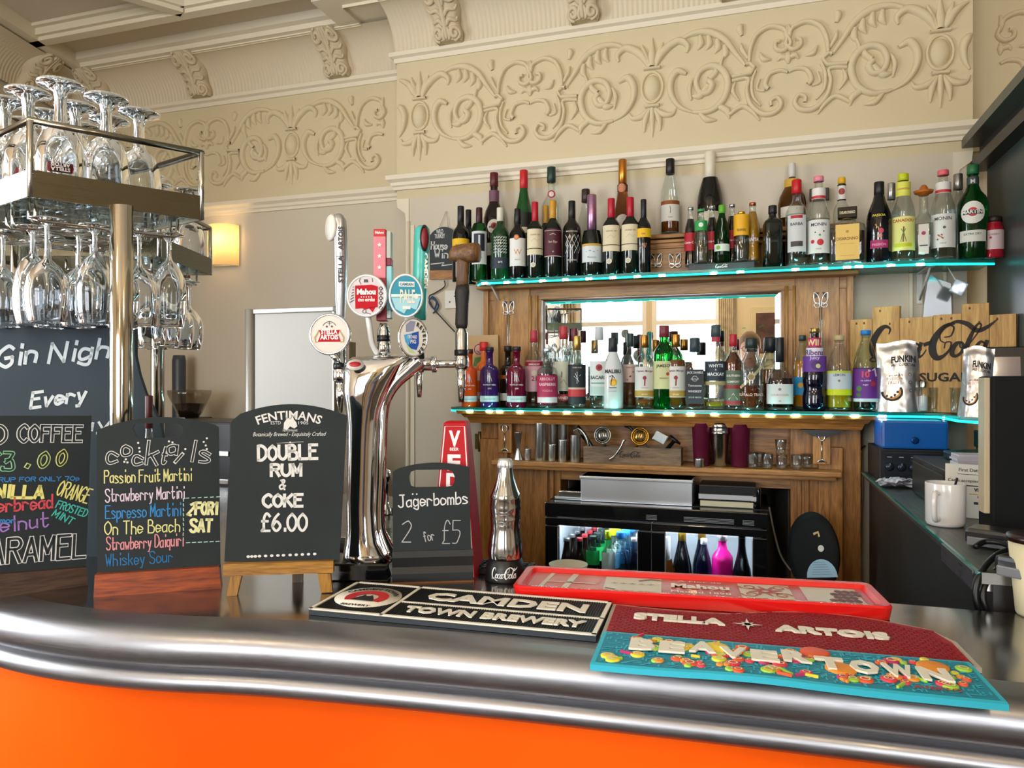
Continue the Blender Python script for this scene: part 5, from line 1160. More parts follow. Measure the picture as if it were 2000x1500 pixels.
Lw('whisky_bottle', 'Scotch whisky bottle with a dark label and embossed clear base, nearly empty', 1398, 635, 42, 'spirit', CLR, ('#3c4a4c', .86, 1, 1.25), [(.34, .57, 1.1, '#27303a', (('t', 'WHYTE', .50, .28, '#e6e8e8', .02), ('t', 'MACKAY', .40, .28, '#e6e8e8', .03), ('t', '&', .462, .16, '#e6e8e8'))), (.29, .335, 1.1, '#a99a6a'), (.80, .86, 1.3, '#b5404a')], ('#c9b41a', .09, .5))
Lw('liqueur_bottle', 'amber liqueur whiskey bottle with a red cap and a green base label', 1432, 653, 34, 'spirit', CLR, ('#b3202a', .84, 1, 1.25), [(.06, .52, 1.1, '#5f6f5a', (('t', 'SOUTHERN', .44, .22, '#e6e2d6', .03), ('t', 'COMFORT', .36, .22, '#e6e2d6', .03), ('r', .28, .33, '#8a2a2a'), ('s', [(-.5, .14), (0, .22), (.5, .14)], .1, '#cfd0b8'), ('r', .07, .12, '#a3343a')))], ('#7a3a0c', .76, .5))
Lw('bourbon_bottle', 'bourbon bottle with a green-black cap and a diagonal parchment label', 1467, 661, 49, 'slope', CLR, ('#22312e', .86, 1, 1.3), [(.36, .56, .6, None, (('o', 0, .46, .30, '#c9b98f'), ('O', 0, .46, .22, '#8a7a50'), ('s', [(-.9, .32), (-.3, .40)], .22, '#c9b98f'), ('s', [(.3, .50), (.9, .60)], .22, '#c9b98f'))), (.16, .30, 1, None, (('t', 'BUFFALO TRACE', .20, .20, '#e0c8b4', .01),))], ('#7a3416', .34, .5))
Lw('spirit_bottle', 'round clear bottle with a big black stopper, partly behind the cognac', 1505, 657, 42, 'slope', CLR, ('#1c2226', .80, .985, 1.6), (), ('#a3601a', .55, .6), back=1)
Lw('cognac_bottle', 'squat cognac bottle with a long black neck and a white label', 1523, 659, 51, 'cognac', CLR, ('#12161a', .66, 1, 1.25), [(.09, .36, 1.0, '#d3d6d4', (('t', 'COURVOISIER', .20, .15, '#b3805a', .01), ('o', 0, .29, .11, '#777a70'), ('t', 'VS', .12, .12, '#555555')))], ('#2a0f08', .44, .3))
Lw('juice_bottle', 'orange juice bottle with a blue label, half hidden behind the blackcurrant cordial', 1567, 655, 34, 'juice', CLR, ('#2a3a3c', .93, 1, 1.2), [(.20, .44, 1.1, '#2a8fc2', (('o', -.2, .33, .3, '#e8a52a'),))], ('#e8930f', .66, .4), back=1)
Lw('cordial_bottle', 'curvy dark blackcurrant cordial bottle with gold cap and purple label', 1591, 641, 45, 'cordial', ('#0d0a1c', 'd'), ('#a98a50', .94, 1, 1.2, 1), [(.47, .66, 1.2, '#6a3a92', (('o', .1, .55, .4, '#4a1a6a'), ('o', .3, .54, .2, '#c9cf8a'), ('t', 'Juicy', .62, .3, '#e0c8f0'))), (.64, .76, 1.1, '#e3dde6', (('t', 'Ribena', .67, .48, '#5a2a7a', .02),)), (.77, .88, 1.3, '#c22a62', (('t', 'WIN', .79, .5, '#f0e0a0', .03),))])
Lw('cordial_bottle', 'lemon cordial bottle with a white and lime label, half full', 1639, 655, 46, 'juice', CLR, ('#b9a878', .93, 1, 1.15), [(.29, .53, 1.2, '#c5cbd2', (('t', 'LEMON', .46, .2, '#4a565e', .02), ('r', .50, .53, '#b9c93a'), ('o', 0, .40, .10, '#6a7a4a'))), (.21, .29, 1.2, '#cfd41a')], ('#c9c00c', .27, .45))
Lw('cordial_bottle', 'blackcurrant squash bottle with a blue cap and purple label, nearly empty', 1691, 645, 46, 'juice', ('#e6eeea', 'c'), ('#1f7ac0', .94, 1, 1.2), [(.16, .53, 1.2, '#6a2a86', (('r', .52, .535, '#3a1a4a'), ('t', '10', .42, .5, '#e04a5a', .04), ('o', -.55, .28, .24, '#4a7a3a'), ('o', -.6, .20, .2, '#3a6a3a'), ('o', .6, .34, .22, '#b3323a'), ('s', [(.25, .50), (.75, .52), (.9, .44)], .2, '#c9c3cc'), ('t', 'no added', .37, .15, '#e3d3ea'), ('t', 'sugar', .32, .15, '#e3d3ea'))), (.12, .16, 1.2, '#cfd3d6')], ('#0a2a26', .12, .3))
# ================================================================= beer tower with taps
def shell(b, secs, n=20, M=None):
    """loft elliptical sections: (centre xyz, half-width a along u, half-depth c along v, u, v)"""
    V = []; Fs = []
    for c, a, d, u, v in secs:
        c = Vector(c); u = Vector(u); v = Vector(v)
        for k in range(n):
            t = 2*pi*k/n; e = 2.6
            kx = abs(cos(t))**(2/e)*(1 if cos(t) > 0 else -1); ky = abs(sin(t))**(2/e)*(1 if sin(t) > 0 else -1)
            V.append(c+u*(a*kx)+v*(d*ky))
    for i in range(len(secs)-1):
        for k in range(n): Fs.append((i*n+k, i*n+(k+1) % n, (i+1)*n+(k+1) % n, (i+1)*n+k))
    Fs.append(tuple(range(n))[::-1]); Fs.append(tuple((len(secs)-1)*n+k for k in range(n)))
    return b.add(V, Fs, M, True)
P0 = atZ(716, 1124, ZB); TT = depth(P0); PPT = TT/F
tw = empty('beer_tap_tower', P0, YAW); tag(tw, 'chrome swan-neck beer tower with five taps on a black plinth', 'beer tap')
def L(px, py, f=0.0):      # local coordinates on the tower's plane, f towards the back
    d = ray(px, py); p = Vector((0, 0, HC))+d*(TT+f)-P0
    return Vector((p.x*CS+p.y*SN, -p.x*SN+p.y*CS, p.z))
b = MB(BLACKG); z1 = L(710, 1090).z
b.box((L(707, 1110).x, .0, z1/2), (118*PPT, .10, z1), bev=.004); b.build('plinth', tw)
b = MB(CHROME); secs = []
def sec(px0, px1, py, dp, f=0, tilt=0):
    a, c = L(px0, py, f), L(px1, py, f); m = (a+c)/2; secs.append((m, (c-a).length/2, dp, Vector((cos(tilt), 0, sin(tilt))), Vector((0, 1, 0))))
for q in ((670, 768, 1088, .050), (672, 760, 1076, .046), (676, 746, 1055, .040), (678, 741, 1030, .036), (677, 738, 990, .034), (678, 740, 930, .034), (679, 742, 870, .035), (679, 745, 830, .036), (676, 752, 800, .038)): sec(*q)
sec(672, 764, 775, .040, 0, .08); sec(669, 780, 752, .042, 0, .2); sec(668, 798, 730, .042, 0, .3); sec(667, 815, 713, .038, 0, .25); sec(672, 815, 702, .030, 0, .12); sec(688, 800, 695, .016, 0, .05)
shell(b, secs, 28); b.build('tower_body', tw)
b = MB(CHROME)
# side rib that runs down the swan neck
rb = [L(*q, -.012) for q in ((822, 703), (800, 722), (775, 745), (758, 770), (749, 800), (746, 850), (744, 930), (741, 1000), (744, 1040), (760, 1082))]
b.tube(catmull(rb, 5), [.016, .015, .013, .012, .011, .011, .011, .011, .012, .02], 12); b.build('tower_rib', tw)
b = MB(mat('#c9c5bd', .35)); q = L(694, 713, -.040); b.lathe([(.016, 0), (.016, .002), (0, .003)], 20, T(q.x, q.y, q.z) @ RX(radians(60)) @ Matrix.Diagonal((1.1, .8, 1, 1))); b.use(mat('#b01e2a', .4)).lathe([(.010, .003), (.010, .0036), (0, .0038)], 20, T(q.x, q.y, q.z) @ RX(radians(60)) @ Matrix.Diagonal((1.2, .6, 1, 1)))
b.build('brand_disc', tw)
# horizontal arm to the end tap
b = MB(CHROME); b.cyl(L(795, 712), L(848, 711), .0135, 20); b.cyl(L(843, 712), L(853, 711), .0175, 20); b.cyl(L(850, 711), L(900, 710), .0085, 16); b.build('side_arm', tw)
def valve(parent, px, ytop, ymid, ybot, wpx, f=0):
    """chrome tap barrel with black collar and a spout running down"""
    b = MB(CHROME); r = wpx/2*PPT; a = L(px, ytop, f); z = lambda y: L(px, y, f).z-a.z
    b.lathe([(0, 0), (r*.65, 0), (r*.75, z(ytop+6)), (r, z(ytop+14)), (r, z(ymid-20)), (r*1.12, z(ymid-18)), (r*1.12, z(ymid)), (r*.8, z(ymid+6)), (0, z(ymid+6))], 20, T(*a))
    b.use(BLACK).lathe([(r*1.03, z(ymid-33)), (r*1.10, z(ymid-32)), (r*1.10, z(ymid-22)), (r*1.03, z(ymid-21))], 20, T(*a)); b.use(CHROME)
    b.lathe([(0, z(ymid)), (r*.72, z(ymid)), (r*.66, z((ymid+ybot)/2)), (r*.42, z(ybot)), (r*.34, z(ybot)), (0, z(ybot)+.003)], 16, T(*a)); return b.build('tap', parent)
def lens(parent, px, py, rx, ry, f, tilt, rim, face, name='badge', stem_to=None, back=.014):
    """round badge: chrome rim, domed printed face; returns (object, face map in badge radii)"""
    c = L(px, py, f); M = T(*c) @ RZ(tilt) @ RX(pi/2) @ Matrix.Diagonal((rx*PPT, ry*PPT, 1, 1))
    b = MB(rim); b.lathe([(0, -back), (.72, -back), (.97, -.004), (1, .001), (.97, .005), (.90, .006), (.88, .004)], 40, M)
    b.use(face).lathe([(.89, .004), (.6, .0048), (0, .005)], 40, M, smooth=True)
    if stem_to:
        b.use(rim).tube(catmull([c+Vector((0, back*.6, -ry*PPT*.9))]+[L(*q) for q in stem_to], 5), .0062, 10)
    def fm(h=.0055): return lambda x, z: (T(*c) @ RZ(tilt) @ Vector((x*rx*PPT, -h, z*ry*PPT)))
    return b, fm
# -- first tap: silver handle and round pale badge
b = MB(mat('#b9babb', .3, .75)); hs = []
for py, x0, x1, dp in ((640, 660, 672, .007), (615, 657, 674, .010), (585, 654, 676, .014), (560, 654, 677, .015), (500, 653, 678, .016), (450, 652, 677, .016), (430, 651, 676, .015), (421, 653, 671, .012), (418, 658, 666, .006)):
    a, c = L(x0, py, .03), L(x1, py, .03); hs.append(((a+c)/2, (c-a).length/2, dp, (1, 0, 0), (0, 1, 0)))
shell(b, hs, 18); b.use(mat('#e6e0d6', .4)); q = L(646, 445, .028)
b.lathe([(0, -.006), (.020, -.006), (.023, 0), (.020, .004), (0, .005)], 24, T(*q) @ RZ(-.9) @ RX(pi/2) @ Matrix.Diagonal((1, 1.25, 1, 1)))
b.use(mat('#2c2c2e', .5))
hm = lambda x, z: L(666, 560, .03)+Vector((.0045-z, -.0168, x))
text(b, 'STELLA', L(666, 528, .03).z-L(666, 560, .03).z, -.004, .0105, hm, width=54*PPT, bold=.03); text(b, 'ARTOIS', L(666, 468, .03).z-L(666, 560, .03).z, -.004, .0105, hm, width=46*PPT, bold=.03)
q0 = L(666, 503, .03).z-L(666, 560, .03).z
b.ribbon([(q0-.008, .002), (q0+.008, .002)], [.001, .003, .001], hm); b.ribbon([(q0, -.005), (q0, .010)], [.001, .003, .001], hm)
b.build('handle', tw)
valve(tw, 664, 668, 742, 806, 24, .025)
b, fm = lens(tw, 645, 653, 42, 41, -.012, radians(-6), CHROME, mat('#ddd6ca', .5), stem_to=[(656, 700, -.01), (662, 708, .015)])
b.use(mat('#b80f1f', .6, spec=.2)).flat([(-.55, -.36), (.55, -.36), (.42, -.02), (.50, .20), (-.50, .20), (-.42, -.02)], fm())
b.use(mat('#a58a4a', .4))
for s in (-1, 1): b.ribbon([(s*.50, .20), (s*.56, .05), (s*.68, -.15), (s*.66, -.36), (s*.55, -.38)], [.03, .06, .08, .06, .03], fm(.0057))
b.use(mat('#f3efe6', .4)); text(b, 'STELLA', 0, .02, .19, fm(.006), width=.78, bold=.04); text(b, 'ARTOIS', 0, -.24, .21, fm(.006), width=.86, bold=.04)
b.use(mat('#3a3030', .5)); b.ring(0, .25, .34, .03, fm(), a0=.5, a1=pi-.5); b.ribbon([(0, .42), (0, .62)], [.02, .06, .02], fm()); b.ribbon([(-.09, .52), (.09, .52)], [.02, .05, .02], fm()); b.disc(-.12, .36, .05, fm()); b.disc(.12, .36, .05, fm())
b.build('badge', tw)
# -- second tap: red and pink handle, red square badge on a curved stem
b = MB(mat('#d97a86', .4)); a, c = L(731, 625, .0), L(756, 452, .0)
def slat(px0, py0, px1, py1, f, y0, dep, m):
    b.use(m); p = L(px0, py0, f); q = L(px1, py1, f); b.box(((p.x+q.x)/2, y0+dep/2+p.y, (p.z+q.z)/2), (abs(q.x-p.x), dep, abs(q.z-p.z)), bev=.002)
slat(731, 545, 755, 460, .01, -.010, .030, mat('#d97a86', .4)); slat(731, 464, 755, 449, .01, -.0105, .031, mat('#c01820', .35)); slat(736, 627, 756, 543, .01, -.008, .028, mat('#8a1424', .4))
slat(755, 505, 764, 452, .01, -.006, .026, mat('#b9c4bd', .5)); slat(755, 520, 765, 505, .01, -.006, .026, mat('#7d2434', .5)); slat(755, 606, 766, 520, .01, -.006, .026, mat('#8fd0d6', .45)); slat(756, 622, 764, 606, .01, -.006, .026, mat('#d0e0d6', .5))
b.use(WHITE); q = L(743, 480, .01); hm2 = lambda x, z: Vector((q.x+x, q.y-.0115, q.z+z))
for k in range(3):
    zc = -k*22*PPT; b.flat([((.0050 if j % 2 == 0 else .0021)*cos(pi/2+j*pi/5), zc+(.0050 if j % 2 == 0 else .0021)*sin(pi/2+j*pi/5)) for j in range(10)], hm2)
text(b, 'Mahou', 0, 22*PPT, .0045, hm2, bold=.04)
b.build('handle', tw)
valve(tw, 749, 632, 688, 700, 24, .01)
b, fm = lens(tw, 717, 578, 40, 42, -.02, radians(-4), mat('#e3e3e0', .25, .2), mat('#cfc7c8', .5), stem_to=[(722, 640, -.01), (727, 672, -.004), (738, 692, .0)])
rd = mat('#b80c22', .6, spec=.2); b.use(rd).flat([(-.54, -.60), (-.2, -.58), (-.05, -.64), (.15, -.58), (.55, -.52), (.56, .42), (.25, .50), (-.56, .46)], fm()); b.flat([(.1, -.55), (.45, -.5), (.3, -.76)], fm())
b.use(mat('#2b2226', .5)); text(b, 'm', -.02, .62, .17, fm(.006), bold=.06)
for k in range(5):
    for s in (0, 1): b.ring(.70+.0*s, .32-.22*k, .09, .04, fm(.0058), n=4)
for k in range(6): b.ribbon([(-.80+.03*k, -.3+.14*k), (-.62, -.2+.12*k)], .035, fm(.0058))
b.ring(-.1, -.72, .08, .025, fm(.0058)); b.ribbon([(-.05, -.78), (.12, -.80), (.25, -.88)], .025, fm(.0058)); b.ribbon([(-.30, .80), (-.34, .65), (-.26, .52)], .025, fm(.0058)); b.ribbon([(.28, .80), (.30, .62)], .025, fm(.0058))
b.use(WHITE); text(b, 'Mahou', 0, .06, .24, fm(.0063), width=.92, bold=.05); text(b, 'cinco estrellas', 0, -.26, .16, fm(.0063), width=.82, bold=.02)
for k in range(5): b.disc(-.24+.12*k, -.06, .03, fm(.0063), n=8)
b.build('badge', tw)
# -- third tap: tall teal handle, blue pale ale badge
b = MB(mat('#45b8ae', .35, coat=.3)); hs = []
for py, x0, x1, dp in ((625, 809, 832, .012), (600, 808, 833, .016), (540, 807, 836, .019), (490, 808, 838, .020), (460, 809, 840, .020), (448, 811, 839, .017), (442, 817, 835, .010)):
    a, c = L(x0, py, .04), L(x1, py, .04); hs.append(((a+c)/2, (c-a).length/2, dp, (1, 0, 0), (0, 1, 0)))
shell(b, hs, 18); q = L(831, 468, .035); b.use(mat('#7e1d24', .4)).lathe([(.0, .002), (.010, .002), (.011, 0)], 20, T(q.x, q.y-.018, q.z) @ RZ(.35) @ RX(pi/2) @ Matrix.Diagonal((.7, 2.0, 1, 1)))
b.use(BLACK).lathe([(.011, 0), (.013, .003), (.014, 0)], 20, T(q.x, q.y-.018, q.z) @ RZ(.35) @ RX(pi/2) @ Matrix.Diagonal((.7, 2.0, 1, 1)))
b.use(mat('#e6e3d6', .5)); bz = L(822, 540, .04)
hm3 = lambda x, z: Vector((bz.x+.012+z*.6, bz.y-.0165-abs(z)*.1, bz.z-x)); text(b, 'CAMDEN', -.010, -.004, .0105, hm3, width=.075, bold=.05)
hm4 = lambda x, z: Vector((bz.x-.0105, bz.y-.017, bz.z+.035+z))
for i, ch in enumerate('CAMDEN TOWN'): text(b, ch, 0, .02-i*.0105, .006, hm4)
b.build('handle', tw)
b, fm = lens(tw, 793, 578, 33, 43, -.028, radians(10), mat('#e9ebe9', .2, .2), mat('#1d93ae', .45), back=.022, stem_to=[(800, 640, -.02), (806, 690, 0)])
b.use(mat('#9fd6e0', .35)).flat([(-.84, -.10), (.84, -.06), (.60, -.62), (.1, -.50), (-.1, -.80), (-.60, -.60)], fm()); b.use(mat('#d3ecdf', .35)).flat([(-.86, -.08), (.86, -.02), (.84, .08), (-.86, .06)], fm(.0057))
b.use(WHITE).rect(-.42, .40, .48, .62, fm(.0058)); b.use(mat('#1d6a80', .4)); text(b, 'CAMDEN', .03, .45, .11, fm(.0062), width=.78, bold=.04)
b.use(mat('#e9e4cf', .4)); text(b, 'PALE', .08, -.32, .58, fm(.0064), width=.86, bold=.02); b.use(WHITE).disc(.58, -.02, .12, fm(.0062)); b.rect(-.2, -.60, .25, -.46, fm(.0061))
b.build('badge', tw)
# -- fourth tap: oval cider badge with lettering round its edge
b, fm = lens(tw, 806, 659, 30, 39, -.034, radians(24), CHROME, mat('#dfdcd2', .45), back=.026, stem_to=[(810, 700, -.01)])
b.use(mat('#1f50a8', .35)).flat([(-.60, .10), (.0, .22), (.34, .30), (.36, -.30), (.20, -.62), (-.2, -.55), (-.50, -.25)], fm()); b.use(mat('#4fa6d8', .35)).flat([(-.62, .08), (-.1, .2), (-.3, -.4), (-.52, -.25)], fm(.0057)); b.use(mat('#8d93a8', .4)).flat([(-.5, .25), (0, .30), (.12, .78), (-.2, .80), (-.5, .6)], fm(.0056)); b.use(mat('#bcd39a', .4)).flat([(-.5, -.3), (-.1, -.6), (.1, -.78), (-.3, -.72)], fm(.0056))
b.use(WHITE); text(b, 'ORCHARD', -.08, -.06, .16, fm(.0062), width=.62, bold=.02); text(b, 'PIG', -.02, -.30, .18, fm(.0062), bold=.02)
b.use(mat('#2a2420', .5))
for i, ch in enumerate('REVELLER'):
    a = 1.15-i*.31; text(b, ch, .64*cos(a), .66*sin(a)-.08, .19, lambda x, z: fm(.0062)(x, z), bold=.05, rot=a-pi/2)
b.build('badge', tw)
valve(tw, 819, 700, 722, 776, 19, .0)
# -- end tap: axe-shaped wooden handle
WD = wood('#3c2410', '#7d5527', 'Z', .55, 20, .05); WDX = wood('#3c2410', '#7d5527', 'X', .55, 20, .05)
b = MB(WD); hs = []
for py, x0, x1, dp in ((575, 890, 914, .012), (545, 891, 916, .013), (516, 891, 918, .013), (500, 892, 918, .014)):
    a, c = L(x0, py), L(x1, py); hs.append(((a+c)/2, (c-a).length/2, dp, (1, 0, 0), (0, 1, 0)))
shell(b, hs, 14); b.use(mat('#23211f', .6, bump=.4, bscale=70)); hs = []
for py, x0, x1, dp in ((641, 891, 912, .011), (633, 889, 914, .012), (600, 890, 915, .013), (572, 888, 917, .014), (556, 891, 916, .0125)):
    a, c = L(x0, py), L(x1, py); hs.append(((a+c)/2, (c-a).length/2, dp, (1, 0, 0), (0, 1, 0)))
shell(b, hs, 14); b.build('handle', tw)
b = MB(WDX); hs = []
for px, py, r, f in ((880, 500, .010, .012), (887, 496, .016, .008), (905, 495, .019, 0), (922, 494, .020, -.012), (933, 493, .020, -.018)):
    hs.append((L(px, py, f), r, r, Vector((.35, 1, 0)).normalized(), (0, 0, 1)))
shell(b, hs, 16); b.use(wood('#5e3d18', '#96662e', 'Z', .6, 60, 0)); q = L(933.5, 493, -.0185); b.lathe([(.017, 0), (.0165, .0012), (0, .0016)], 18, T(*q) @ Vector((1, -.35, 0)).to_track_quat('Z', 'Y').to_matrix().to_4x4()); b.build('handle_head', tw)
valve(tw, 901, 637, 716, 786, 25, 0)

# ================================================================= silver cola dispenser shaped like a bottle
P = atZ(987, 1130, ZB); t = tag(empty('cola_dispenser', P, atan2(-P.x, P.y)), 'silver dispenser shaped like a ribbed cola bottle on a black base with white script', 'drink dispenser')
pp = depth(P)/F; zz = lambda y: (1128-y)*pp
b = MB(mat('#101113', .4)); R0 = 40*pp
b.lathe([(0, 0), (R0, 0), (R0*1.0, .004), (R0*.92, zz(1100)), (R0*.80, zz(1088)), (R0*.74, zz(1085)), (0, zz(1085))], 36); b.build('base', t)
b = MB(WHITE); r1 = R0*.965; fm = lambda x, z: Vector((r1*sin(x/r1), -r1*cos(x/r1)*(1-.0)-.0008+ (z-.012)*.09, z)); cola_script(b, -.030, zz(1121), .026, 24*pp, fm); b.build('script_lettering', t)
b = MB(mat('#c3c3c1', .12, 1)); secs = ((1085, 33, 1), (1072, 34, 1), (1050, 31, 1), (1030, 28, 1), (1015, 28.5, 1), (1008, 30, .3), (1003, 28.5, 0), (998, 30, 0), (985, 30.5, 0), (972, 29, 0), (968, 30, .3), (962, 28, .6), (950, 23, 1), (935, 18.5, 1), (920, 15.5, 1), (912, 14.5, .6), (908, 14, 0))
V = []; Fs = []; n = 72
for y, w_, fl in secs:
    for k in range(n):
        a = 2*pi*k/n; r = w_*pp*(1+fl*.035*(abs(cos(6*a))**.6-.6)); V.append((r*cos(a), r*sin(a), zz(y)))
for i in range(len(secs)-1):
    for k in range(n): Fs.append((i*n+k, i*n+(k+1) % n, (i+1)*n+(k+1) % n, (i+1)*n+k))
b.add(V, Fs, None, True); b.build('ribbed_bottle', t)
b = MB(mat('#d3d3d1', .3, .6)); V = []
for z, r in ((zz(911), 14.5), (zz(906), 15.5), (zz(897), 13.8), (zz(894), 12)):
    for k in range(60): V.append((r*pp*(1+(.05*cos(15*2*pi*k/60) if r > 14 else 0))*cos(2*pi*k/60), r*pp*(1+(.05*cos(15*2*pi*k/60) if r > 14 else 0))*sin(2*pi*k/60), z))
b.add(V, [(i*60+k, i*60+(k+1) % 60, (i+1)*60+(k+1) % 60, (i+1)*60+k) for i in range(3) for k in range(60)]+[tuple(180+k for k in range(60))], None, False); b.build('crown_cap', t)

# drip tray at the back edge, ribbed black rubber
p = atZ(940, 1108, ZB); t = tag(empty('drip_mat', p, 0), 'black rubber drip mat on the rear edge of the bar, beside the silver dispenser', 'drip mat')
b = MB(RUB); b.box((0, -.02, .006), (.24, .07, .012), bev=.002)
for i in range(16):
    for j in range(5): b.box((-.112+.015*i, -.048+.014*j, .0135), (.010, .009, .004))
b.build('rubber_pad', t)
# red pillar sign standing on the bar behind the small chalkboard
p = atZ(893, 1117, ZB); q = depth(p)/F; t = tag(empty('pillar_sign', p, YAW+radians(-8)), 'tall tapering red pillar sign with white letters, behind the slotted small chalkboard', 'sign')
Hs = (1117-822)*q; w0, w1 = .048, .0235
b = MB(mat('#b80f18', .55, spec=.25)); V = [(-w0, -w0, 0), (w0, -w0, 0), (w0, w0, 0), (-w0, w0, 0), (-w1, -w1, Hs-.004), (w1, -w1, Hs-.004), (w1, w1, Hs-.004), (-w1, w1, Hs-.004), (-w1*.8, -w1*.8, Hs), (w1*.8, -w1*.8, Hs), (w1*.8, w1*.8, Hs), (-w1*.8, w1*.8, Hs)]
b.add(V, [(3, 2, 1, 0), (8, 9, 10, 11)]+[(i*4+k, i*4+(k+1) % 4, i*4+4+(k+1) % 4, i*4+4+k) for i in range(2) for k in range(4)], None, False); b.build('pillar_body', t)
b = MB(mat('#f0e9e6', .4)); fm = lambda x, z: Vector((x, -(w0+(w1-w0)*z/(Hs-.004))-.0006, z)); wz = lambda z: w0+(w1-w0)*z/(Hs-.004)
b.ribbon([(-wz(0)+.004, .004), (-w1+.003, Hs-.010), (w1-.003, Hs-.010), (wz(0)-.004, .004)], .0022, fm)
zt = Hs-.020
for i, ch in enumerate('VEDETT'):
    h = .030; z = zt-h; text(b, ch, 0, z, h, fm, width=.024+.004*i, bold=.04)
    if i == 0: text(b, 'BEER', 0, z-.010, .006, fm, bold=.02); z -= .011
    zt = z-.008
b.build('lettering', t)
# ================================================================= glass racks over the bar
RGLASS = mat('#f6fbff', .0, trans=1, ior=1.42)
RS = mat('#b5b2a8', .16, 1); RD = mat('#8c8778', .2, 1)
def rack(name, label, ox, oz, ax, az, LA, LB, ztop, pole, band=.052, rail=.095, wires=(.06, .16, .26, .36), sh=0):
    """rectangular tray; corner at camera-side ground point (ox, oz), long side along (ax, az), depth to its left"""
    MB.build_sk = lambda b, name, par: (setattr(b, 'V', [Vector((v.x-sh*v.y, v.y, v.z)) for v in b.V]), b.build(name, par))[1]
    C0 = cw(ox, oz); d = Vector(cw(ax, az)).normalized(); a = atan2(d.y, d.x)
    t = tag(empty(name, (*C0, ZB), a), label, 'glass rack')
    Z0, Z1 = ztop-band-ZB, ztop-ZB
    b = MB(steel('#6e6652', .3, 'X'))
    for x0, y0, x1, y1 in ((0, 0, LA, .004), (0, LB-.004, LA, LB), (0, 0, .004, LB), (LA-.004, 0, LA, LB)): b.box(((x0+x1)/2, (y0+y1)/2, (Z0+Z1)/2), (x1-x0, y1-y0, band))
    b.build_sk('tray_band', t)
    MB(thin('#e2ecef', .7)).box((LA/2, LB/2, Z0+.008), (LA-.01, LB-.01, .006)).build_sk('glass_tray', t)
    b = MB(RS); zr = Z1+rail
    for x, y in ((0.004, .004), (LA-.004, .004), (.004, LB-.004), (LA-.004, LB-.004)): b = MB(RS); b.cyl((x, y, Z0), (x, y, zr), .0058, 10); b.build_sk('rail_post', t)
    b = MB(RD); b.tube([(.004, .004, zr), (LA-.004, .004, zr), (LA-.004, LB-.004, zr), (.004, LB-.004, zr)], .0068, 10, closed=True); b.build_sk('rail', t)
    for x, y in pole:
        b = MB(mat('#b9b2a2', .10, 1)); b.cyl((x, y, 0), (x, y, Z0+.004), .0200, 28); b.cyl((x, y, 0), (x, y, .010), .034, 28); b.build_sk('pole', t)
    for y in wires:
        b = MB(RS); zw = Z0-.036
        for dy in (-.014, .014): b.tube([(.03, y+dy, Z0+.004), (.03, y+dy, zw+.010), (.036, y+dy, zw), (LA-.036, y+dy, zw), (LA-.03, y+dy, zw+.010), (LA-.03, y+dy, Z0+.004)], .0030, 8)
        b.build_sk('hanging_wire', t)
    return t, Z0-.036+ZB, Z0+.011+ZB, (a, sh)
def gl_mesh(kind):
    b = MB(RGLASS)
    if kind == 'chalice':      # upside down: rim at z=0, foot on top
        H = .218; P = [(.040, 0), (.0405, .002), (.045, .035), (.0465, .07), (.043, .10), (.034, .125), (.018, .139), (.0125, .146), (.0135, .155), (.011, .165), (.011, .185), (.014, .200), (.030, .209), (.046, .212), (.0475, .2145), (.046, .217), (.020, .216), (0, .213)]
        I = [(0, .132), (.015, .130), (.031, .118), (.040, .097), (.0435, .07), (.042, .035), (.0378, .002), (.038, 0)]
    elif kind == 'wine':
        P = [(.033, 0), (.0335, .001), (.039, .03), (.0415, .06), (.037, .09), (.022, .113), (.008, .125), (.0045, .135), (.0038, .16), (.0045, .190), (.012, .199), (.034, .203), (.035, .2045), (.034, .206), (.010, .205), (0, .204)]
        I = [(0, .119), (.012, .114), (.022, .106), (.0355, .086), (.0400, .06), (.0376, .03), (.032, 0)]
    else:                       # tulip, taller bowl with cut facets
        P = [(.030, 0), (.0305, .001), (.035, .03), (.037, .07), (.033, .105), (.020, .135), (.008, .145), (.0048, .155), (.0045, .185), (.012, .197), (.031, .202), (.032, .2035), (.031, .205), (.010, .204), (0, .203)]
        I = [(0, .138), (.010, .134), (.0185, .128), (.0313, .102), (.0353, .07), (.0333, .03), (.029, 0)]
    if kind == 'chalice': P = [(r*(.93 if z > .19 else 1), z*1.12) for r, z in P]; I = [(r, z*1.12) for r, z in I]
    b.lathe(P[::-1]+[(P[0][0]-.0008, -.0006)]+I[::-1], 24 if kind != 'tulip' else 18)
    return b
t1, zw1, zt1, a1 = rack('glass_rack', 'steel glass rack on a pole over the bar, stacked with upturned beer goblets', -.922, 1.42, .765, .644, .325, .47, 1.855, [(.155, -.012), (.155, .44)], sh=.263)
t2, zw2, zt2, a2 = rack('glass_rack', 'second steel glass rack further back, beside the lit wall lamp', -.935, 1.98, -.02, 1, .36, .50, 1.835, [(.34, .16)], wires=(.05, .15, .25, .35))
def place(mesh_o, t, a, x, y, z, flip=False):
    m = T(*t.location) @ RZ(a[0]); p = m @ Vector((x-a[1]*y, y, 0)); mesh_o.location = (p.x, p.y, z); return mesh_o
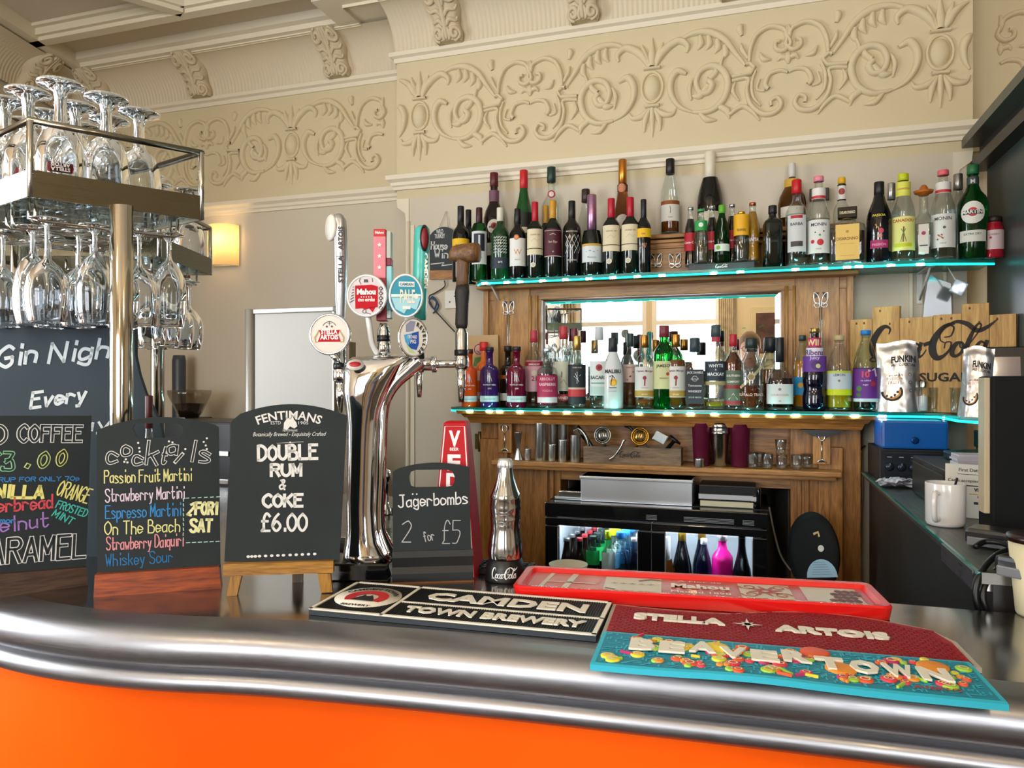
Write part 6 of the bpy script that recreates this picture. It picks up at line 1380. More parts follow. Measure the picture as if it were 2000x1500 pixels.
# beer goblets on the tray
base = {}
ORD = ('first', 'second', 'third', 'fourth', 'fifth', 'sixth', 'seventh', 'eighth', 'ninth', 'tenth', 'eleventh', 'twelfth')
def glassobj(kind, name):
    if kind not in base: o = gl_mesh(kind).build(name); base[kind] = o; return o
    o = base[kind].copy(); COL.objects.link(o)
    for ch in base[kind].children: pass
    return o
rng = random.Random(5)
for i, (x, y) in enumerate(((.085, .076), (.065, .168), (.180, .10), (.165, .197), (.270, .150), (.150, .292), (.255, .245), (.060, .262), (.240, .340), (.060, .358), (.145, .388), (.235, .432))):
    o = place(glassobj('chalice', 'beer_goblet'), t1, a1, x, y, zt1+.0005); o.rotation_euler = (0, 0, rng.uniform(0, 6))
    tag(o, 'upturned clear goblet on the front rack tray, '+ORD[i]+' back from the corner post', 'glass', 'upturned beer goblets on the rack')
    if i in (0, 1):
        o['label'] = ('beer goblet with a red badge at the corner post of the rack tray', 'beer goblet with a red badge, just behind the one at the corner post')[i]
        o.rotation_euler = (0, 0, 0)
        b = MB(mat('#b01c2e', .4)); rr_ = .0462; fm = cylmap(rr_); fz = .062
        b.flat([(-.022, fz-.010), (.022, fz-.010), (.024, fz), (.022, fz+.010), (-.022, fz+.010), (-.024, fz)], fm); b.use(mat('#e9dede', .4))
        text(b, 'STELLA', 0, fz-.001, -.007, cylmap(rr_+.0004), width=-.034, bold=.03); text(b, 'ARTOIS', 0, fz+.008, -.007, cylmap(rr_+.0004), width=-.034, bold=.03)
        e = b.build('printed_badge', o); p = o.location; e.rotation_euler = (0, 0, atan2(-p.x, p.y))
for i, (x, y) in enumerate(((.05, .10), (.15, .10), (.25, .12), (.31, .05), (.05, .22), (.16, .22))):
    o = place(glassobj('chalice', 'beer_goblet'), t2, a2, x, y, zt2+.0005); tag(o, 'clear beer goblet upside down on the rear rack, '+ORD[i]+' from its outer post', 'glass', 'upturned beer goblets on the rear rack')
# stemmed glasses hanging from the wires
for j, y in enumerate((.06, .16, .26, .36)):
    for i, x in enumerate((.07, .155, .24, .29) if j % 2 else (.055, .14, .225, .285)):
        if i == 3 and j in (1, 2): continue
        k = 'wine' if (i+j) % 2 == 0 else 'tulip'
        o = place(glassobj(k, 'wine_glass' if k == 'wine' else 'champagne_tulip'), t1, a1, x, y, zw1-.2025+.0045)
        tag(o, ('round bowled wine glass' if k == 'wine' else 'slender tulip glass')+' hanging on the '+ORD[j]+' wire of the front rack, '+ORD[i]+' along it', 'glass', ('wine' if k == 'wine' else 'tulip')+' glasses under the front rack')
for j, y in enumerate((.05, .15, .25, .35)):
    for i, x in enumerate((.06, .15, .24, .31)):
        if rng.random() < .15: continue
        k = 'wine' if j < 2 else 'tulip'
        o = place(glassobj(k, 'wine_glass' if k == 'wine' else 'champagne_tulip'), t2, a2, x, y, zw2-.2025+.0045)
        tag(o, ('round bowled wine glass' if k == 'wine' else 'slender tulip glass')+' hanging on the '+ORD[j]+' wire of the rear rack, '+ORD[i]+' along it', 'glass', ('wine' if k == 'wine' else 'tulip')+' glasses under the rear rack')
# bottle seen through the cocktails board handle
bottle('spirit_bottle', 'clear bottle with a maroon cap behind the cocktails chalkboard', 291, 772, 33, 1.32, ZB, 'spirit', CLR, ('#4a1a1a', .80, 1, 1.25), [(.3, .55, 1, '#c9ccc9')], ('#dfe6e6', .6, .9))
# ================================================================= tool shelf under the mantel
zs = ZT+.0004
def shape(name, label, px, Y, prof, m, cat, group=None, z=zs, seg=24, extra=None):
    p = atY(px, 880, Y); b = MB(m); b.lathe(prof, seg)
    o = b.build(name); o.location = (p.x, p.y, z); return tag(o, label, cat, group)
YT1, YT2 = 3.0, 3.075
ppT = lambda px, Y: depth(atY(px, 800, Y))/F
SB_ = mat('#dedcd6', .28, 1)
def cup(name, label, px, y0, wpx, Y=YT1, taper=1, m=SB_, cat='cup', group='steel bar measures', wall=.0012, base_y=None):
    k = ppT(px, Y); H = HC+(745-y0)*k-zs; R = wpx/2*k; r0 = R*taper
    return shape(name, label, px, Y, [(0, 0), (r0*.96, 0), (r0, .002), (R, H-.002), (R*1.02, H), (R-wall, H), (r0-wall, .004), (0, .004)], m, cat, group)
k = ppT(1012, YT1); Hj = HC+(745-844)*k-zs
shape('jigger', 'double ended steel jigger standing at the end of the tool shelf', 1012, YT1, [(0, 0), (.021, 0), (.021, .003), (.0075, Hj*.40), (.009, Hj*.44), (.017, Hj-.002), (.018, Hj), (.016, Hj), (.006, Hj*.46), (0, Hj*.46)], SB_, 'jigger')
cup('thimble_measure', 'tiny steel thimble measure beside the double ended jigger', 1031, 876, 13)
cup('measure_cylinder', 'tall wide steel cylinder, first of the steel cylinders from the jigger', 1056, 826, 23)
cup('measure_cylinder', 'tall narrow steel cylinder standing behind the shortest one', 1079, 826, 18, YT2)
cup('measure_cylinder', 'shortest steel cylinder on the tool shelf', 1078, 868, 15)
cup('measure_cylinder', 'tall steel cylinder at the back, second from the utensil box', 1100, 825, 20, YT2)
cup('measure_cylinder', 'short steel cylinder in front of a taller one near the utensil box', 1099, 859, 17)
cup('measure_cylinder', 'medium steel cylinder next to the wooden utensil box', 1124, 850, 20)
# utensil box
p0 = atY(1140, 890, 2.985); p1 = atY(1330, 890, 2.985); Wb = p1.x-p0.x; t = tag(empty('utensil_box', ((p0.x+p1.x)/2, 3.03, zs), 0), 'grey-brown wooden utensil box with script lettering, full of bar tools', 'box')
GW = wood('#4a3a2a', '#8a7154', 'X', .6, 12, 0); Hb = HC+(745-874)*ppT(1235, 2.985)-zs
b = MB(GW)
for c, d in (((0, -.045, Hb/2), (Wb, .008, Hb)), ((0, .045, Hb/2), (Wb, .008, Hb)), ((-Wb/2+.004, 0, Hb/2), (.008, .082, Hb)), ((Wb/2-.004, 0, Hb/2), (.008, .082, Hb)), ((0, 0, .004), (Wb-.016, .082, .008))): b.box(c, d)
b.build('box_body', t)
b = MB(mat('#241a12', .6)); cola_script(b, -.048, Hb*.38, .042, .028, plane(-.0497)); b.build('script_lettering', t)
def strainer(name, label, px, py, rot, m, gold=False):
    q = atY(px, py, 3.035); b = MB(m); M = T(*q) @ RY(rot) @ RX(pi/2-.15)
    R = .034; b.tube([(R*cos(2*pi*k/28), R*sin(2*pi*k/28), 0) for k in range(28)], .0032, 8, closed=True, M=M); b.lathe([(0, -.001), (R, -.001), (R, .001), (0, .001)], 28, M)
    b.use(mat('#3a3830', .5))
    for k in range(5): b.box((-.018+.009*k, .0, .0013), (.0035, .034 if k % 4 else .020, .0006), M)
    b.use(m).tube([(0, -R, 0), (0, -R-.06, .004)], [.006, .004], 8, M=M, flat=.4)
    b.tube([(.026*cos(2*pi*k/40), .026*sin(2*pi*k/40), .004+.0015*sin(16*2*pi*k/40)) for k in range(40)], .0016, 6, closed=True, M=M)
    return tag(b.build(name), label, 'strainer')
strainer('cocktail_strainer', 'round steel cocktail strainer leaning in the utensil box', 1177, 850, -.25, mat('#8f8f86', .25, 1)); strainer('cocktail_strainer', 'round brassy cocktail strainer in the utensil box', 1250, 852, .3, mat('#b08a3c', .25, 1))
def stick(name, label, pts, r, m, cat, Y=3.03):
    b = MB(m); b.tube(catmull([atY(px, py, Y+(q[0] if q else 0)) for px, py, *q in pts], 4), r, 10); return tag(b.build(name), label, cat)
stick('tongs', 'black and steel tongs sticking up at one end of the utensil box', [(1128, 832), (1140, 850), (1155, 872), (1165, 895)], [.006, .012, .009, .006], mat('#4a4b4a', .25, 1), 'tongs')
stick('bottle_opener', 'steel lever opener bent over the edge of the utensil box', [(1120, 842), (1132, 838), (1145, 855), (1150, 880)], [.004, .006, .008, .005], mat('#a5a5a0', .2, 1), 'bottle opener', 3.01)
stick('bar_spoon', 'dark spoon with its bowl above the brassy strainer', [(1216, 826), (1224, 830), (1232, 837), (1262, 868), (1275, 890)], [.004, .013, .006, .003, .003], mat('#4a4844', .3, .8), 'spoon', 3.05)
stick('steel_scoop', 'thin steel bar spoon hooked over the front of the utensil box', [(1220, 858), (1212, 874), (1200, 890), (1190, 897)], [.006, .0035, .0035, .006], mat('#c2c0ba', .2, 1), 'spoon', 2.976)
q = atY(1290, 855, 3.03); b = MB(mat('#9aa09c', .3, .6)); b.box((0, 0, 0), (.055, .02, .042), T(*q) @ RY(.5), bev=.010); b.cyl((0, 0, -.02), (0, 0, -.06), .006, 8); tag(b.build('citrus_press'), 'grey citrus squeezer head poking from the utensil box', 'citrus squeezer')
b2 = bpy.data.objects['citrus_press']
for v in b2.data.vertices:
    pass
q = atY(1316, 862, 3.03); b = MB(BLACK); b.lathe([(0, -.05), (.008, -.05), (.008, .0), (.028, .006), (.026, .012), (0, .013)], 18, T(*q) @ RY(.7)); tag(b.build('muddler'), 'black muddler lying at the far end of the utensil box', 'muddler')
MAR = mat('#5e1430', .35, .3)
cup('shaker_tin', 'maroon shaker tin next to the utensil box', 1370, 826, 37, 3.02, .80, MAR, 'shaker', 'shaker tins'); cup('shaker_tin', 'maroon shaker tin beside the shot glasses', 1446, 828, 38, 3.02, .84, MAR, 'shaker', 'shaker tins')
k = ppT(1406, 3.02); Hk = HC+(745-824)*k-zs
shape('cocktail_shaker', 'brushed steel cocktail shaker between two maroon tins', 1406, 3.02, [(0, 0), (.026, 0), (.028, .004), (.036, Hk*.72), (.0385, Hk*.73), (.0385, Hk*.78), (.036, Hk*.79), (.037, Hk*.88), (.0375, Hk*.89), (.037, Hk-.004), (.030, Hk), (0, Hk)], mat('#b5b3ac', .2, 1), 'shaker')
cup('thimble_measure', 'tiny steel measure in front of a maroon shaker tin', 1366, 896, 18, 2.972)
SG = mat('#f2f6f6', .0, trans=1, ior=1.42)
def shot(px, Y, z=zs, label='clear shot glass on the tool shelf next to the spoon inlay', grp='shot glasses on the tool shelf'):
    return shape('shot_glass', label, px, Y, [(0, 0), (.0165, 0), (.018, .003), (.022, .056), (.0208, .056), (.0165, .016), (0, .014)], thin('#f6faf9', 1.3), 'shot glass', grp, z, 16)
for i, (px, Y) in enumerate(((1470, 2.995), (1484, 3.06), (1499, 2.995), (1527, 2.995), (1556, 2.995), (1576, 3.05))): shot(px, Y, zs, 'clear shot glass on the tool shelf, '+('first', 'second', 'third', 'fourth', 'fifth', 'sixth')[i]+' from the maroon shaker tin')
shot(1525, 2.995, zs+.0565, 'clear shot glass stacked on top of another on the tool shelf', None)

# ================================================================= bottle fridge in the old fireplace
FY = 2.85; FX0, FX1 = -.800, .040; FZ1 = .972
fr = tag(empty('bottle_fridge', ((FX0+FX1)/2, FY, 0), 0), 'black double door bottle fridge standing in the fireplace opening', 'fridge')
W2 = (FX1-FX0)/2; FB = mat('#0a0b0d', .22, coat=.4); FBm = mat('#101114', .4)
b = MB(FBm); Dp = .46
for c, d in (((0, Dp/2+.05, FZ1-.012), (2*W2, Dp-.06, .024)), ((-W2+.012, Dp/2+.05, .48), (.024, Dp-.06, .95)), ((W2-.012, Dp/2+.05, .48), (.024, Dp-.06, .95)), ((0, Dp+.01, .48), (2*W2, .02, .95)), ((0, Dp/2+.05, .06), (2*W2, Dp-.06, .08))): b.box(c, d)
b.use(FB).box((0, .030, FZ1-.028), (2*W2, .06, .056), bev=.004)
b.build('cabinet', fr)
b = MB(mat('#c3c9cc', .5)); b.box((0, Dp-.005, .50), (2*W2-.05, .008, .84)); b.box((-W2+.027, Dp/2+.05, .5), (.006, Dp-.1, .84)); b.box((W2-.027, Dp/2+.05, .5), (.006, Dp-.1, .84)); b.build('liner', fr)
zsf = .575
b = MB(mat('#7d8488', .35, .6))
for i in range(18): b.tube([(-W2+.03, .09+.02*i, zsf-.003), (W2-.03, .09+.02*i, zsf-.003)], .0025, 6)
for z in (.30,): b.box((0, .27, z), (2*W2-.06, .38, .006))
b.build('wire_shelf', fr)
MB(mat('#e6f0ff', .3, emit=130)).box((0, .095, FZ1-.035), (2*W2-.12, .012, .010)).build('light_tube', fr)
b = MB(mat('#8f9498', .4, .5))
for x0, x1 in ((-.02, .02), (.12, .30), (.33, .37)):
    for k in range(4): b.box(((x0+x1)/2, -.001, FZ1-.030-.005*k), (x1-x0, .003, .002))
b.build('vent_grille', fr)
dz0, dz1 = .12, FZ1-.058
for s, lab in ((-1, 0), (1, 1)):
    x0, x1 = (-W2+.004, -.0008) if s < 0 else (.0008, W2-.004); b = MB(FB); fw = .050
    for c, d in ((((x0+x1)/2, .010, dz1-.015), (x1-x0, .035, .03)), (((x0+x1)/2, .010, dz0+.02), (x1-x0, .035, .04)), ((x0+fw/2, .010, (dz0+dz1)/2), (fw, .035, dz1-dz0-.065)), ((x1-fw/2, .010, (dz0+dz1)/2), (fw, .035, dz1-dz0-.065))): b.box(c, d, bev=.003)
    d_ = b.build('door', fr); MB(thin('#f2f7f8', .7)).box(((x0+x1)/2, .010, (dz0+dz1)/2), (x1-x0-2*fw+.004, .006, dz1-dz0-.078)).build('glazing', d_)
    b = MB(mat('#b9bec2', .3, .7))
    for xx in (x0+fw+.001, x1-fw-.001): b.box((xx, -.006, (dz0+dz1)/2), (.003, .004, dz1-dz0-.08))
    b.build('glazing_bead', d_)
# bottles inside the fridge
def Fz(name, label, px, yt, w_, dy, kind, col, cap=None, labels=(), liquid=None, group=None, **k): return bottle(name, label, px, yt, w_, FY+dy, zsf, kind, col, cap, labels, liquid, group, seg=16, **k)
def row(o, n, step, label, group):
    o['label'] = label+', first in its row'; o['group'] = group
    for i in range(1, n): dup(o, (o.location.x+step[0]*i, o.location.y+step[1]*i, o.location.z), None, label+', '+('', 'second', 'third', 'fourth')[i]+' in its row')
silv = ('#b9bec0', .94, 1, 1.15, 1)
o = Fz('cola_bottle', '', 1107, 1050, 26, .095, 'cola', ('#180a0a', 'd'), silv, [(.20, .46, 1, '#b59aa2', (('t', 'Cola', .28, .4, '#7a1a22', .03),))]); row(o, 4, (.004, .078), 'dark cola bottle with silver cap along the fridge side', 'silver capped colas in the fridge')
o = Fz('cola_bottle', '', 1132, 1050, 26, .095, 'cola', ('#180a0a', 'd'), ('#b5343c', .94, 1, 1.15), [(.20, .46, 1, '#7e1420', (('t', 'Cola', .28, .4, '#e0c8c8', .03),))]); row(o, 4, (.004, .078), 'dark cola bottle with red cap in the fridge', 'red capped colas in the fridge')
o = Fz('lemonade_bottle', '', 1158, 1046, 29, .095, 'soda', ('#c9d6d6', 'c'), ('#2c3a36', .94, 1, 1.15), [(.56, .78, 1.3, '#1fae55')], ('#c9d6d6', .8, .8)); row(o, 4, (.003, .072), 'clear bottle with a bright green neck label in the fridge', 'green necked lemonades in the fridge')
o = Fz('cordial_bottle', '', 1188, 1036, 26, .095, 'tall', ('#dbe8dc', 'c'), ('#c9dc1c', .88, 1, 1.3), [(.10, .40, 1.2, '#7fb82a', (('t', 'Jolly', .20, .5, '#244a1a', .02),)), (.42, .70, 1.1, '#cfe0da')], ('#cfe0b0', .6, .8)); row(o, 4, (.006, .074), 'bottle with a lime yellow cap and green label in the fridge', 'lime capped bottles in the fridge')
o = Fz('water_bottle', '', 1213, 1038, 30, .095, 'soda', ('#cfe6f2', 'c'), ('#2f86d8', .90, 1, 1.3), [(.08, .36, 1.2, '#9fc3dc', (('t', 'spring', .24, .3, '#2a5a8a'),))], ('#cfe6f2', .7, .8)); row(o, 4, (.007, .074), 'clear water bottle with a blue cap in the fridge', 'blue capped waters in the fridge')
o = Fz('tonic_bottle', '', 1239, 1050, 27, .095, 'soda', ('#c2cfe0', 'c'), ('#e3e6ea', .94, 1, 1.2), [(.16, .46, 1.3, '#e3c21a', (('s', [(-.6, .22), (.6, .38)], .25, '#d0a80f'), ('t', 'tonic', .27, .35, '#4a3a10', .02)))], ('#b9c6de', .8, .8)); row(o, 3, (.009, .076), 'tonic bottle with a white cap and yellow label in the fridge', 'tonic bottles in the fridge')
Fz('wine_bottle', 'amber glass bottle with a white neck at the edge of the second fridge door', 1303, 1048, 30, .12, 'burgundy', ('#7a3f16', 'g'), ('#dcdad6', .66, 1, 1.15), [(.12, .30, .8, '#d8dcdf')])
Fz('prosecco_bottle', 'gold foiled dark sparkling bottle in the fridge, next to the amber glass bottle', 1332, 1022, 38, .17, 'champagne', BLK, ('#c9a13c', .78, 1, 1.15, 1))
Fz('prosecco_bottle', 'gold foiled dark sparkling bottle behind the blue tinted water bottle', 1371, 1020, 38, .22, 'champagne', ('#0c1420', 'd'), ('#c9a13c', .78, 1, 1.15, 1))
Fz('water_bottle', 'blue tinted plastic bottle with a white cap in the fridge', 1375, 1052, 31, .12, 'juice', ('#a9b9dc', 'c'), ('#e6e8ec', .92, 1, 1.25), (), ('#2a4fae', .42, .5))
Fz('pink_gin_bottle', 'bright pink bottle with a white cap and crimson round badge in the fridge', 1411, 1030, 41, .12, 'spirit', ('#e8158f', 'w'), ('#f0e6ea', .84, 1, 1.3), [(.05, .62, 1.2, None, (('o', 0, .36, .66, '#a8124c'), ('O', 0, .36, .54, '#c2185a'), ('s', [(-.2, .34), (0, .37), (.2, .34)], .05, '#f3c8d8'), ('s', [(-.15, .40), (.15, .40)], .05, '#f3c8d8')))])
Fz('wine_bottle', 'black wrapped bottle at the hinge end of the second fridge door', 1449, 1042, 40, .095, 'champagne', ('#0b0c10', 'd'), None, [(.10, .28, .5, '#8a97a8')])
# things on top of the fridge
q = atZ(1072, 972, FZ1); b = MB(mat('#a9b4b6', .35, .7)); b.box((0, 0, .006), (.13, .16, .012), bev=.003); b.use(STEEL).tube([(-.05, -.06, .012), (-.05, -.06, .03), (.05, -.06, .03), (.05, -.06, .012)], .004, 8); o = b.build('steel_tray'); o.location = (-.715, 3.005, FZ1+.0005); tag(o, 'small pale steel tray with a handle on the fridge top', 'tray')
x0 = atY(1134, 960, 2.92).x; x1 = atY(1352, 960, 2.92).x; zt = atY(1240, 933, 2.92).z; Hc = zt-FZ1-.001
b = MB(mat('#bfc2c4', .3, .55)); b.box((0, .09, Hc/2), (x1-x0, .18, Hc), bev=.003); b.box((0, .088, Hc-.006), (x1-x0+.006, .19, .012), bev=.003); o = b.build('steel_bin'); o.location = ((x0+x1)/2, 2.92, FZ1+.0006); tag(o, 'long brushed steel caddy lying on the fridge top', 'caddy')
xb = atY(1418, 960, 2.93).x
for i, (c, z0, h, dx) in enumerate((('#cfc9a8', .0006, .020, .006), ('#b9bcc0', .0276, .018, 0), ('#0d0d10', .051, .026, .004))):
    b = MB(mat('#101216', .4)); b.box((0, 0, h/2+.003), (.205, .15, h+.006), bev=.002); b.use(mat(c, .7)).box((-.002, -.001, h/2+.003), (.197, .152, h)); o = b.build('book'); o.location = (xb+dx, 3.005, FZ1+z0)
    tag(o, ('thick cream paged book at the bottom of the pile on the fridge', 'grey paged book in the middle of the pile on the fridge', 'black book on top of the pile on the fridge')[i], 'book', 'books piled on the fridge')
b = MB(BLACKG); b.lathe([(0, 0), (.022, 0), (.023, .002), (.022, .075), (0, .076)], 20); b.use(mat('#b9bcc0', .5)).rect(-.008, .03, .006, .045, cylmap(.0235)); o = b.build('canister'); o.location = (atY(1474, 960, 2.95).x, 2.95, FZ1+.0006); tag(o, 'small black canister beside the pile of books on the fridge', 'canister')
# black bin with an upright lid
p = atY(1552, 1130, 2.60); t = tag(empty('pedal_bin', (p.x, p.y, 0), -.25), 'black bin with its round lid swung open, next to the fridge', 'bin')
b = MB(BLACK); b.lathe([(0, 0), (.135, 0), (.14, .01), (.16, .74), (.165, .75), (.15, .75), (.13, .05), (0, .05)], 32, sy=.8); b.build('bin_body', t)
b = MB(mat('#08090b', .6, spec=.2)); M = T(.045, .13, .755) @ RZ(-.35) @ RX(radians(-12)) @ RY(-.22); b.lathe([(0, -.010), (.10, -.008), (.12, .004), (.118, .010), (.09, .012), (0, .013)], 36, M @ T(0, 0, .115) @ RX(pi/2) @ Matrix.Diagonal((.80, 1.15, 1, 1))); fmM = lambda x, z: (M @ T(0, -.0145, .115)) @ Vector((x, 0, z))
b.build('lid', t)
b = MB(mat('#9cc3dc', .5)); b.flat([(.03+.055*cos(pi*k/12), -.085+.06*sin(pi*k/12)) for k in range(13)], fmM); b.use(mat('#4a6a84', .5))
for k in range(6): b.ribbon([(-.005+.004*k*.4, -.075+.008*k), (.065-.004*k, -.075+.008*k)], .0014, fmM)
b.build('sticker', t); b = MB(mat('#d8d8d2', .5)).disc(.035, .01, .011, fmM); b.build('sticker', t); b = MB(); b.use(mat('#c9b070', .5)).ribbon([(.015, .06), (.03, .065), (.032, .052)], .008, fmM); b.build('sticker', t)
# cables by the fireplace
for nm, lab, pts, c, r in (('power_cable', 'white cable hanging beside the oak surround', [(1682, 880, 3.2), (1684, 960, 3.2), (1680, 1010, 3.2), (1676, 1060, 3.2)], '#cfc6b4', .004), ('power_cable', 'black cable hanging down the wall beside the oak surround', [(1690, 870, 3.2), (1668, 900, 3.2), (1664, 980, 3.2), (1672, 1040, 3.2), (1676, 1120, 3.2)], '#15161a', .003), ('power_cable', 'grey cable running down behind the fridge', [(1502, 990, 3.1), (1512, 1040, 3.1), (1525, 1085, 3.1), (1545, 1115, 3.08)], '#a9a69c', .004)):
    tag(MB(mat(c, .5)).tube(catmull([atY(*q) for q in pts], 6), r, 8).build(nm), lab, 'cable')

# ================================================================= till counter along the right
ZK = 1.11; KX0 = .375
t = tag(empty('till_counter', (.60, 2.3, 0), 0), 'steel topped till counter running along the dark partition', 'counter'); KM = T(-.60, -2.3, 0)
b = MB(steel('#76756f', .42, 'Y')); b.box((.60, 2.30, ZK-.010), (.44, 1.56, .020)); b.build('worktop', t, KM)
b = MB(mat('#22201e', .45, var=.3, vscale=3)); b.box((.61, 2.30, .55), (.42, 1.54, 1.08)); b.build('carcass', t, KM)
b = MB(EDGE); b.box((KX0+.002, 2.30, ZK-.003), (.006, 1.55, .006)); b.build('glass_edge', t, KM)
MB(steel('#9b9a97', .3, 'Y')).box((.385, 1.66, ZK-.020), (.03, .24, .035)).build('edge_trim', t, KM)
def kx(px, py): return atZ(px, py, ZK)
# mug
p = kx(1841, 1030); t = tag(empty('mug', (p.x+.012, p.y+.03, ZK+.0005), radians(-25)), 'white china mug with a teaspoon in it, on the till counter', 'mug'); mm = mat('#dedcd8', .18, coat=.5)
b = MB(mm); b.lathe([(0, 0), (.036, 0), (.040, .003), (.0425, .010), (.043, .098), (.0425, .101), (.040, .100), (.039, .012), (0, .008)], 36); b.build('cup_body', t)
b = MB(mm); b.tube(catmull([(-.006, -.042, .080), (-.006, -.060, .082), (-.006, -.072, .070), (-.006, -.072, .035), (-.006, -.062, .020), (-.006, -.042, .020)], 6), .0062, 10); b.build('handle', t)
b = MB(mat('#1a1a1c', .3)); b.tube([(.0, .0, .012), (.026, .006, .112)], [.0035, .0055], 8, flat=.5); o = b.build('teaspoon'); o.location = t.location; tag(o, 'dark teaspoon handle sticking out of the white mug', 'spoon')
# amplifier, cash box
p = kx(1690, 925)
b = MB(mat('#14161a', .45)); AX0, AX1, AY = .395, .62, 2.79
b.box(((AX0+AX1)/2, AY+.14, ZK+.056), (AX1-AX0, .28, .11), bev=.003); t = b.build('amplifier'); tag(t, 'black amplifier with round dials under the blue cash box', 'amplifier'); yq = AY-.0008
b = MB(mat('#0e1422', .4)); b.box((AX0+.10, AY-.001, ZK+.058), (.17, .003, .085)); b.use(mat('#2b3346', .4))
for z0 in (ZK+.017, ZK+.099): b.box((AX0+.10, AY-.003, z0), (.17, .002, .002))
b.build('front_plate', t)
for i in range(3):
    b = MB(mat('#1c2436', .3)); x = AX0+.030+.036*i; M = T(x, AY-.002, ZK+.052) @ RX(pi/2); b.lathe([(.015, 0), (.0145, .004), (.011, .012), (0, .013)], 22, M); b.use(mat('#9aa0a8', .4)).box((0, .010, .0135), (.002, .008, .001), M); b.box((x, AY-.003, ZK+.085), (.014, .001, .003)); b.build('dial', t)
b = MB(mat('#1560b4', .3, coat=.4)); cxx = atY(1779, 850, 2.84).x; b.box((0, .09, .048), (.200, .18, .096), bev=.008); b.box((0, .09, .075), (.202, .182, .002)); o = b.build('cash_box'); o.location = (cxx+.005, 2.80, ZK+.1118); tag(o, 'blue metal cash box on top of the amplifier', 'cash box')
b = MB(mat('#0d3f80', .3, .5)); b.lathe([(.012, 0), (.012, .004), (.008, .005), (0, .004)], 18, T(.0, -.0005, .030) @ RX(pi/2)); b.build('lock', o)
# cash drawer with papers on it
DX0, DY0 = .455, 2.14
b = MB(mat('#121316', .4)); b.box((DX0+.17, DY0+.21, ZK+.057), (.34, .42, .112), bev=.002); b.box((DX0-.001, DY0+.21, ZK+.05), (.004, .40, .09)); t = b.build('cash_till_unit'); tag(t, 'black cash drawer under the papers on the till counter', 'cash drawer')
b = MB(mat('#c9c4b4', .3, .7)); b.box((DX0-.006, DY0+.10, ZK+.04), (.006, .005, .022)); b.build('key', t)
b = MB(mat('#3a3c40', .4)); b.box((DX0-.004, DY0+.21, ZK+.098), (.003, .40, .003)); b.build('seam', t)
for i in range(6):
    b = MB(mat('#d3ccd6' if i % 2 else '#c6c1cc', .7)); b.box((0, 0, .0026), (.115, .075, .005)); o = b.build('receipt_pad'); o.location = (DX0+.105+.002*(i % 3), DY0+.14, ZK+.1138+.0054*i); o.rotation_euler = (0, 0, .06*(i % 2)-.03)
    tag(o, ('white receipt pad in the pile on the cash drawer', 'topmost white receipt pad of the pile on the cash drawer')[i == 5], 'receipt pad', 'receipt pads on the cash drawer')
b = MB(mat('#0c2a2c', .2)); b.box((0, 0, .012), (.26, .12, .022), RY(-.06), bev=.004); o = b.build('card_folder'); o.location = (DX0+.20, DY0+.30, ZK+.121); tag(o, 'dark glossy folder behind the pile of receipt pads', 'folder')
rg = random.Random(4)
b = MB(mat('#cfcbd6', .8)); n = 7
for j in range(3):
    V = [(.10*(i/n-.5), .07*(k/n-.5), .004+.007*j+.010*rg.random()) for i in range(n+1) for k in range(n+1)]; b.add(V, [(i*(n+1)+k, (i+1)*(n+1)+k, (i+1)*(n+1)+k+1, i*(n+1)+k+1) for i in range(n) for k in range(n)], RZ(.4*j), False)
o = b.build('crumpled_receipts'); o.location = (.425, 2.66, ZK+.001); tag(o, 'crumpled white receipts in front of the amplifier', 'paper')
# card sign
p = kx(1872, 990); t = tag(empty('card_notice', (.500, 2.112, ZK+.001), radians(-20)), 'white notice about accepted cards standing behind the mug', 'notice'); b = MB(mat('#dcd9cc', .6)); b.box((0, .004, .066), (.105, .003, .132), RX(-.06)); b.build('card', t)
b = MB(mat('#2a2c30', .6)); fm = lambda x, z: Vector((x, .0016+z*.06, z)); text(b, 'First Data', 0, .114, .008, fm, bold=.01); b.ribbon([(-.025, .107), (.028, .107)], .0012, fm); text(b, 'Cards accepted here:', 0, .088, .007, fm, width=.092, bold=.01)
b.rect(-.012, .078, .045, .0805, fm); text(b, 'VISA', .022, .066, .008, fm, bold=.04); b.use(mat('#c98a3a', .5)).rect(.0, .058, .045, .060, fm); b.use(mat('#2a2c30', .6)); text(b, 'V', .022, .044, .010, fm, bold=.04); b.rect(.010, .034, .036, .040, fm); b.build('lettering', t)
# till screens
p = kx(1925, 1045); t = tag(empty('till_terminal', (p.x+.012, p.y, ZK+.0005), radians(3)), 'big black till terminal seen from behind, with a cream side strip', 'till'); Ht = HC+(745-735)/F*depth(p)-ZK
b = MB(mat('#0b0c0d', .6, spec=.2)); b.box((.17, .045, Ht/2), (.34, .09, Ht), bev=.006); b.build('casing', t)
b = MB(mat('#b9a98a', .5)); b.box((-.006, .03, Ht*.56), (.012, .04, Ht*.86), bev=.002); b.build('side_strip', t)
b = MB(BLACK); q = atT(1897, 675, 2.42); t = tag(empty('tilted_screen', (q.x, q.y, ZL+.0006), radians(-8)), 'dark framed screen leaning back behind the till, with a pinkish display', 'screen')
hS = q.z-ZL; M = RX(radians(-10)); b.box((.075, .01, hS/2), (.165, .018, hS), M, bev=.004); b.build('screen_casing', t); b = MB(mat('#77696e', .12, coat=.6)); b.box((.075, -.0004, hS/2-.01), (.125, .002, hS-.05), M); b.build('display', t)
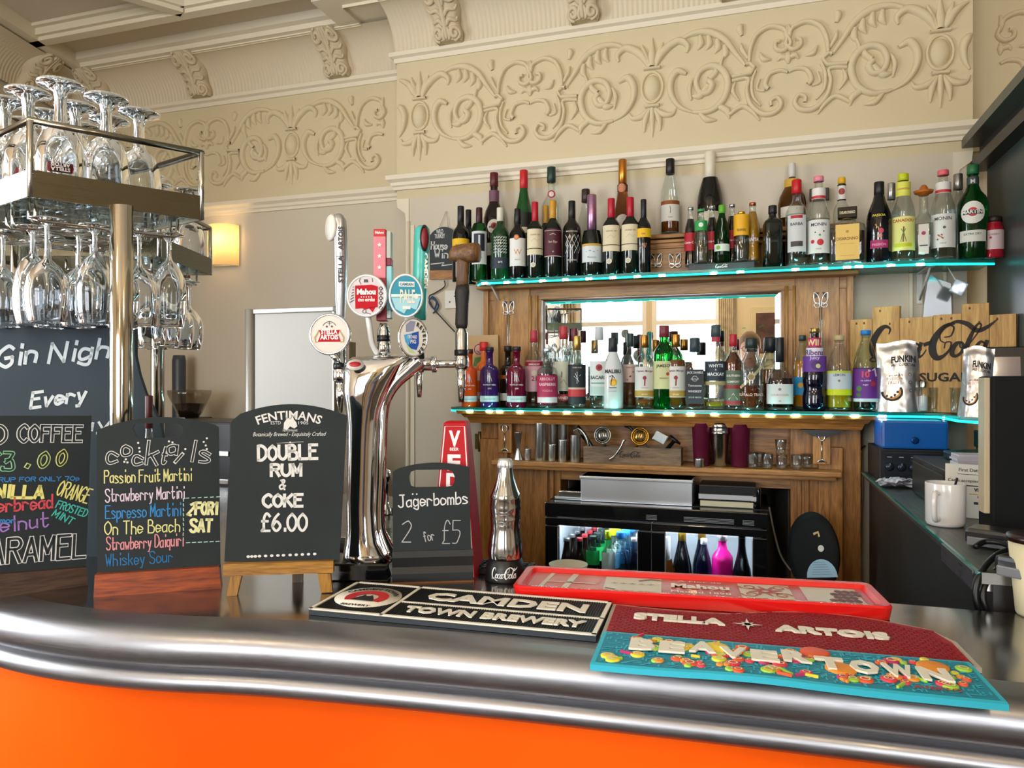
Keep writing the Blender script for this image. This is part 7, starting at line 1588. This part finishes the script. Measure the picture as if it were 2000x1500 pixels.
# card terminals with cables at the near end
for nm, lab, px, py, rz, c in (('card_reader', 'black card reader with a grey edge by the tangled cables', 1912, 1098, .5, '#16181b'), ('card_reader', 'black handset lying beside the cream cup at the counter end', 1975, 1165, .7, '#1a1c1f')):
    p = atZ(px, py, ZK-.03); b = MB(mat(c, .3, coat=.3)); b.box((.07, .03, .022), (.19, .075, .030), bev=.010); b.use(mat('#6d6f70', .4)).box((.07, -.004, .012), (.18, .012, .018), bev=.003); o = b.build(nm); o.location = (p.x, p.y, ZK+.0 if nm == '' else ZK+.001); o.rotation_euler = (0, 0, -rz); tag(o, lab, 'card reader')
for lab, pts in (('black cable looping from the card readers down behind the bar', [(1985, 1070, 1.62), (1945, 1085, 1.57), (1915, 1120, 1.53), (1905, 1160, 1.52), (1912, 1195, 1.52)]), ('thin black cable hanging beside the looping one', [(1990, 1095, 1.60), (1950, 1110, 1.56), (1925, 1140, 1.53), (1920, 1170, 1.52), (1930, 1198, 1.52)]), ('black cable arching over the card reader', [(1905, 1068, 1.70), (1925, 1058, 1.72), (1960, 1062, 1.70), (1995, 1080, 1.66)])):
    tag(MB(mat('#0b0c0e', .35)).tube(catmull([atY(*q) for q in pts], 6), .0055, 8).build('power_cable'), lab, 'cable')
p = atZ(2008, 1195, ZB); b = MB(mat('#d3c9a4', .4)); b.lathe([(0, 0), (.034, 0), (.036, .004), (.047, .128), (.045, .128), (.034, .008), (0, .006)], 32)
o = b.build('paper_cup'); o.location = (p.x+.012, p.y-.02, ZB+.0005); tag(o, 'cream takeaway cup with a dark rim cut by the frame edge', 'cup'); MB(mat('#2a1512', .3)).lathe([(.0455, .128), (.049, .126), (.049, .136), (.044, .138), (0, .132)], 32).build('lid', o)
# grey-white bowl edge peeping over the red tray
q = atY(1110, 1110, 2.3); b = MB(mat('#c9bfa8', .5)); b.lathe([(0, 0), (.03, 0), (.05, .03), (.062, .066), (.058, .066), (.045, .03), (0, .008)], 28); o = b.build('bowl'); o.location = (q.x, q.y, 0)
b = None; o.location.z = q.z-.052; tag(o, 'cream bowl half hidden behind the red tray', 'bowl')
st = MB(DSTEEL); st.box((q.x, q.y+.0, (q.z-.053)/2), (.5, .24, q.z-.053), bev=.003); s_ = st.build('under_counter'); tag(s_, 'low steel work unit behind the bar, carrying the cream bowl', 'work unit')
# ================================================================= things on the glass by the corner
f = Face((1500, 1000), (1600, 1000)); f.P = Vector((.335, 3.11, ZL)); q_ = Vector((.795, 2.875, ZL)); f.rz = atan2(q_.y-f.P.y, q_.x-f.P.x); f.W = (q_-f.P).length; f.t = depth((f.P+q_)/2); f.pp = f.t/F
t = tag(empty('wooden_sign', f.P+Vector((0, 0, .0005)), f.rz), 'pale pine plank sign with big black script lettering, leaning by the corner', 'sign')
xs = [1660, 1703, 1757, 1822, 1878, 1932, 1985]; tops = [624, 599, 620, 614, 593, 614]
PW = [wood('#a97a3c', '#d8ab63', 'Z', .55, 7+i % 3, .05) for i in range(3)]
for i in range(6):
    x0 = f.m(xs[i], 700)[0]; x1 = f.m(xs[i+1], 700)[0]; b = MB(PW[i % 3]); z = f.m((xs[i]+xs[i+1])/2, tops[i])[1]
    b.box(((x0+x1)/2, .010+.0008*(i % 2), z/2), (x1-x0-.0012, .020, z), bev=.0015)
    b.use(mat('#6e4320', .7)); fm = plane(-.0006+.0008*(i % 2)*0)
    for k in range(2): b.disc(x0+(x1-x0)*(.3+.35*k), z-.015-.05*k*(i % 3), .0035, fm, .005, 10)
    b.build('plank', t)
b = MB(mat('#2b211c', .7)); fm = plane(-.0009)
a_, c_ = f.m(1697, 709), f.m(1950, 706); cola_script(b, a_[0], a_[1], c_[0], 78*f.pp, fm, 1.5)
a_, c_ = f.m(1712, 745), f.m(1897, 745); text(b, 'ZERO SUGAR', (a_[0]+c_[0])/2, a_[1], 16*f.pp, fm, width=c_[0]-a_[0], bold=.03); b.build('lettering', t)
def pouch(label, px, ytop, ybase, wpx, Y, rz, tilt, twist):
    p = atY(px, ybase, Y); k = depth(p)/F; W = wpx*k; H = (ybase-ytop)*k; rg = random.Random(int(px))
    t = tag(empty('foil_pouch', (p.x, p.y, ZL+.0006), rz), label, 'pouch')
    def th(x, z):       # bulge: flat at the top seal, deep at the gusset
        u = abs(2*x/W); v = z/H; e = max(0, 1-u**3)*(.003+.024*max(0, 1-v)**.7*(1 if v < .93 else .1))
        return e+.0075*abs(noise.noise(Vector((x*30+z*14, z*16-x*8, twist*5))))*(.35+.65*max(u, v)**1.5)*max(0, 1.02-u*u)+.0012*noise.noise(Vector((x*90, z*70, twist)))
    def P(x, z, s): 
        v = z/H; xx = x*(1-.06*sin(pi*v)-.10*v*(v > .0))+tilt*v*W
        return Vector((xx, -s*max(th(x, z), .0008)+.03*v*.6+.0, z+.006*sin(6*x/W+twist)*v))
    b = MB(mat('#c9c9cb', .27, .9)); nx, nz = 22, 30
    for s in (1, -1):
        V = [P(W*(i/nx-.5), H*j/nz, s) for j in range(nz+1) for i in range(nx+1)]
        b.add(V, [((j*(nx+1)+i, j*(nx+1)+i+1, (j+1)*(nx+1)+i+1, (j+1)*(nx+1)+i) if s > 0 else (j*(nx+1)+i, (j+1)*(nx+1)+i, (j+1)*(nx+1)+i+1, j*(nx+1)+i+1)) for j in range(nz) for i in range(nx)], None, True)
    b.build('foil_bag', t); fm = lambda x, z: P(x, z, 1)+Vector((0, -.0012, 0))
    b = MB(mat('#1c1c20', .5)); text(b, 'FUNKIN', W*.12, H*.70, H*.085, fm, width=W*.58, bold=.04); text(b, 'PRO COCKTAIL', W*.12, H*.645, H*.035, fm, width=W*.58, bold=.01); text(b, 'PUREE', -W*.06, H*.505, H*.022, fm, width=W*.34)
    b.use(mat('#c98a5a', .5)); text(b, 'PASSION', -W*.10, H*.45, H*.045, fm, width=W*.36); text(b, 'FRUIT', -W*.12, H*.395, H*.045, fm, width=W*.26)
    b.use(mat('#1a1412', .5)); b.ring(-W*.16, H*.28, W*.22, W*.05, fm, H*.11, 16, pi, 2*pi+.5); b.use(mat('#d9964a', .5)); b.flat([(-W*.16+W*.20*cos(a), H*.275+H*.095*sin(a)) for a in [pi+pi*1.15*k/14 for k in range(15)]], fm)
    b.use(mat('#5a2a14', .5))
    for dx, dz in ((-.12, -.03), (-.02, -.05), (.06, -.02), (.12, .02)): b.disc(-W*.16+W*dx, H*.26+H*dz, W*.03, fm, n=8)
    b.use(mat('#4a4a50', .5))
    for z in (.52, .41, .30): b.ring(W*.26, H*z, W*.035, W*.012, fm, n=12)
    b.build('printed_label', t)
pouch('crumpled silver foil pouch with black lettering, in front of the pine sign', 1756, 667, 804, 84, 2.99, -.05, -.02, .6)
pouch('second silver foil pouch, close to the tilted screen', 1903, 690, 826, 58, 2.63, -.25, .14, 2.1)
p = atY(1804, 806, 2.98); k = depth(p)/F; b = MB(thin('#f2f6f6')); Hq = HC+(745-742)*k-ZL
b.lathe([(0, .001), (.017, .001), (.018, .004), (.015, Hq*.62), (.011, Hq*.80), (0, Hq*.80)], 10); o = b.build('salt_shaker'); o.location = (p.x, p.y, ZL+.0004); tag(o, 'glass salt shaker with a steel cap, between pouch and tumblers', 'salt shaker')
MB(mat('#ecebe8', .9)).lathe([(0, .006), (.015, .006), (.0138, Hq*.50), (0, Hq*.52)], 10).build('salt', o); MB(STEEL).lathe([(.0115, Hq*.78), (.012, Hq*.92), (.008, Hq*.99), (0, Hq)], 14).build('cap', o)
for i, (px, Y, w_) in enumerate(((1825, 2.99, 24), (1848, 3.0, 28), (1868, 2.93, 24))):
    p = atY(px, 806, Y); r = w_/2*depth(p)/F; Hh = .088; b = MB(thin('#f6faf9', 1.3)); b.lathe([(0, 0), (r*.80, 0), (r*.84, .004), (r, Hh), (r-.0016, Hh), (r*.80, .012), (0, .010)], 22); o = b.build('tumbler'); o.location = (p.x, p.y, ZL+.0004)
    tag(o, ('clear tumbler standing next to the salt shaker', 'widest clear tumbler in front of the pine sign', 'clear tumbler beside the second pouch')[i], 'tumbler', 'tumblers on the lower glass shelf')
# light driver hanging under the shelf corner, its cord, polished plate on the wall
q = atY(1872, 562, 3.12); b = MB(mat('#c9d0da', .4)); b.box((0, 0, 0), (.045, .02, .05), RY(.5), bev=.004); o = b.build('light_driver'); o.location = q; tag(o, 'small glowing white light module hanging on a cord near the corner panel', 'light')
b = MB(mat('#dbe8ff', .3, emit=14))
for dx, dz in ((-.012, -.006), (0, .004), (.012, -.002), (-.004, -.014), (.008, .012)): b.box((dx, -.0125, dz), (.009, .003, .005), RY(.5), bev=.001)
b.build('glowing_diode', o)
tag(MB(mat('#d8d4c8', .5)).tube(catmull([atY(1850, 518, 3.15), atY(1853, 525, 3.12), (q.x-.01, 3.12, q.z+.03), tuple(q)], 5), .0028, 8).build('white_wire'), 'white cord running from the upper shelf down to the light module', 'cord')
b = MB(mat('#c8ccd2', .12, .85)); b.prism([(atY(x, y, 3.22).x, atY(x, y, 3.22).z) for x, y in ((1802, 640), (1806, 590), (1812, 552), (1818, 536), (1832, 545), (1858, 553), (1860, 640))], .012, y0=3.225); tag(b.build('wall_plate'), 'polished metal plate on the wall above the pine sign', 'wall plate')
b = MB(TRIM); 
for px in (1779, 1845): b.box((atY(px, 600, 3.24).x, 3.243, 1.62), (.012, .012, .50))
for x in ():
    pass
struct(b.build('trim_wall_boards'))
q = atY(1930, 852, 2.70); b = MB(mat('#0b3a38', .25, coat=.4)); b.box((0, 0, 0), (.13, .07, .055), bev=.004); b.use(mat('#d6e6e2', .5)); text(b, 'fever', .02, -.006, .012, plane(-.0356), bold=.03, shear=.2); o = b.build('carton'); o.location = (.735, 2.74, ZL-.075); tag(o, 'dark teal carton with small white lettering under the glass corner', 'carton')
b = MB(DSTEEL); b.box((.735, 2.76, (ZK+ZL-.104)/2), (.10, .10, ZL-.104-ZK-.002), bev=.003); tag(b.build('carton_riser'), 'dull steel riser block holding up the teal carton', 'riser')

# ================================================================= chimney breast, left of the oak surround
pts = [atY(x, y, 3.236) for x, y in [(840, 545), (893, 543), (893, 455)]+arcpts(893, 456, 840, 458, 14, 12)[1:-1]+[(838, 462)]]
bx = pts[0].x; bz = pts[0].z
t = tag(empty('hanging_chalkboard', (bx, 3.236, bz), 0), 'small chalkboard about house wine hanging on string beside the wine bottles', 'chalkboard')
lm = lambda x, y: (atY(x, y, 3.236).x-bx, atY(x, y, 3.236).z-bz)
b = MB(mat('#3b4043', .8)); b.prism([(p.x-bx, p.z-bz) for p in pts], .008); b.build('board', t); k = depth(pts[0])/F
b = MB(wood('#7a4a18', '#b97f35', 'X', .5, 14)); b.prism([lm(840, 546), lm(893, 544), lm(893, 528), lm(840, 529)], .016, y0=-.008); b.build('ledge', t)
b = MB(mat('#cfd0cc', .8)); fm = plane(-.0008)
for s_, x, y, h, wd in (('WILD', 859, 456, 8, 15), ('TURKEY', 859, 465, 8, 22)): c = lm(x, y); text(b, s_, c[0], c[1], h*k, fm, width=wd*k, bold=.03)
chalk(b, 'House', *lm(841, 488), *lm(874, 487), 17*k, 2.2*k, fm); chalk(b, 'Wine', *lm(848, 506), *lm(886, 504), 18*k, 2.2*k, fm); b.ribbon([lm(842, 516), lm(868, 513), lm(862, 519), lm(886, 516)], 1.8*k, fm); b.build('chalk_lettering', t)
b = MB(mat('#c9bfa6', .7)); n_ = lm(870, 412)
for x in (856, 875): e = lm(x, 446); b.tube([(e[0], .004, e[1]), (n_[0], .006, n_[1])], .0014, 6)
b.build('string', t)
q = atY(884, 585, 3.245); b = MB(mat('#e2ded2', .4)); b.box((0, 0, 0), (.075, .010, .085), bev=.003); b.use(BLACK); b.box((-.012, -.0055, -.012), (.006, .001, .008)); b.box((.012, -.0055, .014), (.004, .001, .006)); o = b.build('wall_socket'); o.location = q; tag(o, 'white socket plate on the wall below the hanging chalkboard', 'socket')
for lab, pts, c, r in (('thin black cable running from the hanging chalkboard down past the beer taps', [(868, 548), (868, 560), (850, 572), (838, 580), (845, 600), (862, 620), (888, 648)], '#23211f', .003), ('blue cable loops bunched on the wall behind the taps', [(842, 580), (852, 590), (848, 603), (838, 590), (846, 580), (856, 598), (846, 612)], '#1d3f66', .004)):
    tag(MB(mat(c, .5)).tube(catmull([atY(x, y, 3.238) for x, y in pts], 6), r, 8).build('wall_cable'), lab, 'cable')
q = atY(945, 865, 3.06); b = MB(mat('#6e5a3a', .35, .8)); b.cyl((0, 0, -.045), (0, 0, .045), .008, 12); b.box((-.012, .004, 0), (.024, .003, .07)); o = b.build('door_hinge'); o.location = (-1.178, 3.12, q.z); tag(o, 'small brass hinge fixed to the outer edge of the oak surround', 'hinge')
# wall lamp in the alcove
q0 = atY(417, 523, YA); q1 = atY(470, 441, YA); Wl = q1.x-q0.x; Hl = q1.z-q0.z; t = tag(empty('wall_lamp', ((q0.x+q1.x)/2, YA, q0.z), 0), 'lit wall lamp with a curved cream glass shade in the alcove', 'wall lamp')
m = bpy.data.materials.new('opal_shade'); m.use_nodes = True; nt = m.node_tree; nt.nodes.remove(nt.nodes['Principled BSDF'])
tr = nt.nodes.new('ShaderNodeBsdfTranslucent'); tr.inputs[0].default_value = (1, .78, .42, 1); df = nt.nodes.new('ShaderNodeBsdfDiffuse'); df.inputs[0].default_value = (.9, .8, .6, 1)
mx = nt.nodes.new('ShaderNodeMixShader'); mx.inputs[0].default_value = .25; nt.links.new(tr.outputs[0], mx.inputs[1]); nt.links.new(df.outputs[0], mx.inputs[2]); nt.links.new(mx.outputs[0], nt.nodes['Material Output'].inputs[0])
b = MB(m); nseg = 16; dp = .085
V = [(-Wl/2*cos(pi*k/nseg), -.012-dp*sin(pi*k/nseg)**.8, z) for z in (0, Hl) for k in range(nseg+1)]
b.add(V, [(k, k+1, nseg+2+k, nseg+1+k) for k in range(nseg)], None, True); b.build('lamp_shade', t)
b = MB(mat('#d8d0bc', .5)); b.box((0, -.004, Hl/2), (Wl*.9, .008, Hl*.96)); b.build('back_plate', t)
MB(mat('#ffd9a0', .4, emit=30)).lathe([(0, -.022), (.016, -.012), (.020, 0), (.014, .014), (0, .02)], 14, T(0, -.045, Hl*.62)).build('bulb', t)
lamp('wall_lamp_glow', 'POINT', (t.location.x, YA-.045, q0.z+Hl*.62), 6.5, (1, .62, .25), .02)
# upright steel screen behind the bar
f = Face((500, 1000), (600, 1000)); YS = 2.48
xl = atY(478, 760, YS); xr = atY(652, 760, YS); zt = atY(560, 601, YS).z; t = tag(empty('steel_screen', (xl.x, YS, 0), 0), 'upright brushed steel screen with a rounded corner post, behind the arched chalkboard', 'screen'); Ws = xr.x-xl.x
b = MB(mat('#a9a59c', .5, .4)); b.box((Ws/2+.02, .02, zt/2), (Ws-.04, .02, zt-.01)); b.build('sheet', t)
b = MB(mat('#b5b2aa', .4, .6)); b.cyl((.016, .015, 0), (.016, .015, zt), .022, 20); b.box((Ws/2+.02, .012, zt-.010), (Ws-.04, .03, .020), bev=.004); b.box((Ws-.005, .018, zt/2), (.012, .03, zt), bev=.003); b.build('frame_post', t)
b = MB(wood('#5a4324', '#8a6a3a', 'Z')); b.box((0, 0, .8), (.045, .05, 1.6)); o = b.build('timber_upright'); o.location = (xr.x+.04, YS+.03, 0); tag(o, 'narrow timber upright beside the steel screen, behind the beer tower', 'post')
b = MB(CHROME); q = atY(752, 1000, 1.78); b.lathe([(0, 0), (.018, 0), (.018, .05), (.010, .06), (.010, .12), (.016, .13), (.016, .15), (0, .16)], 16); b.tube([(0, 0, .14), (0, -.03, .17), (0, -.08, .16), (0, -.09, .12)], .007, 8); o = b.build('water_tap'); o.location = (q.x, 1.78, 1.0605); tag(o, 'chrome water tap seen between the beer tower and the slotted chalkboard', 'tap')
b = MB(steel('#9c9a95', .3)); b.box((0, 0, .53), (.28, .30, 1.06), bev=.004); o = b.build('sink_unit'); o.location = (q.x+.03, 1.80, 0); tag(o, 'steel sink unit behind the beer tower', 'sink unit')
# back counter in the alcove with coffee grinder and machine
b = MB(mat('#3a352f', .4)); b.box((-2.55, 3.2, .47), (1.5, .42, .94)); b.use(mat('#7d766c', .3)).box((-2.55, 3.19, .955), (1.52, .46, .03)); tag(b.build('coffee_counter'), 'low counter along the alcove wall carrying the coffee grinder', 'counter')
q = atY(370, 770, 3.15); t = tag(empty('coffee_grinder', (q.x, 3.15, .9705), 0), 'black coffee grinder with a clear bean hopper in the alcove', 'coffee grinder'); k = depth(q)/F; zt = q.z-.97
b = MB(BLACK); b.box((0, .0, (zt-.12)/2), (.15, .18, zt-.12), bev=.01); b.use(mat('#9aa3ab', .4)).box((0, -.092, zt*.62), (.11, .003, .08)); b.build('grinder_body', t)
b = MB(thin('#d8d0c2')); b.lathe([(.045, zt-.12), (.06, zt-.10), (.105, zt), (.108, zt+.02), (0, zt+.024)], 28); b.build('hopper', t); MB(mat('#2a1a10', .6, bump=.6, bscale=120)).lathe([(0, zt-.118), (.044, zt-.118), (.075, zt-.05), (0, zt-.045)], 24).build('beans', t)
q = atY(334, 715, 3.22); b = MB(mat('#3d434b', .4)); b.lathe([(0, 0), (.03, 0), (.034, .03), (.036, q.z-.97+.03), (.03, q.z-.97+.06), (0, q.z-.97+.06)], 20); o = b.build('flask'); o.location = (q.x-.02, 3.3, .9705); tag(o, 'dark grey flask standing behind the coffee grinder', 'flask')
q = atY(427, 900, 2.75); t = tag(empty('coffee_machine', (q.x-.06, 2.80, 0), 0), 'black coffee machine with steel trim, glimpsed between two chalkboards', 'coffee machine')
b = MB(BLACK); b.box((0, 0, .65), (.42, .30, 1.25), bev=.01); b.build('casing', t); b = MB(STEEL)
for z in (.93, 1.02, 1.14): b.box((0, -.153, z), (.40, .012, .022), bev=.003)
b.build('trim_bar', t); b = MB(mat('#c9ccd0', .4)); b.disc(.10, 1.22, .022, plane(-.152), .012); b.build('emblem', t)
q = atY(344, 570, YA); b = MB(wood('#3a1d0c', '#6b3d1c', 'Z')); b.box((0, 0, 0), (.24, .03, .36), bev=.004); b.use(mat('#c2b79c', .5)).box((0, -.016, .0), (.13, .004, .24)); b.use(mat('#8a8270', .5)).box((0, -.0185, 0), (.10, .003, .20)); o = b.build('framed_notice'); o.location = (q.x-.02, YA-.016, q.z-.02); tag(o, 'brown framed notice on the alcove wall, seen through hanging glasses', 'picture')

# ================================================================= the room behind the lens, seen in the mirror and the chrome
CUR = mat('#b7a68a', .8, var=.2, vscale=14)
for i, (x0, x1, lab) in enumerate(((-2.52, -2.20, 'pleated striped curtain at the end of the window row, seen in the mirror'), (-.44, -.26, 'narrow pleated curtain beside the last window, seen in the mirror'))):
    b = MB(CUR); n = 44; V = []
    for k in range(n+1):
        x = x0+(x1-x0)*k/n
        for z in (.5, 2.78): V.append((x, REAR+.14+.022*sin(k*1.15), z))
    b.add(V, [(2*k, 2*k+2, 2*k+3, 2*k+1) for k in range(n)], None, True); o = b.build('curtain'); s_ = o.modifiers.new('thickness', 'SOLIDIFY'); s_.thickness = .004; tag(o, lab, 'curtain')
b = MB(mat('#d3c39a', .4)); b.box((0, 0, 0), (.34, .03, .62), bev=.006); b.use(mat('#5a3a34', .5, var=.5, vscale=8)).box((0, .016, 0), (.22, .004, .48)); o = b.build('framed_picture'); o.location = (.10, REAR+.078, 2.02); tag(o, 'gilt framed dark picture on the far wall, seen in the mirror', 'picture')
t = tag(empty('potted_plant', (-.10, REAR+.55, 1.30), 0), 'leafy houseplant on a tall stand, reflected in the mirror', 'plant')
b = MB(mat('#7a5a44', .6)); b.lathe([(0, 0), (.08, 0), (.11, .2), (.10, .2), (.08, .03), (0, .03)], 22); b.build('pot', t); b = MB(mat('#4f8a3a', .5)); rg = random.Random(9)
for k in range(60):
    a = rg.uniform(0, 2*pi); r = rg.uniform(.04, .26); z = .25+rg.uniform(0, .5); c = Vector((r*cos(a), r*sin(a)*.7, z)); d = Vector((cos(a), sin(a), rg.uniform(-.3, .5))).normalized()*.13; s_ = d.cross(Vector((0, 0, 1))).normalized()*.03
    b.add([c, c+d*.5+s_, c+d, c+d*.5-s_], [(0, 1, 2, 3)], None, False)
b.build('foliage', t); b = MB(mat('#3f5a2a', .6))
for k in range(7): a = k*.9; b.tube([(0, 0, .15), (.05*cos(a), .05*sin(a), .4), (.14*cos(a), .12*sin(a), .68)], .005, 6)
b.build('stem', t)
b = MB(wood('#3a2412', '#6b4524', 'Z')); b.cyl((-.10, REAR+.55, 0), (-.10, REAR+.55, 1.299), .05, 16); b.cyl((-.10, REAR+.55, 1.27), (-.10, REAR+.55, 1.299), .15, 24); b.cyl((-.10, REAR+.55, 0), (-.10, REAR+.55, .03), .16, 24); tag(b.build('plant_stand'), 'tall wooden plant stand by the far wall', 'plant stand')
for i, (cx, cy) in enumerate(((-1.6, -.6), (.6, -.6), (-.6, -2.0))):
    b = MB(mat('#ffd49a', .4, emit=5)); b.lathe([(0, -.10), (.06, -.085), (.098, -.03), (.10, .0), (.08, .06), (.03, .09), (0, .09)], 24); o = b.build('ceiling_globe'); o.location = (cx, cy, 2.97)
    tag(o, ('warm globe lamp hanging over the curved end of the bar', 'warm globe lamp hanging over the straight end of the bar', 'warm globe lamp hanging towards the windows')[i], 'ceiling lamp', 'globe lamps on the ceiling')
    MB(STEEL).cyl((0, 0, .085), (0, 0, .31), .006, 10).build('hanging_rod', o)
# photographer standing behind the lens: only the head shows, in the mirror
pt = empty('person', (-.06, -.34, 0), 0); tag(pt, 'person with light brown hair and glasses, reflected at the edge of the mirror', 'person')
vs = [(0, 0, 1.00), (0, .0, 1.22), (0, .01, 1.46), (0, 0, 1.575), (0, .015, 1.63)]; rads = [.150, .135, .15, .066, .060]; ed = [(0, 1), (1, 2), (2, 3), (3, 4)]
def chain(root, pts, rr):
    i = root
    for p, r in zip(pts, rr): vs.append(p); rads.append(r); ed.append((i, len(vs)-1)); i = len(vs)-1
    return i
for s in (-1, 1):
    chain(0, [(s*.10, 0, .90), (s*.11, .01, .50), (s*.11, -.03, .10), (s*.115, .10, .04)], [.095, .062, .042, .035])
    w_ = chain(2, [(s*.19, 0, 1.47), (s*.25, .02, 1.22), (s*.11, .19, 1.33)], [.055, .043, .028]); h_ = chain(w_, [(s*.075, .235, 1.365)], [.026])
    for k in range(4): chain(h_, [(s*(.050-.004*k), .262, 1.352+.020*k), (s*(.026-.004*k), .270, 1.352+.020*k), (s*.012, .262, 1.350+.020*k)], [.009, .008, .007])
    chain(h_, [(s*.06, .215, 1.40), (s*.04, .225, 1.415)], [.010, .008])
me = bpy.data.meshes.new('body'); me.from_pydata(vs, ed, []); o = bpy.data.objects.new('body', me); COL.objects.link(o)
sk = o.modifiers.new('skin', 'SKIN'); sk.use_smooth_shade = True
for v, r in zip(me.skin_vertices[0].data, rads): v.radius = (r, r*.8 if r > .1 else r)
me.skin_vertices[0].data[0].use_root = True; sb = o.modifiers.new('smooth', 'SUBSURF'); sb.levels = 1
dg = bpy.context.evaluated_depsgraph_get(); ev = o.evaluated_get(dg); em = ev.to_mesh(); V = [v.co.copy() for v in em.vertices]; Fs = [tuple(p.vertices) for p in em.polygons]; ev.to_mesh_clear(); bpy.data.objects.remove(o)
SKIN = mat('#c99a7e', .5); CLOTH = mat('#6a7076', .8)
b = MB(CLOTH); hand = lambda f: abs(sum(V[i].x for i in f)/len(f)) < .10 and sum(V[i].y for i in f)/len(f) > .20
b.add(V, [f for f in Fs if not hand(f)], None, True); b.use(SKIN); b.add(V, [f for f in Fs if hand(f)], None, True)
H_ = []
for z, rx, ry, yo in ((1.575, .045, .05, .03), (1.60, .058, .075, .035), (1.635, .068, .092, .03), (1.68, .074, .100, .02), (1.73, .078, .104, .012), (1.78, .076, .100, .008), (1.82, .062, .082, .004), (1.845, .035, .048, 0)): H_.append(((0, yo, z), rx, ry, (1, 0, 0), (0, 1, 0)))
shell(b, H_, 24); b.tube([(0, .118, 1.735), (0, .135, 1.70), (0, .125, 1.68)], [.008, .014, .012], 8); b.use(mat('#a3605a', .5)).tube([(-.022, .118, 1.645), (0, .126, 1.643), (.022, .118, 1.645)], [.003, .006, .003], 8); b.use(SKIN)
for s in (-1, 1): b.tube([(s*.076, .0, 1.74), (s*.088, -.008, 1.725), (s*.080, 0, 1.69)], [.008, .012, .008], 8); b.use(WHITE).lathe([(0, -.011), (.011, 0), (0, .011)], 10, T(s*.030, .108, 1.728)); b.use(BLACK).lathe([(0, -.005), (.005, 0), (0, .005)], 8, T(s*.030, .117, 1.728)); b.use(SKIN)
b.build('body', pt)
b = MB(mat('#8a6f52', .7, bump=.6, bscale=150)); H_ = []
for z, rx, ry, yo in ((1.66, .080, .075, -.035), (1.72, .090, .092, -.025), (1.78, .094, .108, -.008), (1.82, .086, .104, .004), (1.855, .062, .078, .002), (1.88, .028, .036, 0)): H_.append(((0, yo, z), rx, ry, (1, 0, 0), (0, 1, 0)))
shell(b, H_, 24); b.build('hair', pt)
b = MB(BLACK)
for s in (-1, 1): b.tube([(s*.034+.026*cos(2*pi*k/18), .126, 1.727+.021*sin(2*pi*k/18)) for k in range(18)], .0022, 6, closed=True); b.tube([(s*.06, .124, 1.73), (s*.084, .06, 1.735), (s*.088, -.01, 1.738)], .0018, 6)
b.tube([(-.008, .127, 1.73), (.008, .127, 1.73)], .002, 6); b.build('spectacles', pt)

# picture card and small dark bracket
q = atY(944, 792, 3.14); k = depth(q)/F; b = MB(mat('#c9a678', .6)); Wc = 62*k; Hc = 138*k; b.box((0, 0, Hc/2), (Wc, .006, Hc)); fm = plane(-.0036)
b.use(mat('#d9a59a', .6)).disc(-.012, Hc*.80, .036, fm, .030); b.use(mat('#7a3a34', .6)).ring(-.012, Hc*.80, .030, .003, fm, .024); b.ribbon([(-.03, Hc*.78), (-.012, Hc*.74), (.012, Hc*.76)], .003, fm); b.use(mat('#5e8a4a', .6)).flat([(-.05, Hc*.55), (.01, Hc*.60), (.0, Hc*.70), (-.04, Hc*.68)], fm)
o = b.build('picture_card'); o.location = (q.x, 3.14, ZL+.0005); tag(o, 'tan picture card with a pink blot behind the orange and purple gins', 'card')
x_ = atY(1775, 815, 3.0).x; b = MB(BLACK); b.prism([(x_-.055, ZL-.0105), (x_+.055, ZL-.0105), (x_+.028, ZL-.050), (x_-.028, ZL-.050)], .12, y0=2.99); tag(b.build('shelf_bracket'), 'black tapered bracket under the lower glass shelf above the blue cash box', 'bracket')
